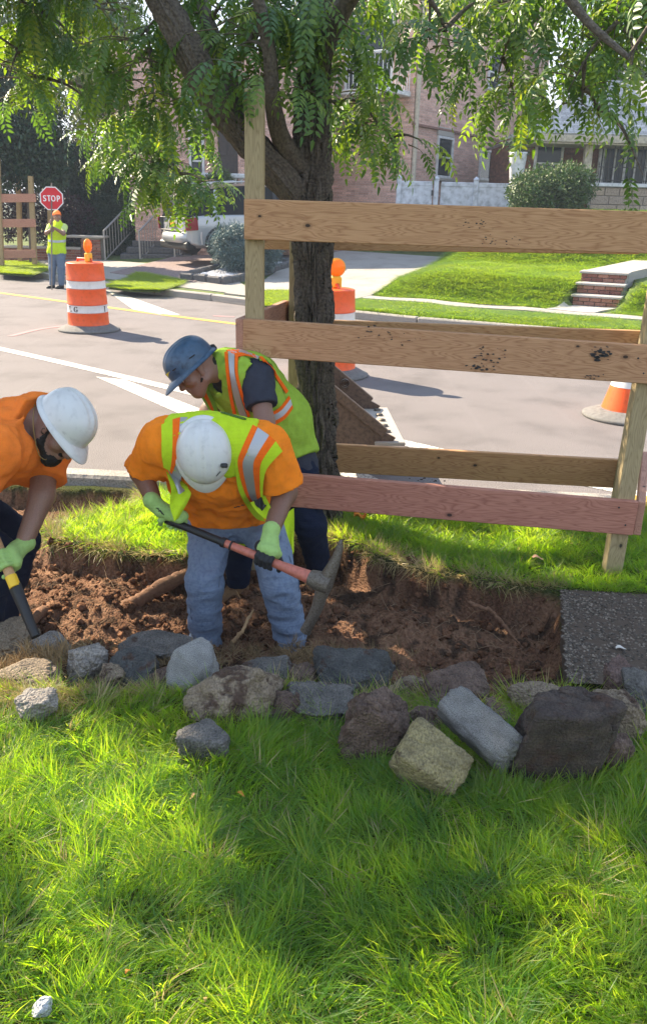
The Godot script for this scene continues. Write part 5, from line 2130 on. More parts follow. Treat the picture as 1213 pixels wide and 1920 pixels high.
func greenery() -> void:
	var cl := leaf_clump(7, 1, 0.24)
	var fine := leaf_clump(9, 2, 0.1)
	var dark := leaf_mat(Color(0.02, 0.042, 0.016), Color(0.04, 0.09, 0.02))
	var purple := leaf_mat(Color(0.035, 0.012, 0.018), Color(0.06, 0.01, 0.02))
	var sp := leaf_mat(Color(0.12, 0.19, 0.19), Color(0.03, 0.05, 0.05))
	var green := leaf_mat(Color(0.085, 0.135, 0.035), Color(0.16, 0.3, 0.04))
	var yel := leaf_mat(Color(0.16, 0.2, 0.03), Color(0.4, 0.5, 0.05))
	# clipped evergreen columns of the hedge
	var hedge := [[112, 275, 0.62], [140, 262, 0.6], [168, 270, 0.62], [198, 285, 0.64], [222, 322, 0.5]]
	for k in 5:
		var t := wall_at(hedge[k][0], hedge[k][1], 26.2 - k * 0.1)
		var o := thing("evergreen_column", ["dark evergreen column leftmost in the hedge, beside the round dark tree", "tallest dark evergreen column in the hedge above the stop sign", "middle dark evergreen column of the hedge", "dark evergreen column right of the hedge's middle, close to the stairs", "shortest dark evergreen column in the hedge, beside the stair railing"][k], "evergreen", Vector3(t.x, 0.3, t.z), "evergreens of the hedge")
		var st := Geo.new()
		st.rod(Vector3(t.x, 0.25, t.z), Vector3(t.x, t.y - 0.3, t.z), 0.06, 0.02, 6)
		part("trunk", st, M.bark, o)
		var R: float = hedge[k][2]
		var lobes := []
		for j in 6:
			var f := j / 5.0
			lobes.append([Vector3(t.x, lerpf(0.6, t.y - 0.3, f), t.z), Vector3(R, 0.5, R) * (1.0 - 0.55 * f * f)])
		foliage("crown", o, lobes, 1500, 0.12, fine, dark, 160 + k, 0.25)
	var pb := wall_at(133, 412, 25.4)
	var po := thing("purple_shrub", "dark purple leaved shrub in front of the evergreen hedge", "shrub", Vector3(pb.x, 0.4, pb.z))
	foliage("foliage", po, [[pb, Vector3(0.7, 0.65, 0.5)], [pb + Vector3(-0.9, 0.1, 0), Vector3(0.7, 0.75, 0.5)], [pb + Vector3(-1.8, 0.2, 0.1), Vector3(0.8, 0.8, 0.5)]], 1600, 0.1, cl, purple, 171, 0.3)
	# dark round tree inside the far lumber guard
	var tc := wall_at(40, 235, 23.6)
	var to := thing("dark_tree", "dark round crowned tree inside the lumber guard at the left edge", "tree", Vector3(tc.x, 0.1, tc.z))
	var tg := Geo.new()
	limb(tg, curve([Vector3(tc.x, 0.0, tc.z), Vector3(tc.x + 0.05, 1.4, tc.z), tc], 12), ramp(25, [0.12, 0.09, 0.05]), 20, 0.2, 3.0)
	part("trunk", tg, M.bark, to)
	foliage("crown", to, [[tc, Vector3(1.1, 1.5, 1.0)], [tc + Vector3(-0.5, -0.6, 0.2), Vector3(1.1, 1.0, 1.0)], [tc + Vector3(0.45, -0.7, 0.0), Vector3(0.8, 0.85, 0.8)], [tc + Vector3(-1.0, 0.5, 0), Vector3(1.2, 1.4, 1.0)]], 3800, 0.13, cl, dark, 173, 0.35, Color(1.3, 1.35, 1.5))
	# loose yellowing tree behind
	var yc := wall_at(150, 215, 31.0)
	var yo := thing("yellowing_tree", "loose yellow green tree with thin bare branches behind the hedge", "tree", Vector3(yc.x, 0.2, yc.z))
	var yg := Geo.new()
	var r := RandomNumberGenerator.new()
	r.seed = 175
	limb(yg, curve([Vector3(yc.x + 0.5, 0.2, yc.z), Vector3(yc.x + 0.3, 2.0, yc.z), Vector3(yc.x, 4.2, yc.z)], 10), ramp(21, [0.16, 0.1, 0.06]), 16, 0.2, 5.0)
	for k in 22:
		var p0 := Vector3(yc.x + 0.3, 1.8 + k * 0.12, yc.z)
		var a := r.randf() * TAU
		var d := Vector3(cos(a) * 1.4, r.randf_range(1.0, 2.6), sin(a))
		yg.tube(PackedVector3Array([p0, p0 + d * 0.5 + Vector3(0, 0.1, 0), p0 + d * 1.2]), PackedFloat32Array([0.035, 0.022, 0.006]), 5)
	part("trunk", yg, M.bark, yo)
	foliage("crown", yo, [[yc + Vector3(0, 1.0, 0), Vector3(2.4, 2.6, 1.8)], [yc + Vector3(1.2, 0, 0), Vector3(1.6, 1.8, 1.4)]], 1500, 0.15, cl, yel, 177, 0.6)
	var bc := wall_at(60, 60, 36.0)
	var bo := thing("tall_green_tree", "tall green tree behind the yellowing tree at the upper left", "tree", Vector3(bc.x, 0.2, bc.z))
	var bgk := Geo.new()
	limb(bgk, curve([Vector3(bc.x, 0.2, bc.z), Vector3(bc.x, 4.0, bc.z), bc], 10), ramp(21, [0.25, 0.18, 0.08]), 16, 0.2, 6.0)
	part("trunk", bgk, M.bark, bo)
	foliage("crown", bo, [[bc, Vector3(2.8, 3.2, 2.5)], [bc + Vector3(2.2, 0.8, 0), Vector3(2.0, 2.4, 2.0)], [bc + Vector3(-2.6, -1.0, 0), Vector3(2.4, 2.4, 2.0)]], 3600, 0.22, cl, green, 179, 0.5, Color(1.2, 1.2, 1.0))
	# blue spruce
	var sc := wall_at(458, 470, 21.2)
	var so := thing("blue_spruce", "low globe blue spruce growing from the white gravel bed", "shrub", Vector3(sc.x, 0.15, sc.z))
	foliage("foliage", so, [[sc, Vector3(0.8, 0.5, 0.7)], [sc + Vector3(-0.2, 0.1, 0.1), Vector3(0.55, 0.48, 0.5)], [sc + Vector3(0.4, 0.0, 0), Vector3(0.5, 0.45, 0.5)]], 1500, 0.1, leaf_clump(16, 4, 0.07), sp, 181, 0.22)
	# big glossy shrub before the bungalow
	var gc := wall_at(1030, 356, 22.6)
	var go := thing("rounded_shrub", "large rounded glossy green shrub on the lawn before the bungalow", "shrub", Vector3(gc.x, 1.2, gc.z))
	foliage("foliage", go, [[gc, Vector3(1.0, 0.55, 0.9)], [gc + Vector3(-0.35, -0.1, 0.2), Vector3(0.75, 0.5, 0.7)], [gc + Vector3(0.4, 0.05, 0.1), Vector3(0.7, 0.6, 0.7)]], 2600, 0.085, cl, green, 183, 0.28)
	var sm := wall_at(412, 334, 24.9)
	var so2 := thing("clipped_shrub", "small clipped green shrub on the stoop in front of the balustrade", "shrub", Vector3(sm.x, 1.75, sm.z))
	foliage("foliage", so2, [[sm, Vector3(0.32, 0.22, 0.3)]], 320, 0.08, fine, green, 185, 0.3)
	var fl := wall_at(368, 352, 24.7)
	var fo := thing("flowering_shrub", "loose shrub with small pink flowers beneath the narrow window", "shrub", Vector3(fl.x, 1.4, fl.z))
	foliage("foliage", fo, [[fl, Vector3(0.6, 0.32, 0.4)]], 380, 0.09, cl, green, 187, 0.4)
	foliage("flowers", fo, [[fl + Vector3(0, 0.05, 0.1), Vector3(0.55, 0.28, 0.4)]], 60, 0.05, cl, mat(Color(0.5, 0.12, 0.16), 0.8), 189, 0.3)
	# trees behind the bungalow
	var rc := wall_at(1120, 140, 34.0)
	var ro := thing("pale_green_tree", "pale green tree showing between the brick house and bungalow roof", "tree", Vector3(rc.x, 1.0, rc.z))
	var rg := Geo.new()
	limb(rg, curve([Vector3(rc.x, 1.0, rc.z), Vector3(rc.x, 3.0, rc.z), rc], 10), ramp(21, [0.2, 0.15, 0.06]), 16, 0.2, 7.0)
	part("trunk", rg, M.bark, ro)
	foliage("crown", ro, [[rc, Vector3(1.6, 1.8, 1.4)], [rc + Vector3(1.4, -0.5, 0), Vector3(1.4, 1.4, 1.2)]], 1100, 0.2, cl, yel, 191, 0.45, Color(0.8, 0.9, 0.9))


# an angular or rounded stone: a soft polyhedron with noise, in the frame b, half sizes h
func rock_geo(c: Vector3, h: Vector3, b: Basis, sd: int, planes: int, edge: float, rough: float, tones: Array, dirt := 0.3, dirt_c := Color(0.085, 0.045, 0.03), blocky := false) -> Geo:
	var r := RandomNumberGenerator.new()
	r.seed = sd
	var pl := []
	for ax in 3:
		for s in [-1.0, 1.0]:
			var n := Vector3.ZERO
			n[ax] = s
			n += Vector3(r.randfn(), r.randfn(), r.randfn()) * (0.04 if blocky else 0.16)
			pl.append([n.normalized(), 1.0 if blocky else r.randf_range(0.85, 1.0)])
	for k in planes:
		var n := Vector3(r.randfn(), r.randfn(), r.randfn()).normalized()
		pl.append([n, r.randf_range(0.78, 1.08) if not blocky else r.randf_range(1.12, 1.45)])
	var nz := noise(sd, 1.0, 4)
	var nd := noise(sd + 7, 1.0, 4)
	var g := Geo.new()
	var N := 28
	var nr := noise(sd + 3, 1.0, 2)
	for ax in 3:
		for s in [-1.0, 1.0]:
			var base := g.v.size()
			for y in N + 1:
				for x in N + 1:
					var d := Vector3.ZERO
					d[ax] = s
					d[(ax + 1) % 3] = tan((float(x) / N - 0.5) * PI / 2)
					d[(ax + 2) % 3] = tan((float(y) / N - 0.5) * PI / 2)
					d = d.normalized()
					var sum := 0.0
					for q in pl:
						var t: float = d.dot(q[0]) / q[1]
						if t > 0.0:
							sum += pow(t, edge)
					var rad := pow(sum, -1.0 / edge)
					var p := d * rad
					rad *= 1.0 + rough * nz.get_noise_3dv(p * 1.6) + rough * 0.3 * nz.get_noise_3dv(p * 6.0) - rough * 0.9 * pow(maxf(0.0, 1.0 - 5.0 * absf(nr.get_noise_3dv(p * 1.1))), 2.0)
					p = d * rad
					var q2 := p * h
					var cn := nd.get_noise_3dv(q2 * 14.0)
					var col: Color = tones[0].lerp(tones[1], clampf(0.5 + 1.3 * cn, 0.0, 1.0))
					var dn := nd.get_noise_3dv(q2 * 7.0 + Vector3(5, 5, 5)) + 0.5 * nd.get_noise_3dv(q2 * 40.0)
					col = col.lerp(dirt_c, clampf((dn - 0.42 + dirt) * 5.0, 0.0, 0.92))
					g.col = col
					g.p(c + b * q2, Vector3.ZERO)
			for y in N:
				for x in N:
					var a := base + y * (N + 1) + x
					for tr3 in [[a, a + 1, a + N + 2], [a, a + N + 2, a + N + 1]]:
						var nn := (g.v[tr3[1]] - g.v[tr3[0]]).cross(g.v[tr3[2]] - g.v[tr3[0]])
						if nn.dot(g.v[tr3[0]] - c) < 0.0:
							nn = -nn
						for e in 3:
							g.n[tr3[e]] += nn
			for k in range(base, g.v.size()):
				g.n[k] = g.n[k].normalized()
			for y in N:
				for x in N:
					var a := base + y * (N + 1) + x
					g.t(a, a + 1, a + N + 2)
					g.t(a, a + N + 2, a + N + 1)
	# share normals across the six faces' seams
	var seam := {}
	for k in g.v.size():
		var key := Vector3i(g.v[k] * 20000.0)
		if seam.has(key):
			var s: Vector3 = (g.n[seam[key]] + g.n[k]).normalized()
			g.n[k] = s
			g.n[seam[key]] = s
		else:
			seam[key] = k
	return g


func build_stones() -> void:
	var pale := [Color(0.42, 0.38, 0.33), Color(0.3, 0.27, 0.24)]
	var grey := [Color(0.21, 0.195, 0.175), Color(0.135, 0.126, 0.115)]
	var blue := [Color(0.118, 0.118, 0.112), Color(0.075, 0.076, 0.072)]
	var brown := [Color(0.21, 0.14, 0.105), Color(0.125, 0.08, 0.06)]
	var gran := [Color(0.36, 0.355, 0.335), Color(0.27, 0.265, 0.25)]
	var tan_ := [Color(0.36, 0.28, 0.19), Color(0.27, 0.205, 0.14)]
	var mossy := [Color(0.40, 0.33, 0.16), Color(0.27, 0.22, 0.115)]
	# [label, px, py, height of the centre, half sizes, yaw, tilt x, tilt z, seed, planes, edge, rough, tones, dirt, granite]
	var S := [
		["flat tan stone at the far left beside the digging bar's tip", 18, 1192, 0.0, Vector3(0.115, 0.07, 0.09), 0.3, 0.2, 0.1, 201, 7, 9.0, 0.1, tan_, 0.0, false],
		["small pale stone under the tip of the digging bar", 95, 1200, 0.05, Vector3(0.062, 0.05, 0.06), 0.8, 0.1, 0.0, 202, 6, 9.0, 0.1, pale, -0.1, false],
		["upright pale grey boulder beside the tuft of dry straw", 171, 1232, 0.1, Vector3(0.075, 0.085, 0.07), 0.5, 0.3, -0.2, 203, 7, 9.0, 0.1, pale, -0.15, false],
		["broad flat tan slab half under the dry straw at left", 45, 1262, 0.08, Vector3(0.125, 0.045, 0.075), 0.1, 0.1, 0.05, 204, 6, 9.0, 0.08, tan_, -0.05, false],
		["pale angular stone lying alone on the lawn at left", 73, 1312, 0.17, Vector3(0.078, 0.045, 0.055), 0.2, 0.15, 0.1, 205, 7, 8.0, 0.1, pale, -0.25, false],
		["dark blue grey boulder between the upright pale boulder and the speckled stone", 250, 1248, 0.09, Vector3(0.1, 0.065, 0.075), -0.2, 0.2, 0.05, 206, 6, 7.0, 0.09, blue, -0.05, false],
		["long flat grey slab behind the dark blue grey boulder", 292, 1205, 0.03, Vector3(0.15, 0.045, 0.08), 0.1, 0.1, 0.0, 207, 6, 9.0, 0.08, grey, 0.0, false],
		["light speckled granite slab leaning on the large soil stained boulder", 364, 1242, 0.19, Vector3(0.088, 0.045, 0.085), 0.35, 0.85, 0.05, 208, 5, 12.0, 0.05, gran, -0.6, true],
		["large tan boulder stained with dark soil right of the light speckled granite slab", 432, 1295, 0.16, Vector3(0.16, 0.085, 0.1), 0.25, 0.35, 0.22, 209, 6, 8.0, 0.09, tan_, 0.32, false],
		["smooth flat grey green stone behind the soil stained boulder", 500, 1262, 0.1, Vector3(0.1, 0.05, 0.075), 0.0, 0.2, -0.1, 210, 6, 8.0, 0.06, grey, 0.05, false],
		["low rounded dark grey stone sunk in the grass below the row", 384, 1382, 0.16, Vector3(0.078, 0.055, 0.06), 0.1, 0.1, 0.0, 211, 4, 5.0, 0.06, grey, -0.15, false],
		["large slate blue boulder with earth along its top", 657, 1254, 0.08, Vector3(0.145, 0.075, 0.09), 0.05, 0.35, 0.06, 212, 5, 9.0, 0.06, blue, -0.02, false],
		["layered weathered grey stone beside the dark soil caked block", 600, 1308, 0.14, Vector3(0.125, 0.05, 0.075), -0.1, 0.2, -0.12, 213, 5, 10.0, 0.12, grey, 0.05, false],
		["dark reddish block caked in soil, left of the brown rounded boulder", 708, 1336, 0.19, Vector3(0.108, 0.1, 0.085), 0.1, 0.3, 0.02, 214, 6, 9.0, 0.09, brown, 0.12, false],
		["rounded brown boulder at the pit's edge behind the granite block", 855, 1284, 0.12, Vector3(0.125, 0.075, 0.09), 0.1, 0.1, 0.05, 215, 5, 5.0, 0.06, brown, -0.15, false],
		["yellowish mossy boulder lying lowest on the grass in front", 806, 1420, 0.2, Vector3(0.125, 0.075, 0.085), -0.35, 0.5, -0.25, 217, 4, 7.0, 0.05, mossy, -0.1, false],
		["largest dark angular boulder standing at the right of the row", 1050, 1372, 0.22, Vector3(0.155, 0.15, 0.09), -0.1, 0.2, -0.16, 218, 6, 12.0, 0.06, [Color(0.115, 0.084, 0.066), Color(0.068, 0.05, 0.042)], 0.1, false],
		["cracked tan stone right of the largest dark boulder", 1152, 1338, 0.17, Vector3(0.09, 0.085, 0.08), 0.2, 0.15, 0.1, 219, 6, 9.0, 0.12, tan_, 0.1, false],
		["pinkish brown stone standing at the edge of the old slab", 1162, 1280, 0.12, Vector3(0.06, 0.07, 0.055), 0.3, 0.1, 0.35, 220, 5, 7.0, 0.09, [Color(0.26, 0.17, 0.14), Color(0.16, 0.1, 0.08)], 0.0, false],
		["grey green stone cut off by the right edge", 1215, 1318, 0.12, Vector3(0.08, 0.1, 0.07), 0.0, 0.2, 0.2, 221, 5, 8.0, 0.07, grey, -0.1, false],
		["small dark brown stone wedged between the caked block and granite block", 800, 1346, 0.13, Vector3(0.07, 0.045, 0.05), 0.4, 0.1, -0.2, 222, 5, 8.0, 0.09, brown, 0.1, false],
		["pinkish stone between the granite block and the largest dark boulder", 938, 1348, 0.1, Vector3(0.06, 0.05, 0.05), 0.0, 0.2, -0.3, 223, 5, 8.0, 0.09, [Color(0.3, 0.2, 0.16), Color(0.22, 0.14, 0.11)], -0.2, false],
		["small pink chip resting on top of the largest dark boulder", 1105, 1302, 0.345, Vector3(0.036, 0.012, 0.026), 0.1, 0.1, 0.0, 224, 5, 8.0, 0.08, [Color(0.45, 0.3, 0.22), Color(0.35, 0.23, 0.17)], -0.3, false],
		["small tan stone filling the gap right of the upright pale grey boulder", 212, 1262, 0.1, Vector3(0.05, 0.04, 0.045), 0.4, 0.2, 0.1, 231, 6, 9.0, 0.1, tan_, 0.1, false],
		["small soil caked stone wedged left of the light speckled granite slab", 305, 1268, 0.1, Vector3(0.055, 0.045, 0.05), 0.9, 0.1, 0.0, 232, 6, 9.0, 0.1, brown, 0.2, false],
		["brown stone wedged between the flat grey green stone and slate boulder", 562, 1262, 0.09, Vector3(0.06, 0.05, 0.055), 0.2, 0.2, 0.1, 233, 6, 9.0, 0.1, brown, 0.15, false],
		["tan flat stone lodged between the slate boulder and brown rounded boulder", 765, 1288, 0.08, Vector3(0.07, 0.045, 0.06), 0.3, 0.1, 0.1, 234, 6, 9.0, 0.1, tan_, 0.2, false],
		["small dark stone tucked under the left end of the layered stone", 535, 1318, 0.15, Vector3(0.05, 0.035, 0.045), 0.1, 0.2, 0.0, 235, 6, 9.0, 0.1, brown, 0.1, false],
		["flat weathered stone bridging behind the largest dark angular boulder", 1010, 1298, 0.16, Vector3(0.11, 0.04, 0.06), -0.1, 0.1, 0.05, 236, 6, 9.0, 0.1, tan_, 0.1, false],
		["dark stone in the shade right of the largest dark boulder's foot", 1140, 1395, 0.19, Vector3(0.06, 0.05, 0.05), 0.5, 0.2, 0.1, 237, 6, 9.0, 0.1, brown, 0.1, false],
		["small white quartz pebble in the grass at the lower left", 80, 1878, 0.165, Vector3(0.022, 0.016, 0.018), 0.4, 0.2, 0.3, 225, 6, 9.0, 0.08, [Color(0.7, 0.72, 0.74), Color(0.6, 0.62, 0.66)], -0.6, false]]
	for s in S:
		var c := ground_at(s[1], s[2] + (22.0 if s[8] in [209, 212, 214, 215, 218] else 10.0), s[3] + 0.03)
		var b := Basis(Vector3.RIGHT, s[6]) * Basis(Vector3.BACK, s[7]) * Basis(Vector3.UP, s[5])
		var hs: Vector3 = s[4] * Vector3(1.06, 1.5 if s[8] in [209, 214, 217, 218, 215] else 1.25, 1.18) * (0.88 if s[8] in [203, 205, 217] else 1.0)
		var g := rock_geo(c, hs, b, s[8], s[9] + 5, s[10] * 2.6, s[11] * 1.25, s[12], s[13] + 0.07)
		solid("stone", g, M.granite if s[14] else M.rock, s[0], "stone", c - Vector3.UP * s[4].y, "stones lined along the dug pit")
	# the squared granite block leaning on its neighbours
	var p0 := at(846, 1312, 2.74)
	var p1 := at(948, 1406, 2.60)
	var long := (p1 - p0).normalized()
	var n := (cam_b * Vector3(-0.15, 0.35, 1.0)).normalized()
	n = (n - long * n.dot(long)).normalized()
	var c2 := (p0 + p1) * 0.5 - n * 0.03
	var g2 := rock_geo(c2, Vector3(p0.distance_to(p1) * 0.5 + 0.02, 0.058, 0.062), Basis(long, n, long.cross(n)), 216, 9, 18.0, 0.075, [Color(0.29, 0.28, 0.262), Color(0.21, 0.202, 0.19)], -0.15, Color(0.12, 0.1, 0.08), true)
	solid("stone", g2, M.granite, "squared grey granite block lying tilted, above the yellowish mossy boulder", "stone", c2 - Vector3.UP * 0.1, "stones lined along the dug pit")
	old_slab()
	roots()


func old_slab() -> void:
	# the remaining stretch of sidewalk: a slab of worn exposed aggregate with a broken edge
	var o := thing("old_sidewalk", "worn exposed aggregate sidewalk slab with a broken edge at the right of the pit", "slab", Vector3(1.6, 0.0, -3.4))
	var nz := noise(231, 6.0, 3)
	var edge := func(t: float) -> Vector2:
		var q := Vector2(1.215, -3.93).lerp(Vector2(0.985, -2.98), t)
		return q + Vector2(0.03 * nz.get_noise_2d(t * 3.0, 0.0), 0)
	var g := Geo.new()
	g.surf(60, 60, func(s: float, t: float) -> Vector3:
		var e: Vector2 = edge.call(t)
		var q := e.lerp(Vector2(3.2, lerpf(-3.78, -2.95, t)), s)
		return Vector3(q.x, 0.022 + 0.006 * nz.get_noise_2d(q.x * 4.0, q.y * 4.0) + 0.03 * t, q.y), Vector3(2, -50, -3))
	g.surf(4, 60, func(s: float, t: float) -> Vector3:
		var e: Vector2 = edge.call(t)
		return Vector3(e.x - 0.012 * sin(s * PI) * (0.5 + nz.get_noise_2d(t * 20.0, s * 6.0)) + 0.02 * s, 0.022 + 0.03 * t - 0.11 * s, e.y), Vector3(5, 0, -3.4))
	part("slab", g, M.aggregate, o)
	var r := RandomNumberGenerator.new()
	r.seed = 233
	var pb := Geo.new()
	pb.surf(6, 4, func(s: float, t: float) -> Vector3:
		return Vector3(sin(t * PI) * cos(s * TAU), 0.5 * cos(t * PI), 0.75 * sin(t * PI) * sin(s * TAU)), Vector3.ZERO, true)
	var xs := []
	var cs := PackedColorArray()
	for k in 9000:
		var t := r.randf()
		var e: Vector2 = edge.call(t)
		var q := e.lerp(Vector2(3.2, lerpf(-3.78, -2.95, t)), pow(r.randf(), 1.6))
		if nz.get_noise_2d(q.x * 0.6, q.y * 0.6) < -0.25 and r.randf() < 0.7:
			continue
		var s := r.randf_range(0.003, 0.0085)
		xs.append(Transform3D(Basis.from_euler(Vector3(0, r.randf() * 6.3, r.randf_range(-0.3, 0.3))).scaled(Vector3(s, s, s)), Vector3(q.x, 0.0225 + 0.006 * nz.get_noise_2d(q.x * 4.0, q.y * 4.0) + 0.03 * t, q.y) - o.position))
		var v := 0.05 + 0.2 * pow(r.randf(), 2.2)
		cs.append(Color(v * 1.1, v * 0.9, v * 0.7))
	scatter("aggregate", pb.mesh(), M.gravel, xs, cs, o)
	var lf := Geo.new()
	var c := Vector3(1.30, 0.05, -3.28)
	lf.surf(6, 4, func(s: float, t: float) -> Vector3:
		return c + Vector3((s - 0.5) * 0.045, 0.006 * sin(s * 5.0) + 0.004 * cos(t * 6.0), (t - 0.5) * 0.026 * sin(PI * (0.15 + 0.8 * s))), c - Vector3.UP)
	solid("dry_leaf", lf, mat(Color(0.6, 0.56, 0.5), 0.8), "small pale dry leaf lying on the old sidewalk slab", "leaf", c)
	c = ground_at(1008, 1045, 0.06)
	var lf2 := Geo.new()
	lf2.surf(6, 4, func(s: float, t: float) -> Vector3:
		return c + Vector3((s - 0.5) * 0.06, 0.01 * sin(s * 5.0), (t - 0.5) * 0.04 * sin(PI * (0.15 + 0.8 * s))), c - Vector3.UP)
	solid("dry_leaf", lf2, mat(Color(0.34, 0.2, 0.12), 0.8), "curled brown leaf in the grass left of the leaning right post", "leaf", c)
	c = ground_at(675, 968, 0.06)
	var lf3 := Geo.new()
	lf3.surf(8, 6, func(s: float, t: float) -> Vector3:
		return c + Vector3((s - 0.5) * 0.075, 0.014 * sin(s * 7.0) + 0.012 * cos(t * 6.0), (t - 0.5) * 0.07 * (0.5 + 0.5 * absf(sin(s * 9.0)))), c - Vector3.UP)
	solid("fallen_leaf", lf3, mat(Color(0.75, 0.22, 0.02), 0.7), "bright orange fallen leaf on the grass beside the trunk", "leaf", c)


func roots() -> void:
	var nz := noise(241, 9.0, 2)
	var soil_root := mat(Color(0.24, 0.125, 0.068), 0.95, T.blotch, 5.0, T.bump_rock, 1.0)
	# [label, points px/py/height, radii]
	for e in [["thick soil covered root running from the digging bar towards the pit's middle", [[30, 1188, -0.06], [95, 1140, -0.10], [160, 1112, -0.12], [240, 1100, -0.14], [310, 1118, -0.17]], [0.022, 0.026, 0.026, 0.022, 0.01]],
			["thick root slanting up to the lawn edge at the left of the jeans", [[196, 1168, -0.15], [250, 1130, -0.10], [305, 1100, -0.07], [360, 1070, -0.07]], [0.02, 0.034, 0.036, 0.03]],
			["thin root hanging beside the slab at the pit's right", [[880, 1130, -0.06], [925, 1150, -0.10], [950, 1180, -0.16], [980, 1215, -0.19]], [0.011, 0.011, 0.009, 0.005]],
			["pale broken root stub sticking up between the two jeans legs", [[436, 1203, -0.09], [452, 1186, -0.04], [466, 1160, 0.0], [476, 1142, 0.02]], [0.009, 0.008, 0.007, 0.003]]]:
		var pts := []
		for q in e[1]:
			pts.append(ground_at(q[0], q[1], q[2]))
		var c := curve(pts, 12)
		for k in c.size():
			c[k] += Vector3(0, 0.012 * nz.get_noise_1d(k * 0.9), 0.01 * nz.get_noise_1d(k * 0.7 + 40.0))
		var g := Geo.new()
		var rad := ramp(c.size(), e[2])
		for k in rad.size():
			rad[k] *= 1.0 + 0.3 * nz.get_noise_1d(k * 2.3)
		g.tube(c, rad, 12)
		solid("root", g, soil_root if e[2][0] > 0.01 else mat(Color(0.4, 0.26, 0.13), 0.9), e[0], "root", pts[0], "tree roots bared in the pit")
	var r := RandomNumberGenerator.new()
	r.seed = 243
	var g2 := Geo.new()
	for k in 420:
		# fine roots: torn ends in the cut bank and strands on the floor
		var x := r.randf_range(-1.7, 1.15)
		var z := r.randf_range(-4.7, -3.1)
		var d := hole_d(x, z)
		if d > 0.02:
			continue
		var in_bank := d > -0.09
		var p := Vector3(x, ground_h(x, z) + 0.004, z)
		var dir := Vector3(r.randfn(), r.randfn() * (0.6 if in_bank else 0.25), r.randfn()).normalized()
		var l := r.randf_range(0.03, 0.13)
		g2.tube(PackedVector3Array([p, p + dir * l * 0.5 + Vector3(0, 0.012, 0), p + dir * l + Vector3(r.randfn() * 0.015, -0.004, r.randfn() * 0.015)]), PackedFloat32Array([0.0018, 0.0014, 0.0006]), 4, false)
	var rt := struct("fine_roots", g2, mat(Color(0.26, 0.17, 0.1), 0.9))
	rt.set_meta("kind", "stuff")
	tag(rt, "fine torn roots strewn over the pit floor and its cut bank", "roots")


func drum(label: String, c: Vector3, turn: float, light_turn: float, with_light: bool) -> void:
	var o := thing("traffic_drum", label, "traffic drum", c, "orange and white traffic drums on the road")
	var base := Geo.new()
	base.lathe(PackedVector2Array([Vector2(0.0, 0.0), Vector2(0.45, 0.0), Vector2(0.455, 0.025), Vector2(0.43, 0.035), Vector2(0.31, 0.095), Vector2(0.28, 0.1), Vector2(0, 0.1)]), 36, Transform3D(Basis(), c))
	part("rubber_base", base, M.rubber, o)
	var bands := [[0.06, 0.275, 0.302, 0.296, 0], [0.275, 0.388, 0.293, 0.290, 1], [0.388, 0.62, 0.291, 0.283, 0], [0.62, 0.735, 0.280, 0.277, 1], [0.735, 0.985, 0.278, 0.268, 0]]
	for b in bands:
		var g := Geo.new()
		var pr := PackedVector2Array()
		pr.append(Vector2(b[2] - 0.012, b[0]))
		pr.append(Vector2(b[2] + 0.004, b[0] + 0.006))
		pr.append(Vector2(b[2] + 0.004, b[0] + 0.014))
		pr.append(Vector2(b[2], b[0] + 0.022))
		pr.append(Vector2(b[3], b[1] - 0.014))
		pr.append(Vector2(b[3] + 0.003, b[1] - 0.008))
		pr.append(Vector2(b[3] - 0.012, b[1]))
		if b[1] > 0.9:
			pr.append(Vector2(b[3] - 0.04, b[1] + 0.006))
			pr.append(Vector2(0.0, b[1] + 0.01))
		g.lathe(pr, 40, Transform3D(Basis(), c))
		part("white_band" if b[4] else "orange_band", g, M.drum_white if b[4] else M.drum_orange, o)
	var h := Geo.new()
	var d := Vector3(cos(turn), 0, sin(turn))
	var t := c + Vector3.UP * 0.985
	h.tube(PackedVector3Array([t - d * 0.13, t - d * 0.12 + Vector3.UP * 0.05, t + d * 0.12 + Vector3.UP * 0.05, t + d * 0.13]), PackedFloat32Array([0.018, 0.018, 0.018, 0.018]), 8)
	part("handle", h, M.drum_orange, o)
	if with_light:
		# a warning lamp, unlit: a round amber lens on a battery case
		var f := Vector3(cos(light_turn), 0, sin(light_turn))
		var p := t + Vector3(0.02, 0, 0) + d * 0.05
		var bx := Geo.new()
		bx.box(Transform3D(Basis(f, Vector3.UP, f.cross(Vector3.UP)), p + Vector3.UP * 0.075), Vector3(0.075, 0.13, 0.12), 0.015)
		part("battery_case", bx, mat(Color(0.85, 0.5, 0.03), 0.4), o)
		var ln := Geo.new()
		var lx := Basis(f.cross(Vector3.UP), f, Vector3.UP)
		ln.lathe(PackedVector2Array([Vector2(0.0, -0.048), Vector2(0.06, -0.04), Vector2(0.09, -0.022), Vector2(0.094, 0.0), Vector2(0.09, 0.022), Vector2(0.06, 0.04), Vector2(0.0, 0.048)]), 24, Transform3D(lx, p + Vector3.UP * 0.235))
		var lp := part("amber_lens", ln, M.amber_lens, o)
		var rim := Geo.new()
		var ring := PackedVector3Array()
		for k in 25:
			ring.append(p + Vector3.UP * 0.235 + lx * (Vector3(cos(k * TAU / 24), 0, sin(k * TAU / 24)) * 0.096))
		rim.tube(ring, ramp(25, [0.008, 0.008]), 6, false)
		part("rim", rim, mat(Color(0.85, 0.42, 0.02), 0.4), lp)


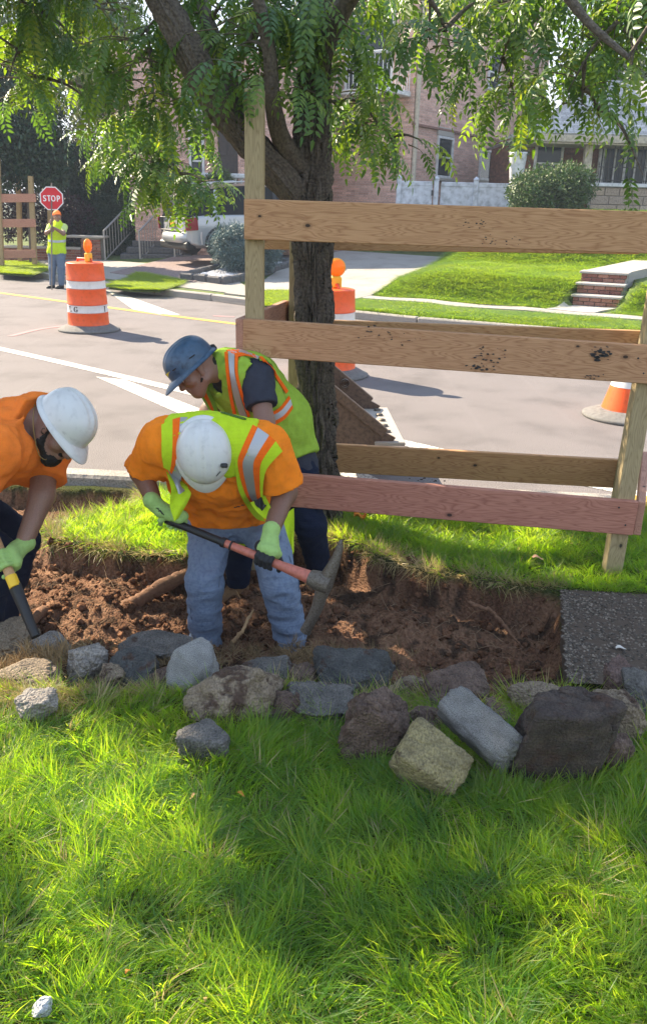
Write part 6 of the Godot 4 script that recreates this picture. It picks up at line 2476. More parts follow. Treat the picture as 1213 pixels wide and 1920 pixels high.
func build_traffic() -> void:
	var c1 := ground_at(168, 619, ROAD)
	drum("whole orange and white drum with an amber lamp, nearest the flagger", c1, 0.4, 0.25, true)
	# black stencil on its lower white band
	var tm := TextMesh.new()
	var sf := SystemFont.new()
	sf.font_names = PackedStringArray(["Droid Serif"])
	sf.font_weight = 700
	tm.font = sf
	tm.font_size = 20
	tm.pixel_size = 0.0052
	tm.depth = 0.004
	tm.text = "G"
	var d1 := get_node("traffic_drum")
	for e in [[-0.62, "G"], [-1.0, "L"], [0.98, "I"]]:
		var t: TextMesh = tm.duplicate()
		t.text = e[1]
		var o := MeshInstance3D.new()
		o.name = "stencil_letter"
		o.mesh = t
		o.material_override = M.ink
		d1.add_child(o, true)
		var to_cam := atan2(cam_p.x - c1.x, cam_p.z - c1.z)
		var a: float = to_cam + e[0]
		o.position = Vector3(sin(a) * 0.2925, 0.331, cos(a) * 0.2925)
		o.rotation.y = a
	drum("orange drum with an amber lamp half hidden behind the street tree", ground_at(617, 703, ROAD), 0.9, 1.45, true)
	cone()
	bucket()


func bucket() -> void:
	var N := ground_at(746, 834, 0.2)
	var Fp := ground_at(716, 771, 0.2)
	var w := (Fp - N)
	w.y = 0.0
	var width := w.length()
	w = w.normalized()
	var u := w.cross(Vector3.UP)
	if u.x > 0.0:
		u = -u
	var o := thing("loader_bucket", "rusty brown loader bucket with a pale bolted cutting edge behind the trunk", "loader bucket", N)
	# profile in (away from the lip, up)
	var P := func(x: float, y: float, s: float) -> Vector3: return N + u * x + Vector3.UP * y + w * s
	var prof := curve([Vector3(0.1, 0.0, 0), Vector3(0.42, 0.02, 0), Vector3(0.62, 0.14, 0), Vector3(0.68, 0.3, 0), Vector3(0.64, 0.48, 0)], 6)
	var sh := Geo.new()
	for off in [0.0, 0.025]:
		sh.surf(prof.size() - 1, 4, func(a: float, t: float) -> Vector3:
			var k := a * (prof.size() - 1)
			var j := mini(int(k), prof.size() - 2)
			var q := prof[j].lerp(prof[j + 1], k - j)
			return P.call(q.x + off, q.y - off, t * width), P.call(0.3, 2.0 if off > 0.0 else -2.0, width * 0.5))
	part("shell", sh, M.steel_worn, o)
	for s in [0.0, width]:
		var pts := PackedVector3Array([P.call(0.04, 0.02, s), P.call(0.1, -0.01, s)])
		for q in prof:
			pts.append(P.call(q.x, q.y - 0.012, s))
		pts.append(P.call(0.56, 0.47, s))
		pts.append(P.call(0.10, 0.09, s))
		pts.append(P.call(0.02, 0.05, s))
		var sp := Geo.new()
		sp.slab(pts, w if s > 0.0 else -w, 0.03)
		part("side_plate", sp, M.bucket_brown, o)
		var wp := Geo.new()
		wp.bar(P.call(0.10, 0.085, s), P.call(0.56, 0.455, s), 0.05, 0.07, Vector3.UP, 0.006)
		part("wear_strip", wp, M.bucket_brown, o)
	var lip := Geo.new()
	lip.box(Transform3D(Basis(u, Vector3.UP, u.cross(Vector3.UP)), P.call(0.06, 0.012, width * 0.5)), Vector3(0.22, 0.028, width + 0.06), 0.006)
	part("cutting_edge", lip, M.edge_steel, o)
	for k in 6:
		var b := Geo.new()
		b.lathe(PackedVector2Array([Vector2(0.03, 0.0), Vector2(0.026, 0.014), Vector2(0.0, 0.018)]), 12, Transform3D(Basis(), P.call(0.05, 0.026, width * (k + 0.5) / 6.0)))
		part("bolt", b, M.steel_worn, o)
	var hole_ := Geo.new()
	hole_.lathe(PackedVector2Array([Vector2(0.035, -0.02), Vector2(0.035, 0.02), Vector2(0.02, 0.02), Vector2(0.02, -0.02)]), 14, Transform3D(Basis(w.cross(Vector3.UP), w, Vector3.UP), P.call(0.32, 0.24, width - 0.03)))
	part("lug", hole_, M.edge_steel, o)


func cone() -> void:
	var c := ground_at(1172, 782, ROAD)
	var o := thing("traffic_cone", "orange and white road cone on a round rubber base beside the right post", "traffic cone", c)
	var b := Geo.new()
	b.lathe(PackedVector2Array([Vector2(0.0, 0.0), Vector2(0.41, 0.0), Vector2(0.415, 0.025), Vector2(0.39, 0.035), Vector2(0.27, 0.085), Vector2(0.2, 0.095), Vector2(0, 0.095)]), 32, Transform3D(Basis(), c))
	part("rubber_base", b, M.rubber, o)
	for e in [[0.06, 0.31, 0], [0.31, 0.42, 1], [0.42, 0.54, 0], [0.54, 0.62, 1], [0.62, 0.76, 0]]:
		var g := Geo.new()
		var R := func(h: float) -> float: return 0.265 - 0.27 * h
		var pr := PackedVector2Array([Vector2(R.call(e[0]) + (0.002 if e[2] else 0.0), e[0]), Vector2(R.call(e[1]) + (0.002 if e[2] else 0.0), e[1])])
		if e[1] > 0.7:
			pr.append(Vector2(R.call(e[1]) - 0.015, e[1] + 0.008))
			pr.append(Vector2(0, e[1] + 0.008))
		g.lathe(pr, 32, Transform3D(Basis(), c))
		part("white_band" if e[2] else "orange_band", g, M.drum_white if e[2] else M.drum_orange, o)


# ---- people
func head_bones(c: Vector3, f: Vector3, u: Vector3) -> Array:
	var r := f.cross(u).normalized()
	var L := func(x: float, y: float, z: float) -> Vector3: return c + f * x + u * y + r * z
	var o := [
		bone(L.call(-0.030, 0.030, 0), L.call(0.026, 0.034, 0), 0.088, 0.082, 0.02, r, 0.88),
		bone(L.call(0.035, 0.0, 0), L.call(0.045, -0.06, 0), 0.062, 0.047, 0.03, r, 0.95),
		bone(L.call(0.062, -0.098, 0), L.call(0.072, -0.094, 0), 0.026, 0.024, 0.025),
		bone(L.call(0.094, 0.012, 0), L.call(0.112, -0.03, 0), 0.010, 0.014, 0.014),
		bone(L.call(0.094, -0.055, -0.014), L.call(0.094, -0.055, 0.014), 0.0085, 0.0085, 0.010),
		bone(L.call(0.091, -0.068, -0.012), L.call(0.091, -0.068, 0.012), 0.0085, 0.0085, 0.010)]
	for s in [-1.0, 1.0]:
		o.append(bone(L.call(0.0, -0.062, 0.050 * s), L.call(0.058, -0.096, 0.018 * s), 0.026, 0.022, 0.03))
		o.append(bone(L.call(0.088, 0.022, 0.012 * s), L.call(0.078, 0.024, 0.042 * s), 0.012, 0.011, 0.016))
		o.append(bone(L.call(0.070, -0.022, 0.040 * s), L.call(0.060, -0.03, 0.050 * s), 0.020, 0.018, 0.024))
		o.append(bone(L.call(0.103, -0.036, 0.010 * s), L.call(0.098, -0.036, 0.012 * s), 0.008, 0.008, 0.008))
		o.append(bone(L.call(0.100, -0.002, 0.032 * s), L.call(0.098, -0.002, 0.036 * s), 0.013, 0.012, 0.012, Vector3.ZERO, 1.0, -1.0))
		o.append(bone(L.call(-0.016, 0.022, 0.078 * s), L.call(-0.006, -0.028, 0.074 * s), 0.020, 0.012, 0.012, r, 0.45))
		o.append(bone(L.call(-0.002, 0.008, 0.090 * s), L.call(-0.004, -0.008, 0.088 * s), 0.005, 0.004, 0.004, Vector3.ZERO, 1.0, -1.0))
	return o


func eyes(parent: Node3D, c: Vector3, f: Vector3, u: Vector3) -> void:
	var r := f.cross(u).normalized()
	for s in [-1.0, 1.0]:
		var g := Geo.new()
		g.col = Color(0.75, 0.72, 0.68)
		var p: Vector3 = c + f * 0.083 + u * -0.002 + r * 0.034 * s
		g.surf(10, 8, func(a: float, b: float) -> Vector3:
			return p + 0.0115 * (f * cos(b * PI) + sin(b * PI) * (u * cos(a * TAU) + r * sin(a * TAU))), p, true)
		for k in g.c.size():
			if (g.v[k] - p).dot(f) > 0.0095:
				g.c[k] = Color(0.03, 0.02, 0.015)
		part("eye", g, mat(Color(1, 1, 1), 0.15), parent)


# a hard hat on the head frame: ribbed shell with a rim and a front peak
func hard_hat(parent: Node3D, c: Vector3, f: Vector3, u: Vector3, m: Material, peak := 0.05, label := "") -> MeshInstance3D:
	var r := f.cross(u).normalized()
	var o := c + u * 0.022 - f * 0.004
	var g := Geo.new()
	var shape := func(s: float, t: float) -> Vector3:
		var a := s * TAU
		var ca := cos(a)
		var sa := sin(a)
		var b := minf(t / 0.8, 1.0)
		var rho := pow(sin(b * PI / 2), 0.86)
		var lf := 0.133 if ca > 0.0 else 0.13
		var h := 0.125 * pow(cos(b * PI / 2), 0.78) if b < 1.0 else 0.0
		var x := ca * rho * lf
		var z := sa * rho * 0.112
		# three raised ribs from front to back
		var k := exp(-pow(z / 0.013, 2)) * 0.007 + (exp(-pow((z - 0.034) / 0.008, 2)) + exp(-pow((z + 0.034) / 0.008, 2))) * 0.0035
		h += k * smoothstep(1.0, 0.75, b)
		if t > 0.8:
			var e := (t - 0.8) / 0.2
			var ex := 0.014 * e + peak * pow(maxf(0.0, ca), 2.2) * e
			x += ca * ex
			z += sa * 0.012 * e
			h -= (0.010 + 0.016 * pow(maxf(0.0, ca), 2.0)) * e * e + 0.004 * e
		return o + f * x + u * h + r * z
	g.surf(72, 40, shape, o - u * 0.05, true)
	g.surf(72, 30, func(s: float, t: float) -> Vector3:
		var p: Vector3 = shape.call(s, t)
		return p - u * 0.005 - (p - o).normalized() * (0.004 if t < 0.79 else 0.0), o + u * 0.5, true)
	var hat := part("hard_hat", g, m, parent, label)
	var band := Geo.new()
	var ring := PackedVector3Array()
	for k in 33:
		var a := k * TAU / 32
		ring.append(o - u * 0.012 + f * cos(a) * 0.118 + r * sin(a) * 0.098)
	band.tube(ring, ramp(33, [0.012, 0.012]), 6, false, (f + r).normalized(), 0.5)
	part("headband", band, M.black, hat)
	return hat


# a hand closed round a bar: centre of the grip, axis towards the index finger, bar radius, wrist
func grip_hand(C: Vector3, h: Vector3, rc: float, W: Vector3, thumb := true) -> Array:
	h = h.normalized()
	var e0 := W - C
	e0 = (e0 - h * e0.dot(h)).normalized()
	var e1 := h.cross(e0)
	var P := func(deg: float, rad: float, along: float) -> Vector3:
		return C + (e0 * cos(deg_to_rad(deg)) + e1 * sin(deg_to_rad(deg))) * rad + h * along
	var palm := []
	var fingers := []
	var S := 0.88
	for k in 4:
		var al: float = [0.036, 0.013, -0.011, -0.034][k] * S
		var sc: float = [0.95, 1.05, 1.0, 0.85][k]
		var kn: Vector3 = P.call(38.0, rc + 0.024, al)
		palm.append(bone(W + h * al * 0.55, kn, 0.0165, 0.0135, 0.02))
		palm.append(bone(P.call(0.0, rc + 0.018, al * 0.9), kn, 0.014, 0.013, 0.02))
		var j1: Vector3 = P.call(38.0 + 72.0 * sc, rc + 0.014, al)
		var j2: Vector3 = P.call(38.0 + 128.0 * sc, rc + 0.011, al)
		var j3: Vector3 = P.call(38.0 + 176.0 * sc, rc + 0.010, al)
		fingers.append(bone(kn, j1, 0.0112, 0.0102, 0.006))
		fingers.append(bone(j1, j2, 0.0102, 0.0094, 0.005))
		fingers.append(bone(j2, j3, 0.0094, 0.008, 0.005))
	if thumb:
		var t0: Vector3 = P.call(-10.0, rc + 0.022, 0.03)
		var t1: Vector3 = P.call(-62.0, rc + 0.017, 0.052)
		var t2: Vector3 = P.call(-120.0, rc + 0.012, 0.06)
		palm.append(bone(W.lerp(t0, 0.35), t0, 0.02, 0.0155, 0.02))
		fingers.append(bone(t0, t1, 0.0145, 0.0125, 0.006))
		fingers.append(bone(t1, t2, 0.0125, 0.0105, 0.006))
	return [palm, fingers]


func resample(poly: Array, n: int) -> PackedVector3Array:
	var pts := []
	for q in poly:
		pts.append(at(q[0], q[1], q[2]))
	var c := curve(pts, 12)
	var o := PackedVector3Array()
	for k in n:
		var x := float(k) / (n - 1) * (c.size() - 1)
		var j := mini(int(x), c.size() - 2)
		o.append(c[j].lerp(c[j + 1], x - j))
	return o


# cloth laid on a body between two edge lines; each point is moved along its sight line on to the surface, and rests "off" above it
func sheet(bones: Array, ea: Array, eb: Array, nu: int, nv: int, off: float) -> Geo:
	var a := resample(ea, nv + 1)
	var b := resample(eb, nv + 1)
	var g := Geo.new()
	var pts := PackedVector3Array()
	for y in nv + 1:
		for x in nu + 1:
			var p := a[y].lerp(b[y], float(x) / nu)
			var d := (p - cam_p).normalized()
			var q := p - d * 0.3
			var hit := false
			for it in 40:
				var f := field_at(bones, q) - off
				if f < 0.0015:
					hit = true
					break
				q += d * minf(f * 0.9, 0.05)
				if (q - p).dot(d) > 0.25:
					break
			if not hit:
				q = onto(bones, p, off)
			pts.append(q)
	var mid := Vector3.ZERO
	for q in pts:
		mid += q / pts.size()
	var away := mid + (mid - cam_p).normalized() * 0.3
	g.surf(nu, nv, func(s: float, t: float) -> Vector3: return pts[int(round(t * nv)) * (nu + 1) + int(round(s * nu))], away)
	var f2 := Geo.new()
	for k in g.v.size():
		f2.v.append(g.v[k] - g.n[k] * 0.004)
	for k in g.i.size() / 3:
		pass
	# the turned edge: a thin rim so that the cloth has thickness
	for e in [[0, 1], [nu, 1], [0, 0], [nv, 0]]:
		var n := nv if e[1] == 1 else nu
		for k in n:
			var i0: int = k * (nu + 1) + e[0] if e[1] == 1 else e[0] * (nu + 1) + k
			var i1: int = (k + 1) * (nu + 1) + e[0] if e[1] == 1 else e[0] * (nu + 1) + k + 1
			g.quad(g.v[i0], g.v[i1], f2.v[i1], f2.v[i0], g.v[i0] - mid)
	return g


func limb_bones(a: Vector3, b: Vector3, c: Vector3, r0: float, r1: float, r2: float, k := 0.03) -> Array:
	return [bone(a, b, r0, r1, k), bone(b, c, r1 * 1.02, r2, k)]


func build_people() -> void:
	worker_pick()
	worker_blue_hat()
	worker_left()
	flagger()


# the worker in front: bent over a pick mattock, facing the camera, head down
func worker_pick() -> void:
	var hipL := at(398, 965, 4.22)
	var hipR := at(492, 968, 4.22)
	var kneeL := at(384, 1090, 4.0)
	var kneeR := at(524, 1092, 3.96)
	var ankL := at(386, 1215, 4.16)
	var ankR := at(548, 1212, 4.1)
	var pel := at(444, 945, 4.2)
	var belly := at(418, 905, 3.92)
	var chest := at(402, 862, 3.68)
	var neck := at(390, 832, 3.52)
	var shL := at(306, 832, 3.58)
	var shR := at(500, 842, 3.56)
	var elL := at(266, 884, 3.70)
	var elR := at(534, 922, 3.66)
	var wrL := at(291, 944, 3.60)
	var wrR := at(508, 1000, 3.52)
	var side := (shR - shL).normalized()
	var o := thing("person", "worker in white hard hat, open lime vest and blue jeans bent over a pick", "person", Vector3(-0.4, -0.2, -3.75))
	var torso := [
		bone(hipL.lerp(pel, 0.3), hipR.lerp(pel, 0.3), 0.125, 0.125, 0.05),
		bone(pel, belly, 0.145, 0.16, 0.06, side, 1.22),
		bone(belly, chest, 0.155, 0.15, 0.06, side, 1.28),
		bone(chest, neck, 0.14, 0.09, 0.05, side, 1.35),
		bone(shL.lerp(neck, 0.15), shR.lerp(neck, 0.15), 0.085, 0.085, 0.06)]
	var arms := limb_bones(shL, elL, wrL, 0.06, 0.048, 0.034) + limb_bones(shR, elR, wrR, 0.06, 0.05, 0.034)
	var legs := [bone(hipL, kneeL, 0.100, 0.066, 0.04), bone(kneeL, ankL, 0.07, 0.048, 0.03), bone(hipR, kneeR, 0.100, 0.066, 0.04), bone(kneeR, ankR, 0.07, 0.048, 0.03)]
	# head bowed: the crown of the hat towards the camera
	var to_cam := (cam_p - at(383, 850, 3.36)).normalized()
	var f := (Vector3(0.06, -0.95, 0.10)).normalized()
	var u := (to_cam * 1.0 + Vector3(0.02, -0.15, 0)).normalized()
	f = (f - u * f.dot(u)).normalized()
	var hc := at(383, 846, 3.47)
	var nk := [bone(neck, hc - u * 0.05 - f * 0.02, 0.062, 0.058, 0.03)]
	var body := blob(grown(torso, -0.016) + arms + legs + nk, 0.014)
	blob(head_bones(hc, f, u) + nk, 0.0045, [], 0.0, Vector3.ONE, 1, body)
	part("body", body, M.skin_dark, o)
	eyes(o, hc, f, u)
	# tee shirt: sleeves end above the elbows, the hem hangs over the belt
	var hem := at(418, 958, 3.98)
	var shirt := grown(torso, 0.021) + [bone(belly, hem, 0.16, 0.12, 0.05, side, 1.35), bone(shL, shL.lerp(elL, 0.98), 0.09, 0.076, 0.05), bone(shR, shR.lerp(elR, 0.9), 0.095, 0.09, 0.05)]
	var dl := (elL - shL).normalized()
	var dr := (elR - shR).normalized()
	var pdir := (pel - belly).normalized()
	part("tee_shirt", blob(shirt, 0.009, [[shL.lerp(elL, 0.94), (dl + Vector3(0.1, -0.4, 0)).normalized(), 0.13], [shR.lerp(elR, 0.86), (dr + Vector3(0.05, -0.45, 0)).normalized(), 0.14], [hem + Vector3(0, -0.075, 0), Vector3(0.02, -1.0, 0.25), 0.42]], 0.014, Vector3(8, 4, 8), 401), M.tee_orange2, o)
	# jeans
	var jeans := grown(legs, 0.014) + [bone(hipL.lerp(pel, 0.2), hipR.lerp(pel, 0.2), 0.142, 0.142, 0.05), bone(pel, pel.lerp(belly, 0.3), 0.15, 0.14, 0.05, side, 1.2)]
	jeans[1][3] = 0.075
	jeans[3][3] = 0.075
	var fold := 0.011
	part("jeans", blob(jeans, 0.0095, [[ankL + Vector3(0, -0.03, 0), Vector3.DOWN, 0.12], [ankR + Vector3(0, -0.03, 0), Vector3.DOWN, 0.12]], fold, Vector3(4, 11, 4), 403), M.jeans, o)
	for q in [ankL, ankR]:
		var g := blob([bone(q + Vector3(0, -0.02, 0), q + Vector3(0, -0.05, 0.02), 0.05, 0.045, 0.02), bone(q + Vector3(0, -0.05, -0.04), q + Vector3(0.01, -0.06, 0.13), 0.042, 0.036, 0.03)], 0.009)
		part("boot", g, M.boot, o)
	# seams: pockets, fly and side seams of the jeans, hems of the tee
	var sm := Geo.new()
	for e in [[[352, 984, 4.0], [360, 1004, 4.0], [378, 1014, 4.0]], [[541, 986, 4.0], [530, 1006, 4.0], [512, 1012, 4.0]], [[436, 984, 4.0], [438, 1004, 4.0], [438, 1030, 4.0]], [[350, 1020, 4.0], [352, 1080, 3.95], [358, 1140, 4.0], [360, 1195, 4.05]], [[548, 1020, 4.0], [556, 1080, 3.95], [566, 1140, 4.0], [572, 1195, 4.05]], [[414, 1040, 4.0], [412, 1100, 3.95], [410, 1160, 4.0]]]:
		var line := PackedVector3Array()
		for q in resample(e, 16):
			line.append(onto(jeans, q, 0.001))
		sm.tube(line, ramp(16, [0.0022, 0.0022]), 5)
	part("seams", sm, mat(Color(0.11, 0.15, 0.22), 0.9), o)
	# vest: the back yoke, then front panels that hang open
	var vb := grown(torso, 0.037)
	var cuts := [[shL.lerp(neck, 0.12), (shL - shR).normalized(), 0.22], [shR.lerp(neck, 0.14), (shR - shL).normalized(), 0.22]]
	var back_n := (to_cam * -0.55 + Vector3(0, -1.0, 0)).normalized()
	cuts.append([chest.lerp(neck, 0.4) + Vector3(0, 0.01, 0), back_n, 0.7])
	part("vest", blob(vb + [bone(hc, neck, 0.10, 0.11, 0.01, Vector3.ZERO, 1.0, -1.0)], 0.011, cuts, 0.006, Vector3(12, 9, 12), 405), M.vest_lime, o)
	# right panel, strip by strip: lime edge, orange, silver, orange, lime
	var c := [
		[[441, 800, 3.5], [441, 850, 3.5], [442, 884, 3.5], [450, 926, 3.6], [478, 970, 3.7], [498, 978, 3.75]],
		[[474, 796, 3.5], [452, 845, 3.5], [446, 872, 3.5], [456, 915, 3.6], [468, 940, 3.65], [486, 955, 3.7]],
		[[483, 801, 3.5], [463, 848, 3.5], [455, 872, 3.5], [462, 912, 3.6], [472, 938, 3.65], [487, 950, 3.7]],
		[[505, 816, 3.5], [484, 850, 3.5], [475, 872, 3.5], [478, 912, 3.6], [482, 935, 3.65], [488, 946, 3.7]],
		[[517, 827, 3.5], [497, 855, 3.5], [488, 875, 3.5], [487, 912, 3.6], [488, 931, 3.65], [490, 941, 3.7]],
		[[530, 846, 3.5], [509, 868, 3.5], [498, 885, 3.5], [493, 912, 3.6], [492, 928, 3.65], [493, 936, 3.7]]]
	var ms := [M.vest_lime, M.tape_orange, M.tape_silver, M.tape_orange, M.vest_lime]
	var nm := ["vest_panel", "orange_stripe", "reflective_stripe", "orange_stripe", "vest_panel"]
	for k in 5:
		part(nm[k], sheet(shirt, c[k], c[k + 1], 4, 28, 0.017 + 0.0015 * (k % 2)), ms[k], o)
	# left panel
	var d := [
		[[303, 796, 3.5], [304, 830, 3.5], [312, 862, 3.55], [318, 886, 3.6]],
		[[324, 786, 3.5], [324, 830, 3.5], [322, 866, 3.55], [318, 888, 3.6]],
		[[338, 782, 3.5], [334, 830, 3.5], [330, 868, 3.55], [322, 890, 3.6]],
		[[352, 782, 3.5], [350, 840, 3.5], [344, 880, 3.55], [338, 904, 3.6]]]
	for k in 3:
		part([nm[0], nm[1], nm[2]][k], sheet(shirt, d[k], d[k + 1], 4, 20, 0.017 + 0.0015 * (k % 2)), [M.vest_lime, M.tape_orange, M.tape_silver][k], o)
	# the loose lower corners of the vest hang away from the body
	var flap := func(a: Array, b: Array, m: Material, called: String) -> void:
		var pa := resample(a, 15)
		var pb := resample(b, 15)
		var g := Geo.new()
		for off in [0.0, 0.004]:
			g.surf(6, 14, func(s: float, t: float) -> Vector3:
				var p: Vector3 = pa[int(round(t * 14))].lerp(pb[int(round(t * 14))], s)
				return p + Vector3(0, 0, -off + 0.012 * sin(s * 5.0 + t * 6.0)), cam_p if off > 0.0 else Vector3(0, 0, -9))
		part(called, g, m, o)
	flap.call([[312, 884, 3.52], [322, 915, 3.5], [318, 950, 3.5], [326, 976, 3.52]], [[345, 906, 3.56], [354, 915, 3.54], [358, 930, 3.54], [334, 974, 3.53]], M.vest_lime, "vest_panel")
	flap.call([[316, 868, 3.525], [318, 884, 3.51], [326, 905, 3.50], [334, 926, 3.49]], [[336, 894, 3.54], [338, 904, 3.53], [342, 914, 3.52], [346, 922, 3.51]], M.tape_silver, "reflective_stripe")
	flap.call([[470, 942, 3.60], [482, 958, 3.58], [494, 972, 3.57], [506, 980, 3.56]], [[496, 930, 3.60], [506, 946, 3.58], [514, 962, 3.57], [516, 978, 3.56]], M.vest_lime, "vest_panel")
	flap.call([[528, 965, 3.72], [534, 985, 3.72], [540, 1010, 3.72], [549, 1038, 3.72]], [[551, 955, 3.74], [552, 985, 3.74], [551, 1010, 3.74], [551, 1036, 3.74]], M.vest_lime, "vest_panel")
	flap.call([[476, 938, 3.585], [480, 946, 3.575], [486, 954, 3.57], [490, 958, 3.565]], [[490, 934, 3.585], [494, 940, 3.575], [497, 946, 3.57], [499, 950, 3.565]], M.black, "buckle_tab")
	# printed oval emblem on the yoke
	var em := Geo.new()
	for e in [[24.0, 9.0, 0.0026], [17.0, 5.5, 0.0022]]:
		var ring := PackedVector3Array()
		for k in 25:
			var a := k * TAU / 24
			ring.append(onto(vb, at(436 + e[0] * cos(a), 792 + e[1] * sin(a) + 0.15 * e[0] * cos(a), 3.5), 0.004))
		em.tube(ring, ramp(25, [e[2], e[2]]), 5, false)
	for k in 6:
		var q := onto(vb, at(424 + k * 5, 790 + k * 0.8, 3.5), 0.003)
		var q2 := onto(vb, at(426 + k * 5, 796 + k * 0.8, 3.5), 0.003)
		em.rod(q, q2, 0.003, 0.003, 5)
	part("emblem", em, mat(Color(0.07, 0.14, 0.02), 0.9), o)
	var hat := hard_hat(o, hc, f, u, M.helmet_white, 0.032)
	# a black clip and the slots at the hat's side
	var cl := Geo.new()
	var zz := (cam_p - hc).normalized()
	var cp := at(421, 873, 3.37)
	cl.box(Transform3D(Basis(cam_b.x, cam_b.y, cam_b.z), cp), Vector3(0.026, 0.018, 0.03), 0.004)
	for e in [[412, 824, 416, 832], [418, 840, 420, 850], [420, 856, 421, 864], [414, 884, 406, 893]]:
		cl.rod(at(e[0], e[1], 3.374), at(e[2], e[3], 3.374), 0.0018, 0.0018, 5)
	part("clip", cl, M.black, hat)
	# small dark print on the chest of the tee
	var pr := Geo.new()
	for k in 6:
		var q := onto(shirt, at(437 + k * 4.2, 941 + (k % 3) * 2, 3.75), 0.004)
		pr.rod(q, onto(shirt, at(440 + k * 4.2, 945 - (k % 2) * 5, 3.75), 0.004), 0.0022, 0.0022, 5)
	part("chest_print", pr, M.ink, o)
	# the pick and the gloved hands on it
	var butt := at(318, 976, 3.63)
	var eye := at(604, 1092, 3.40)
	var ax := (eye - butt).normalized()
	var gL := butt + ax * 0.03
	var gR := at(502, 1046, 3.49)
	gR = butt + ax * (gR - butt).dot(ax)
	for e in [[gL, wrL, 0.016, -1.0, "L"], [gR, wrR, 0.019, 1.0, "R"]]:
		var C: Vector3 = e[0]
		var W: Vector3 = C + (e[1] - C).normalized() * 0.082
		var hb := grip_hand(C, ax * e[3], e[2], W)
		var cuff := [bone(W, W.lerp(e[1], 1.0) + (e[1] - W) * 0.5, 0.030, 0.037, 0.02)]
		part("glove", blob(grown(hb[0], 0.002) + cuff, 0.0045, [], 0.002, Vector3(40, 40, 40), 407), M.glove_lime, o)
		part("glove_fingers", blob(hb[1], 0.0035), M.glove_lime if e[4] == "L" else M.glove_black, o)
		if e[4] == "R":
			part("glove_palm", blob([bone(C + (W - C).normalized() * 0.035, C + (W - C).normalized() * 0.045 - ax * 0.03, 0.034, 0.03, 0.02)], 0.005), M.glove_black, o)
		else:
			var gp := Geo.new()
			for k in 5:
				var q := onto(hb[0] + cuff, at(287 + k * 2.5, 960 + (k % 2) * 9, 3.5), 0.004)
				gp.rod(q, onto(hb[0] + cuff, at(296 + k * 0.5, 956 + k * 5, 3.5), 0.004), 0.002, 0.002, 5)
			part("glove_print", gp, M.ink, o)
	pick(butt, eye, ax)


func pick(butt: Vector3, eye: Vector3, ax: Vector3) -> void:
	var o := thing("pick_mattock", "pick with a red fibreglass handle, black grip and worn grey steel head", "pick", butt)
	var L := butt.distance_to(eye)
	var P := func(t: float) -> Vector3: return butt + ax * L * t
	var g := Geo.new()
	g.tube(PackedVector3Array([butt - ax * 0.02, butt - ax * 0.012, P.call(0.1), P.call(0.36), P.call(0.37)]), PackedFloat32Array([0.014, 0.019, 0.0165, 0.0165, 0.013]), 16)
	part("grip", g, M.black, o)
	var g2 := Geo.new()
	g2.tube(PackedVector3Array([P.call(0.365), P.call(0.45), P.call(0.75), P.call(0.86), P.call(0.96)]), PackedFloat32Array([0.0165, 0.0175, 0.0195, 0.025, 0.03]), 16)
	part("handle", g2, M.fibre_red, o)
	for k in 2:
		var b := Geo.new()
		b.tube(PackedVector3Array([P.call([0.36, 0.42][k]), P.call([0.385, 0.43][k])]), PackedFloat32Array([0.022, 0.022]), 14)
		part("collar", b, M.black, o)
	var t1 := at(640, 1012, 3.36)
	var t2 := at(572, 1185, 3.50)
	var hd := Geo.new()
	var path := curve([t1, t1.lerp(eye, 0.4) + ax * 0.012, eye + ax * 0.012, t2.lerp(eye, 0.5) + ax * 0.014, t2], 10)
	var across := ax.cross((t1 - t2).normalized()).normalized()
	hd.tube(path, ramp(path.size(), [0.006, 0.015, 0.019, 0.027, 0.036, 0.027, 0.024, 0.022, 0.024]), 14, true, across, 0.62)
	hd.tube(PackedVector3Array([eye - ax * 0.055, eye - ax * 0.02, eye + ax * 0.035]), PackedFloat32Array([0.033, 0.041, 0.036]), 16)
	part("head", hd, M.steel_worn, o)


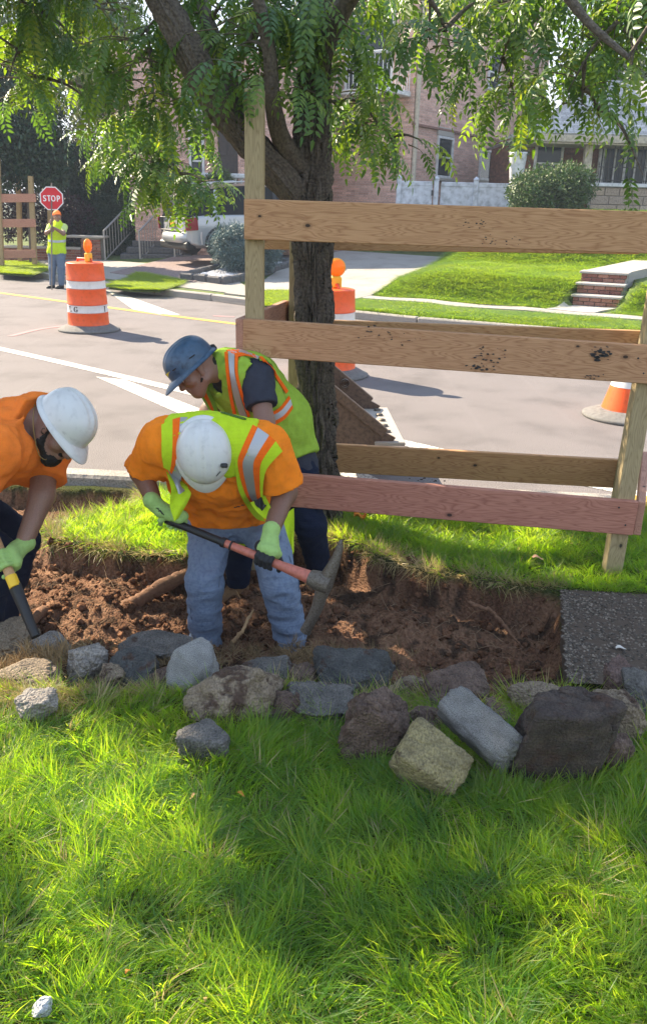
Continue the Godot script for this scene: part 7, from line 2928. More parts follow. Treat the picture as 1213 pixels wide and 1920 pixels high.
# the worker behind: stooping to the left in a blue hat
func worker_blue_hat() -> void:
	var hc := at(366, 692, 4.22)
	var neck := at(424, 694, 4.34)
	var shN := at(480, 706, 4.28)
	var shF := at(432, 712, 4.62)
	var chest := at(462, 722, 4.46)
	var belly := at(512, 788, 4.62)
	var pel := at(538, 868, 4.72)
	var hipN := at(552, 892, 4.66)
	var hipF := at(520, 885, 4.85)
	var kneeN := at(582, 985, 4.62)
	var ankN := at(600, 1078, 4.86)
	var kneeF := at(452, 992, 4.52)
	var ankF := at(446, 1092, 4.66)
	var elN := at(497, 792, 4.22)
	var wrN := at(470, 850, 4.05)
	var elF := at(392, 772, 4.58)
	var wrF := at(408, 850, 4.4)
	var side := (shN - shF).normalized()
	var o := thing("person", "stooping worker in a dark blue hard hat and lime vest over a grey tee", "person", Vector3(-0.2, -0.2, -4.4))
	var torso := [
		bone(hipN.lerp(pel, 0.3), hipF.lerp(pel, 0.3), 0.115, 0.115, 0.05),
		bone(pel, belly, 0.145, 0.15, 0.06, side, 1.15),
		bone(belly, chest, 0.15, 0.14, 0.06, side, 1.2),
		bone(chest, neck, 0.12, 0.075, 0.05, side, 1.25),
		bone(shN.lerp(neck, 0.12), shF.lerp(neck, 0.12), 0.08, 0.08, 0.05)]
	var arms := limb_bones(shN, elN, wrN, 0.066, 0.046, 0.033) + limb_bones(shF, elF, wrF, 0.066, 0.046, 0.033)
	var legs := [bone(hipN, kneeN, 0.1, 0.066, 0.04), bone(kneeN, ankN, 0.066, 0.045, 0.03), bone(hipF, kneeF, 0.1, 0.066, 0.04), bone(kneeF, ankF, 0.066, 0.045, 0.03)]
	# face in profile, turned left and down
	var u := (cam_b * Vector3(-0.62, 0.72, 0.30)).normalized()
	var f := (cam_b * Vector3(-0.70, -0.69, 0.12)).normalized()
	f = (f - u * f.dot(u)).normalized()
	var nk := [bone(neck, hc - u * 0.045 - f * 0.035, 0.062, 0.058, 0.03)]
	var hands := grip_hand(at(452, 884, 4.0), (wrF - wrN).normalized(), 0.016, wrN.lerp(at(452, 884, 4.0), 0.3))
	var hands2 := grip_hand(at(424, 886, 4.3), Vector3(0.3, 0.2, 1.0), 0.016, wrF.lerp(at(424, 886, 4.3), 0.3))
	var body := blob(grown(torso, -0.016) + arms + legs + nk, 0.014)
	blob(head_bones(hc, f, u) + nk, 0.0045, [], 0.0, Vector3.ONE, 1, body)
	blob(hands[0] + hands[1], 0.005, [], 0.0, Vector3.ONE, 1, body)
	blob(hands2[0] + hands2[1], 0.005, [], 0.0, Vector3.ONE, 1, body)
	part("body", body, M.skin, o)
	eyes(o, hc, f, u)
	var r := f.cross(u).normalized()
	part("hair", blob([bone(hc - f * 0.045 + u * 0.02, hc - f * 0.06 - u * 0.02, 0.074, 0.05, 0.02, r, 0.9), bone(hc - f * 0.05 - u * 0.02, hc - f * 0.055 - u * 0.05, 0.05, 0.04, 0.02, r, 1.1)], 0.006, [], 0.003, Vector3(60, 60, 60), 411), M.hair, o)
	var beard := []
	for s in [-1.0, 1.0]:
		beard.append(bone(hc + f * 0.01 - u * 0.055 + r * 0.058 * s, hc + f * 0.065 - u * 0.1 + r * 0.012 * s, 0.014, 0.02, 0.02))
	part("stubble", blob(beard, 0.005, [], 0.003, Vector3(70, 70, 70), 412), M.hair, o)
	var hat := hard_hat(o, hc + u * 0.006, f, u, M.helmet_blue, 0.055)
	# safety glasses pushed up on the peak
	var gl := Geo.new()
	var eye_c := hc + f * 0.128 + u * 0.055
	for s in [-1.0, 1.0]:
		gl.surf(8, 6, func(a: float, b: float) -> Vector3:
			var x: float = lerpf(0.008, 0.07, a) * s
			return eye_c + r * x - f * 0.035 * pow(absf(x) / 0.07, 2.0) + u * lerpf(-0.022, 0.02, b), hc)
	part("safety_glasses", gl, M.amber_glasses, hat)
	var tm := Geo.new()
	for s in [-1.0, 1.0]:
		tm.rod(eye_c + r * 0.075 * s - f * 0.03 + u * 0.015, hc - f * 0.03 + r * 0.118 * s + u * 0.062, 0.0035, 0.003, 6)
	part("temple", tm, M.black, hat)
	var strap := Geo.new()
	strap.box(Transform3D(Basis(f, u, r), hc - f * 0.135 + u * 0.02), Vector3(0.03, 0.035, 0.06), 0.008)
	part("ratchet", strap, M.black, hat)
	# tee shirt
	var shirt := grown(torso, 0.014) + [bone(shN, shN.lerp(elN, 0.7), 0.088, 0.078, 0.04), bone(shF, shF.lerp(elF, 0.7), 0.088, 0.078, 0.04)]
	part("tee_shirt", blob(shirt, 0.009, [[shN.lerp(elN, 0.66), (elN - shN).normalized(), 0.13], [shF.lerp(elF, 0.66), (elF - shF).normalized(), 0.13]], 0.008, Vector3(9, 5, 9), 413), M.tee_grey, o)
	part("trousers", blob(grown(legs, 0.016) + [bone(hipN.lerp(pel, 0.2), hipF.lerp(pel, 0.2), 0.13, 0.13, 0.05), bone(pel, pel.lerp(belly, 0.35), 0.148, 0.14, 0.05, side, 1.1)], 0.0125, [[ankN + Vector3(0, -0.02, 0), Vector3.DOWN, 0.12], [ankF + Vector3(0, -0.02, 0), Vector3.DOWN, 0.12]], 0.009, Vector3(7, 16, 7), 415), M.navy, o)
	for e in [[ankN, Vector3(-0.09, -0.065, 0.09)], [ankF, Vector3(-0.09, -0.06, 0.10)]]:
		part("boot", blob([bone(e[0] + Vector3(0, 0.05, 0), e[0] + Vector3(0, -0.04, 0), 0.056, 0.054, 0.02), bone(e[0] + Vector3(0.02, -0.055, -0.03), e[0] + e[1], 0.045, 0.04, 0.03)], 0.008, [[e[0] + Vector3(0, -0.095, 0), Vector3.DOWN, 0.3]]), M.boot, o)
	# vest
	var vb := grown(torso, 0.037)
	vb[1] = bone(pel, belly, 0.184, 0.188, 0.06, side, 1.15)
	var vest := vb + [bone(shN + side * 0.035, shN + side * 0.10 + (elN - shN).normalized() * 0.06, 0.088, 0.10, 0.01, Vector3.ZERO, 1.0, -1.0), bone(shF - side * 0.035, shF - side * 0.10 + (elF - shF).normalized() * 0.06, 0.088, 0.10, 0.01, Vector3.ZERO, 1.0, -1.0), bone(neck + f * 0.02, neck + f * 0.08 + u * 0.02, 0.085, 0.1, 0.01, Vector3.ZERO, 1.0, -1.0)]
	part("vest", blob(vest, 0.011, [[at(556, 862, 4.6), (cam_b * Vector3(0.42, -0.9, 0)).normalized(), 0.5]], 0.010, Vector3(10, 7, 10), 417), M.vest_green, o)
	# tapes: two bands down from the shoulder round the armhole, one round the waist
	var strips := [
		["orange_stripe", M.tape_orange, [[421, 660, 4.3], [424, 700, 4.3], [430, 745, 4.3], [440, 790, 4.3]], [[427, 658, 4.3], [430, 700, 4.3], [436, 745, 4.3], [446, 790, 4.3]]],
		["reflective_stripe", M.tape_silver, [[428, 658, 4.3], [431, 700, 4.3], [438, 742, 4.3], [452, 786, 4.3]], [[440, 660, 4.3], [440, 700, 4.3], [450, 742, 4.3], [464, 784, 4.3]]],
		["orange_stripe", M.tape_orange, [[441, 661, 4.3], [441, 700, 4.3], [451, 742, 4.3], [465, 783, 4.3]], [[447, 666, 4.3], [446, 700, 4.3], [456, 740, 4.3], [469, 780, 4.3]]],
		["orange_stripe", M.tape_orange, [[424, 656, 4.3], [447, 655, 4.3], [478, 664, 4.3]], [[446, 668, 4.3], [462, 666, 4.3], [482, 671, 4.3]]],
		["reflective_stripe", M.tape_silver, [[430, 656, 4.3], [452, 655, 4.3], [486, 668, 4.3]], [[438, 662, 4.3], [456, 661, 4.3], [484, 673, 4.3]]],
		["orange_stripe", M.tape_orange, [[486, 668, 4.35], [505, 690, 4.35], [522, 715, 4.38], [537, 738, 4.4]], [[492, 668, 4.35], [511, 690, 4.35], [527, 712, 4.38], [541, 733, 4.4]]],
		["orange_stripe", M.tape_orange, [[508, 774, 4.4], [525, 764, 4.4], [542, 742, 4.45]], [[509, 780, 4.4], [528, 769, 4.4], [545, 748, 4.45]]],
		["reflective_stripe", M.tape_silver, [[509, 780, 4.4], [528, 769, 4.4], [545, 748, 4.45]], [[512, 791, 4.4], [532, 779, 4.4], [548, 759, 4.45]]],
		["orange_stripe", M.tape_orange, [[512, 791, 4.4], [532, 779, 4.4], [548, 759, 4.45]], [[514, 798, 4.4], [535, 785, 4.4], [550, 765, 4.45]]]]
	for s in strips:
		part(s[0], sheet(vest, s[2], s[3], 3, 18, 0.007), s[1], o)
	# the far front panel of the vest swings forward below the chin
	var g := Geo.new()
	var pa := resample([[368, 722, 4.35], [376, 742, 4.34], [388, 762, 4.33], [402, 785, 4.32]], 13)
	var pb := resample([[392, 718, 4.42], [398, 735, 4.42], [405, 755, 4.42], [412, 785, 4.42]], 13)
	for off in [0.0, 0.005]:
		g.surf(5, 12, func(s: float, t: float) -> Vector3: return pa[int(round(t * 12))].lerp(pb[int(round(t * 12))], s) + Vector3(0, 0, -off), cam_p if off > 0.0 else Vector3(0, 0, -9))
	part("vest_panel", g, M.vest_green, o)
	var g3 := Geo.new()
	for off in [0.004, 0.008]:
		g3.surf(3, 12, func(s: float, t: float) -> Vector3: return pa[int(round(t * 12))].lerp(pb[int(round(t * 12))], 0.25 + s * 0.3) + Vector3(0, 0, off), cam_p if off < 0.005 else Vector3(0, 0, -9))
	part("orange_stripe", g3, M.tape_orange, o)


# the worker cut off by the left edge, with a digging bar
func worker_left() -> void:
	var hc := at(114, 806, 3.50)
	var neck := at(72, 784, 3.56)
	var shN := at(-22, 850, 3.32)
	var shF := at(86, 838, 3.76)
	var chest := at(22, 826, 3.62)
	var belly := at(-58, 858, 3.72)
	var pel := at(-118, 905, 3.85)
	var elN := at(-62, 935, 3.38)
	var wrN := at(-30, 985, 3.46)
	var elF := at(80, 930, 3.66)
	var wrF := at(44, 1022, 3.58)
	var hipN := at(-112, 940, 3.72)
	var hipF := at(-90, 930, 3.98)
	var kneeN := at(-10, 1040, 3.62)
	var ankN := at(-30, 1190, 3.78)
	var kneeF := at(38, 1010, 4.05)
	var ankF := at(0, 1180, 4.15)
	var side := (shN - shF).normalized()
	var o := thing("person", "bearded worker in a white hard hat and orange tee stooping at the left edge", "person", Vector3(-1.5, -0.18, -3.6))
	var torso := [
		bone(hipN.lerp(pel, 0.3), hipF.lerp(pel, 0.3), 0.115, 0.115, 0.05),
		bone(pel, belly, 0.14, 0.145, 0.06, side, 1.15),
		bone(belly, chest, 0.145, 0.145, 0.06, side, 1.2),
		bone(chest, neck, 0.13, 0.08, 0.05, side, 1.25),
		bone(shN.lerp(neck, 0.12), shF.lerp(neck, 0.12), 0.08, 0.08, 0.05)]
	var arms := limb_bones(shN, elN, wrN, 0.07, 0.052, 0.036) + limb_bones(shF, elF, wrF, 0.07, 0.05, 0.036)
	var legs := [bone(hipN, kneeN, 0.1, 0.068, 0.04), bone(kneeN, ankN, 0.068, 0.046, 0.03), bone(hipF, kneeF, 0.1, 0.068, 0.04), bone(kneeF, ankF, 0.068, 0.046, 0.03)]
	var u := (cam_b * Vector3(0.78, 0.56, 0.26)).normalized()
	var f := (cam_b * Vector3(0.56, -0.80, 0.2)).normalized()
	f = (f - u * f.dot(u)).normalized()
	var r := f.cross(u).normalized()
	var nk := [bone(neck, hc - u * 0.045 - f * 0.035, 0.064, 0.06, 0.03)]
	var body := blob(grown(torso, -0.016) + arms + legs + nk, 0.014)
	blob(head_bones(hc, f, u) + nk, 0.004, [], 0.0, Vector3.ONE, 1, body)
	part("body", body, M.skin, o)
	eyes(o, hc, f, u)
	# curly hair at the back, full beard
	part("hair", blob([bone(hc - f * 0.045 + u * 0.03, hc - f * 0.062 - u * 0.02, 0.075, 0.052, 0.02, r, 0.9), bone(hc - f * 0.085 + u * 0.025, hc - f * 0.1 + u * 0.0, 0.032, 0.026, 0.02, r, 1.5), bone(hc - f * 0.01 + u * 0.01 + r * 0.07, hc - f * 0.004 - u * 0.03 + r * 0.07, 0.012, 0.008, 0.01), bone(hc - f * 0.01 + u * 0.01 - r * 0.07, hc - f * 0.004 - u * 0.03 - r * 0.07, 0.012, 0.008, 0.01)], 0.0045, [], 0.009, Vector3(55, 55, 55), 421), M.hair, o)
	var beard := [bone(hc + f * 0.078 - u * 0.086, hc + f * 0.074 - u * 0.112, 0.026, 0.024, 0.02, r, 1.3), bone(hc + f * 0.094 - u * 0.045 - r * 0.02, hc + f * 0.094 - u * 0.045 + r * 0.02, 0.008, 0.008, 0.01)]
	for s in [-1.0, 1.0]:
		beard.append(bone(hc + f * 0.006 - u * 0.02 + r * 0.066 * s, hc + f * 0.012 - u * 0.062 + r * 0.058 * s, 0.007, 0.014, 0.015))
		beard.append(bone(hc + f * 0.012 - u * 0.075 + r * 0.056 * s, hc + f * 0.07 - u * 0.102 + r * 0.014 * s, 0.018, 0.027, 0.02))
	part("beard", blob(beard, 0.0042, [], 0.005, Vector3(70, 70, 70), 422), M.hair, o)
	hard_hat(o, hc + u * 0.016 - f * 0.012, f, u, M.helmet_white, 0.046)
	var shirt := grown(torso, 0.024) + [bone(shN, shN.lerp(elN, 0.78), 0.102, 0.094, 0.05), bone(shF, shF.lerp(elF, 0.75), 0.102, 0.094, 0.05), bone(belly, at(-60, 905, 3.75), 0.13, 0.1, 0.05, side, 1.3)]
	part("tee_shirt", blob(shirt, 0.009, [[shN.lerp(elN, 0.72), (elN - shN).normalized(), 0.14], [shF.lerp(elF, 0.7), (elF - shF).normalized(), 0.14], [neck.lerp(hc, 0.12), (hc - neck).normalized(), 0.13]], 0.015, Vector3(7, 3.5, 7), 423), M.tee_orange, o)
	part("trousers", blob(grown(legs, 0.02) + [bone(hipN.lerp(pel, 0.2), hipF.lerp(pel, 0.2), 0.132, 0.132, 0.05)], 0.0125, [], 0.009, Vector3(7, 15, 7), 425), M.navy, o)
	for e in [ankN, ankF]:
		part("boot", blob([bone(e + Vector3(0, 0.04, 0), e + Vector3(0, -0.04, 0), 0.056, 0.054, 0.02), bone(e + Vector3(-0.03, -0.055, 0), e + Vector3(0.14, -0.062, 0.02), 0.045, 0.04, 0.03)], 0.009), M.boot, o)
	# cord of a necklace
	var cg := Geo.new()
	var cord := PackedVector3Array()
	for q in [[66, 756, 3.5], [63, 790, 3.42], [66, 822, 3.42], [74, 852, 3.44], [86, 862, 3.46], [92, 852, 3.5]]:
		cord.append(at(q[0], q[1], q[2]))
	cord = curve(Array(cord), 6)
	cg.tube(cord, ramp(cord.size(), [0.002, 0.002]), 5)
	part("neck_cord", cg, mat(Color(0.3, 0.2, 0.06), 0.8), o)
	# digging bar and gloves
	var top := at(-62, 880, 3.62)
	var tip := at(68, 1194, 3.40)
	var ax := (tip - top).normalized()
	var on := func(y: float) -> Vector3:
		return top.lerp(tip, (y - 880.0) / (1194.0 - 880.0))
	var gN: Vector3 = on.call(1056.0)
	var gF: Vector3 = on.call(950.0)
	for e in [[gN, wrF, 1.0], [gF, wrN, -1.0]]:
		var C: Vector3 = e[0]
		var W: Vector3 = C + (e[1] - C).normalized() * 0.07
		var hb := grip_hand(C, ax * e[2], 0.018, W)
		part("glove", blob(grown(hb[0], 0.003) + [bone(W, W + (e[1] - W) * 1.4, 0.033, 0.04, 0.02)], 0.0045, [], 0.002, Vector3(40, 40, 40), 427), M.glove_lime, o)
		part("glove_fingers", blob(hb[1], 0.0035), M.glove_lime, o)
	var t := thing("digging_bar", "long wooden handled digging bar with a yellow collar and dark steel blade", "digging bar", tip)
	var hg := Geo.new()
	hg.tube(PackedVector3Array([top, on.call(1000.0), on.call(1088.0)]), PackedFloat32Array([0.019, 0.02, 0.021]), 14)
	part("handle", hg, M.tool_wood, t)
	var yg := Geo.new()
	yg.tube(PackedVector3Array([on.call(1085.0), on.call(1105.0)]), PackedFloat32Array([0.0235, 0.0235]), 16)
	part("collar", yg, M.tool_yellow, t)
	var sg := Geo.new()
	var fl := ax.cross(cam_b.z).normalized()
	sg.tube(PackedVector3Array([on.call(1100.0), on.call(1115.0), on.call(1135.0), on.call(1172.0), tip]), PackedFloat32Array([0.024, 0.026, 0.024, 0.021, 0.02]), 12, true, cam_b.z, 0.5)
	for k in [-1.0, 1.0]:
		sg.tube(PackedVector3Array([on.call(1103.0) + fl * 0.02 * k, on.call(1138.0) + fl * 0.018 * k]), PackedFloat32Array([0.008, 0.006]), 8)
	part("blade", sg, M.black, t)


# the flagger across the street with a stop paddle
func flagger() -> void:
	var Z := 18.6
	var base := at(106, 543, Z)
	var side := cam_b.x
	var P := func(x: float, y: float, dz := 0.0) -> Vector3: return at(x, y, Z + dz)
	var hipL: Vector3 = P.call(100, 474)
	var hipR: Vector3 = P.call(114, 474)
	var ankL: Vector3 = P.call(99, 533)
	var ankR: Vector3 = P.call(116, 533, -0.05)
	var kneeL: Vector3 = P.call(99, 503, -0.03)
	var kneeR: Vector3 = P.call(115, 503, -0.05)
	var pel: Vector3 = P.call(107, 468)
	var chest: Vector3 = P.call(108, 436)
	var neck: Vector3 = P.call(109, 418)
	var hc: Vector3 = P.call(108, 408)
	var shL: Vector3 = P.call(95, 426, -0.02)
	var shR: Vector3 = P.call(121, 426)
	var elL: Vector3 = P.call(88, 437, -0.15)
	var wrL: Vector3 = P.call(98, 430, -0.3)
	var elR: Vector3 = P.call(120, 438, -0.2)
	var wrR: Vector3 = P.call(103, 428, -0.33)
	var o := thing("person", "distant flagger in an orange cap and lime vest holding a stop paddle", "person", base)
	var torso := [bone(hipL, hipR, 0.10, 0.10, 0.04), bone(pel, chest, 0.125, 0.135, 0.05, side, 1.2), bone(chest, neck, 0.11, 0.05, 0.05, side, 1.2), bone(shL, shR, 0.06, 0.06, 0.05)]
	var arms := limb_bones(shL, elL, wrL, 0.05, 0.043, 0.03) + limb_bones(shR, elR, wrR, 0.05, 0.043, 0.03)
	var legs := [bone(hipL, kneeL, 0.095, 0.062, 0.03), bone(kneeL, ankL, 0.062, 0.045, 0.03), bone(hipR, kneeR, 0.095, 0.062, 0.03), bone(kneeR, ankR, 0.062, 0.045, 0.03)]
	var f := (cam_b * Vector3(0.35, -0.1, 1.0)).normalized()
	var u := (Vector3.UP - f * Vector3.UP.dot(f)).normalized()
	var g := blob(torso + arms + legs + [bone(neck, hc - u * 0.04, 0.05, 0.05, 0.02)], 0.018)
	blob(head_bones(hc, f, u), 0.007, [], 0.0, Vector3.ONE, 1, g)
	var pole_x := 98.5
	var poleb: Vector3 = P.call(98, 543, -0.38)
	var polet: Vector3 = P.call(97.5, 352, -0.38)
	var ax := (polet - poleb).normalized()
	for e in [[430.0, wrR], [416.0, wrL]]:
		var C := poleb + ax * ((at(98, e[0], Z - 0.38) - poleb).dot(ax))
		var hb := grip_hand(C, ax, 0.016, C + (e[1] - C).normalized() * 0.07)
		blob(hb[0] + hb[1], 0.007, [], 0.0, Vector3.ONE, 1, g)
	part("body", g, M.skin, o)
	eyes(o, hc, f, u)
	part("tee_shirt", blob(grown(torso, 0.012) + [bone(shL, shL.lerp(elL, 0.6), 0.068, 0.06, 0.03), bone(shR, shR.lerp(elR, 0.6), 0.068, 0.06, 0.03)], 0.016, [], 0.006, Vector3(9, 7, 9), 431), mat(Color(0.5, 0.62, 0.2), 0.9), o)
	var vest := grown(torso, 0.026) + [bone(pel, pel - Vector3.UP * 0.05, 0.15, 0.15, 0.04, side, 1.15)]
	part("vest", blob(vest, 0.014, [[shL, -side, 0.14], [shR, side, 0.14], [hipL.lerp(hipR, 0.5) - Vector3.UP * 0.03, Vector3.DOWN, 0.4]], 0.007, Vector3(8, 6, 8), 432), M.vest_lime, o)
	part("reflective_stripe", sheet(vest, [[91, 449, Z - 0.2], [108, 451, Z - 0.25], [126, 449, Z - 0.2]], [[91, 453, Z - 0.2], [108, 455, Z - 0.25], [126, 453, Z - 0.2]], 2, 14, 0.008), M.tape_silver, o)
	part("trousers", blob(grown(legs, 0.014) + [bone(hipL, hipR, 0.112, 0.112, 0.04)], 0.015, [[ankL - Vector3.UP * 0.03, Vector3.DOWN, 0.1], [ankR - Vector3.UP * 0.03, Vector3.DOWN, 0.1]], 0.008, Vector3(7, 12, 7), 433), M.grey_pants, o)
	for e in [ankL, ankR]:
		part("shoe", blob([bone(e + Vector3(0, 0.0, 0), e + Vector3(0, -0.05, 0), 0.052, 0.05, 0.02), bone(e + Vector3(0, -0.06, -0.03), e + Vector3(-0.06, -0.065, 0.13), 0.042, 0.038, 0.03)], 0.012), M.black, o)
	var r := f.cross(u).normalized()
	part("hair", blob([bone(hc - f * 0.03 + u * 0.03, hc - f * 0.05 - u * 0.06, 0.09, 0.06, 0.03), bone(hc - f * 0.04 - u * 0.06 + r * 0.05, hc - f * 0.02 - u * 0.15 + r * 0.08, 0.035, 0.02, 0.03)], 0.009), mat(Color(0.22, 0.11, 0.05), 0.7), o)
	var cap := blob([bone(hc + u * 0.055 - f * 0.02, hc + u * 0.06 + f * 0.02, 0.092, 0.09, 0.02), bone(hc + f * 0.07 + u * 0.055 - r * 0.03, hc + f * 0.14 + u * 0.04 + r * 0.02, 0.05, 0.04, 0.02, u, 0.25)], 0.009, [[hc + u * 0.04, -u, 0.13]])
	part("cap", cap, mat(Color(0.95, 0.2, 0.03), 0.7), o)
	# stop paddle
	var s := thing("stop_paddle", "red octagonal stop paddle on a thin pole held by the flagger", "sign", poleb)
	var pg := Geo.new()
	pg.rod(poleb, polet + ax * 0.1, 0.014, 0.014, 10)
	part("pole", pg, mat(Color(0.16, 0.13, 0.1), 0.6), s)
	var c: Vector3 = P.call(97.5, 372, -0.4)
	var nf := (cam_p - c)
	nf.y = 0.0
	nf = nf.normalized()
	var sr := Vector3.UP.cross(nf).normalized()
	var oct := func(rad: float, off: float) -> PackedVector3Array:
		var pts := PackedVector3Array()
		for k in 8:
			var a := (k + 0.5) * TAU / 8
			pts.append(c + nf * off + (sr * cos(a) + Vector3.UP * sin(a)) * rad)
		return pts
	var w := Geo.new()
	w.slab(oct.call(0.255, 0.0), nf, 0.012)
	part("white_border", w, M.sign_white, s)
	var rd := Geo.new()
	rd.slab(oct.call(0.232, 0.003), nf, 0.003)
	part("red_face", rd, M.sign_red, s)
	var tx := TextMesh.new()
	var sf := SystemFont.new()
	sf.font_names = PackedStringArray(["Droid Sans"])
	sf.font_weight = 700
	tx.font = sf
	tx.font_size = 24
	tx.pixel_size = 0.0062
	tx.depth = 0.002
	tx.text = "STOP"
	var t := MeshInstance3D.new()
	t.name = "lettering"
	t.mesh = tx
	t.material_override = M.sign_white
	s.add_child(t, true)
	t.global_transform = Transform3D(Basis(sr, Vector3.UP * 1.15, nf), c + nf * 0.005)


func tuft_mesh(sd: int, blades: int, spread: float) -> ArrayMesh:
	var g := Geo.new()
	var r := RandomNumberGenerator.new()
	r.seed = sd
	for k in blades:
		var a := r.randf() * TAU
		var o := Vector3(cos(a), 0, sin(a)) * spread * sqrt(r.randf())
		var lean := Vector3(r.randfn() * 0.42, 1.0, r.randfn() * 0.42).normalized()
		var bend := Vector3(r.randfn(), 0, r.randfn()) * 0.45 + o * 6.0
		var l := r.randf_range(0.5, 1.1)
		var w := r.randf_range(0.0012, 0.0023) / 0.07
		var side := Vector3(r.randfn(), 0, r.randfn()).normalized()
		var tone := r.randf_range(0.7, 1.25)
		g.col = Color(tone * r.randf_range(0.9, 1.3), tone, tone * 0.9)
		if r.randf() < 0.09:
			g.col = Color(2.6, 1.5, 2.2)
		var prev := -1
		for s in 4:
			var t := s / 3.0
			var p := o + lean * l * t + bend * l * t * t * 0.55 - Vector3(0, 0.12 * l * t * t, 0)
			var nn := (side.cross(lean + bend * t) + Vector3.UP * 0.3).normalized()
			if s < 3:
				var i0 := g.p(p - side * w * (1.0 - 0.25 * t), nn)
				g.p(p + side * w * (1.0 - 0.25 * t), nn)
				if prev >= 0:
					g.t(prev, prev + 1, i0 + 1)
					g.t(prev, i0 + 1, i0)
				prev = i0
			else:
				var i1 := g.p(p, nn)
				g.t(prev, prev + 1, i1)
	return g.mesh()


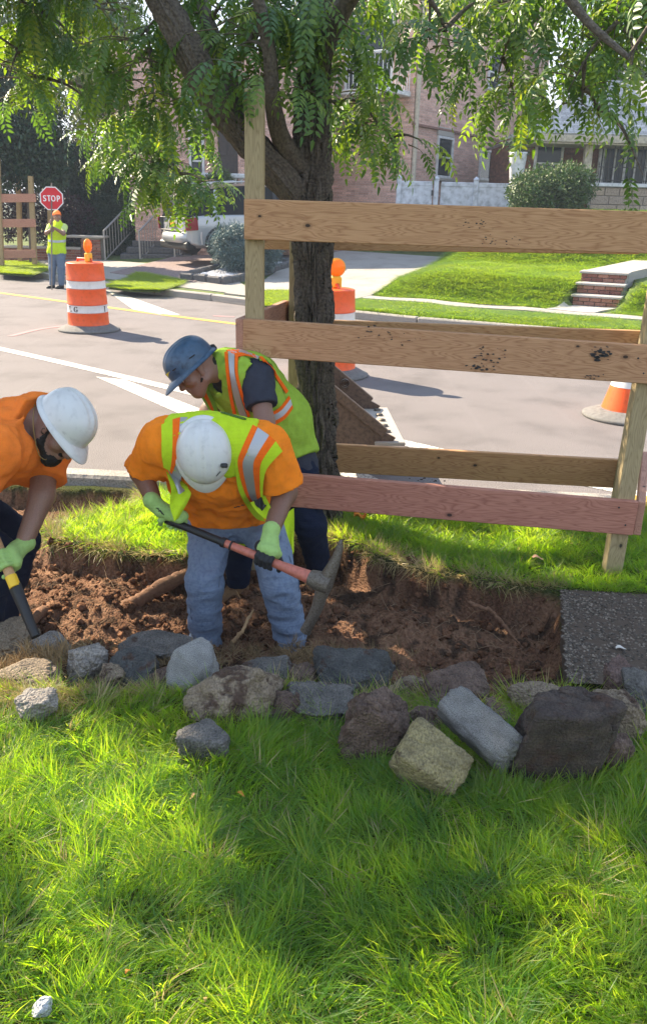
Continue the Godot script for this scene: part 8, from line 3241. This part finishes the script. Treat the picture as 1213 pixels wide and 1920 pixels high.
func build_grass() -> void:
	var r := RandomNumberGenerator.new()
	r.seed = 301
	var m := leaf_mat(Color(0.12, 0.18, 0.022), Color(0.50, 0.64, 0.025), 0.5, false)
	var tufts := [tuft_mesh(1, 15, 0.35), tuft_mesh(2, 15, 0.4), tuft_mesh(3, 13, 0.5)]
	var n1 := noise(303, 1.6, 3)
	var n2 := noise(304, 5.0, 2)
	var n3 := noise(305, 0.9, 2)
	var xs := [[], [], []]
	var cs := [PackedColorArray(), PackedColorArray(), PackedColorArray()]
	var put := func(x: float, z: float, h: float, len_: float, lean: Vector3, col: Color) -> void:
		var k := r.randi() % 3
		var up := (Vector3.UP + lean).normalized()
		var b := Basis(Quaternion(Vector3.UP, up)) * Basis(Vector3.UP, r.randf() * TAU)
		xs[k].append(Transform3D(b.scaled_local(Vector3(0.07, len_, 0.07)), Vector3(x, h - 0.004, z)))
		cs[k].append(col)
	# the lawn in front
	for e in [[-1.75, 1.9, -2.98, -1.0, 27000, 0.040], [-4.0, 4.2, -3.0, 0.6, 6000, 0.075], [-1.75, 2.7, -5.42, -3.85, 14500, 0.053], [2.7, 7.0, -5.4, -3.8, 2200, 0.08]]:
		for k in e[4]:
			var x := r.randf_range(e[0], e[1])
			var z := r.randf_range(e[2], e[3])
			if z < -5.36 + 0.072 * x:
				continue
			if e[4] == 6000 and x > -1.75 and x < 1.9 and z < -1.0:
				continue
			var d := hole_d(x, z) + 0.045 * n_edge.get_noise_2d(x, z)
			if d < 0.012:
				continue
			if x > 0.95 and z < -2.93 and z > -3.97 + (x - 1.2) * 0.07:
				continue
			var near := z > -3.2
			var v := n1.get_noise_2d(x, z)
			if near and z < -2.72 + 0.07 * v + 0.05 * n2.get_noise_2d(x * 2.0, z):
				continue
			var c := Color(1, 1, 1) * r.randf_range(0.75, 1.25)
			c = c.lerp(Color(1.55, 1.2, 1.2), clampf(v * 1.3 + 0.1, 0.0, 0.8))
			# bleached, worn turf along the stones and the cut edge
			var dry := 0.0
			if near:
				dry = smoothstep(-2.45, -2.75, z + 0.12 * v) * 0.6
				dry = maxf(dry, 0.9 * exp(-pow((x + 1.1) / 0.42, 2) - pow((z + 2.62) / 0.13, 2)))
			else:
				dry = smoothstep(0.13, 0.02, d + 0.06 * v) * 0.8
			if r.randf() < dry:
				c = Color(3.0, 1.9, 3.0) * r.randf_range(0.6, 1.1)
			if r.randf() < 0.03:
				c = Color(2.8, 1.75, 2.6) * r.randf_range(0.6, 1.0)
			var lean := Vector3(n2.get_noise_2d(x, z), 0, n2.get_noise_2d(x + 40.0, z)) * 1.5 + Vector3(r.randfn() * 0.16, 0, r.randfn() * 0.16) + Vector3(n3.get_noise_2d(x, z + 20.0), 0, n3.get_noise_2d(x, z)) * 0.7
			if not near and d < 0.10:
				lean += Vector3(0, 0, 0.55)
			var l: float = e[5] * r.randf_range(0.65, 1.25) * (1.0 + 0.5 * v) * (0.62 if dry > 0.4 else 1.0)
			put.call(x, z, ground_h(x, z), l, lean, c)
	var greens := [[Color(0.030, 0.080, 0.015), Color(0.40, 0.74, 0.018)], [Color(0.06, 0.122, 0.017), Color(0.62, 0.95, 0.022)], [Color(0.12, 0.17, 0.026), Color(0.80, 0.97, 0.055)], [Color(0.32, 0.25, 0.115), Color(0.42, 0.33, 0.13)]]
	for t in 4:
		for k in 3:
			var tx := []
			var tc := PackedColorArray()
			for j in xs[k].size():
				var c: Color = cs[k][j]
				if (3 if c.b > 1.5 else 0 if c.g < 0.92 else 1 if c.g < 1.16 else 2) == t:
					tx.append(xs[k][j])
					tc.append(Color.WHITE)
			var o := scatter("straw_blades" if t == 3 else "lawn_grass", tufts[k], leaf_mat(greens[t][0], greens[t][1], 0.5, false), tx, tc)
			tag(o, ["deep green", "fresh green", "yellowish green", "bleached straw coloured"][t] + " grass blades " + ["standing", "leaning", "sprawling"][k] + " in the near lawn", "grass")
	# straw: a pale tuft of dead grass over the stones at the left
	var sx := []
	var sc := PackedColorArray()
	for e in [[92, 1228, 0.12, 0.085, 0.05, 75, 0.085], [20, 1250, 0.1, 0.07, 0.04, 30, 0.06], [300, 1228, 0.07, 0.12, 0.05, 40, 0.05], [520, 1225, 0.02, 0.14, 0.05, 55, 0.06], [640, 1222, 0.08, 0.12, 0.04, 40, 0.055], [250, 1205, 0.0, 0.1, 0.03, 22, 0.05], [720, 1245, 0.05, 0.05, 0.03, 16, 0.06], [980, 1300, 0.1, 0.04, 0.03, 14, 0.05], [320, 1295, 0.14, 0.1, 0.04, 34, 0.045]]:
		var c := ground_at(e[0], e[1], e[2])
		for k in e[5]:
			var p := c + Vector3(r.randfn() * e[3], 0, r.randfn() * e[4])
			var up := (Vector3(r.randfn() * 0.7, 1.0, r.randfn() * 0.7 + 0.3)).normalized()
			var l: float = e[6] * r.randf_range(0.6, 1.3)
			sx.append(Transform3D((Basis(Quaternion(Vector3.UP, up)) * Basis(Vector3.UP, r.randf() * TAU)).scaled_local(Vector3(0.06, l, 0.06)), p - Vector3.UP * 0.02))
			var t := r.randf_range(0.5, 1.1) * (1.0 if e[0] < 110 else 0.6)
			sc.append(Color(0.44 * t, 0.31 * t, 0.15 * t))
	var st := scatter("straw", tuft_mesh(7, 15, 0.45), leaf_mat(Color(1, 1, 1), Color(0.18, 0.13, 0.06), 0.8), sx, sc)
	tag(st, "pale dead straw caught between the stones along the pit", "straw")
	# short turf across the street
	var fx := []
	var fc := PackedColorArray()
	var clear := func(x: float, z: float) -> bool:
		var t := (x - 3.8) * 0.47 - (z + 15.9) * 0.88
		return absf(t - 0.03) < 0.52
	while fx.size() < 34000:
		var x := r.randf_range(-1.0, 10.0)
		var z := r.randf_range(-24.5, -12.5)
		var t := (x - 3.8) * 0.47 - (z + 15.9) * 0.88
		if z > kerb_z(x) - 0.16 or clear.call(x, z) or t > 7.6:
			continue
		# left of it runs the drive, and the front walk crosses it
		var drive_edge := lerpf(0.42, 3.5, (-16.7 - z) / 7.8)
		if x < drive_edge and z < -16.7 or (z >= -16.7 and x < 0.45 and t > -0.6):
			continue
		if t > 0.4 and t < 4.4 and absf((x - 5.25) * 0.91 + (z + 17.3) * 0.41 - (t - 1.0) * 0.2) < 0.62:
			continue
		var v := n1.get_noise_2d(x * 0.4, z * 0.4)
		fx.append(Transform3D(Basis(Vector3.UP, r.randf() * TAU).scaled_local(Vector3(0.16, 0.075 * r.randf_range(0.5, 1.5), 0.16)), Vector3(x, far_h(x, z) - 0.004, z)))
		var c := Color(1.25, 1.1, 1.0).lerp(Color(1.8, 1.3, 1.2), clampf(v + 0.4, 0.0, 1.0)) * r.randf_range(0.8, 1.2)
		fc.append(c)
	var m2 := leaf_mat(Color(0.085, 0.15, 0.02), Color(0.40, 0.60, 0.02), 0.5, false)
	for t in 2:
		var tx := []
		var tc := PackedColorArray()
		for j in fx.size():
			if (fc[j].r > 1.55) == (t == 0):
				tx.append(fx[j])
				tc.append(Color.WHITE)
		tag(scatter("turf", tuft_mesh(9, 18, 0.5), m if t == 0 else m2, tx, tc), ["bright yellowish", "deeper green"][t] + " short turf of the lawns across the street", "grass")
	# small grass islands by the far kerb
	var ix := []
	var ic := PackedColorArray()
	var isl := Geo.new()
	for e in [[[[204, 536], [262, 515], [345, 529], [300, 542], [245, 541]], 0.10], [[[0, 508], [0, 490], [60, 492], [92, 502], [60, 512]], 0.12], [[[494, 570], [494, 545], [560, 546], [640, 556], [560, 578]], 0.1]]:
		var poly := PackedVector2Array()
		var ring := PackedVector3Array()
		for q in e[0]:
			var p := ground_at(q[0], q[1], e[1])
			poly.append(Vector2(p.x, p.z))
		for q in poly:
			ring.append(Vector3(q.x, far_h(q.x, q.y) + 0.014, q.y))
		isl.slab(ring, Vector3.UP, 0.03)
		var lo := Vector2.INF
		var hi := -Vector2.INF
		for q in poly:
			lo = lo.min(q)
			hi = hi.max(q)
		for k in 5000:
			var q := Vector2(r.randf_range(lo.x, hi.x), r.randf_range(lo.y, hi.y))
			if Geometry2D.is_point_in_polygon(q, poly) and ix.size() < 9000:
				ix.append(Transform3D(Basis(Vector3.UP, r.randf() * TAU).scaled_local(Vector3(0.14, 0.06 * r.randf_range(0.7, 1.4), 0.14)), Vector3(q.x, far_h(q.x, q.y) + 0.03, q.y)))
				ic.append(Color(1.0, 1.0, 0.9) * r.randf_range(0.8, 1.2))
	isl.c.fill(Color(0.07, 0.1, 0.02))
	struct("grass_island", isl, M.far_ground)
	tag(scatter("island_turf", tuft_mesh(11, 18, 0.5), m, ix, ic), "short turf of the small grass islands by the far kerb", "grass")
	# a few small fallen leaves on the near lawn
	var q := 0
	for e in [[452, 1488, 0.020], [362, 1492, 0.018], [240, 1820, 0.014], [385, 1872, 0.014]]:
		var c := ground_at(e[0], e[1], 0.19)
		var w: float = e[2] * 0.62
		var lf := Geo.new()
		lf.surf(6, 4, func(s: float, t: float) -> Vector3:
			return c + Basis(Vector3.UP, e[0]) * Vector3((s - 0.5) * w * 2.0, 0.006 * sin(s * 5.0), (t - 0.5) * w * sin(PI * (0.12 + 0.8 * s))), c - Vector3.UP)
		solid("fallen_leaf", lf, mat([Color(0.6, 0.2, 0.03), Color(0.45, 0.26, 0.1)][q % 2], 0.7), ["orange leaf on the lawn, lower right of the rounded grey stone", "brown leaf on the lawn straight below the rounded grey stone", "tiny orange leaf on the lawn, upper of the two close together near the lower left", "tiny brown leaf on the lawn at the bottom, left of the middle", "tiny orange leaf in the middle of the sunlit grass band", "tiny brown leaf on the lawn, lower of the two close together near the lower left", "orange leaf on the shaded lawn at the right", "brown curled leaf on the shaded lawn at the centre"][q], "leaf", c, "small fallen leaves on the near lawn")
		q += 1
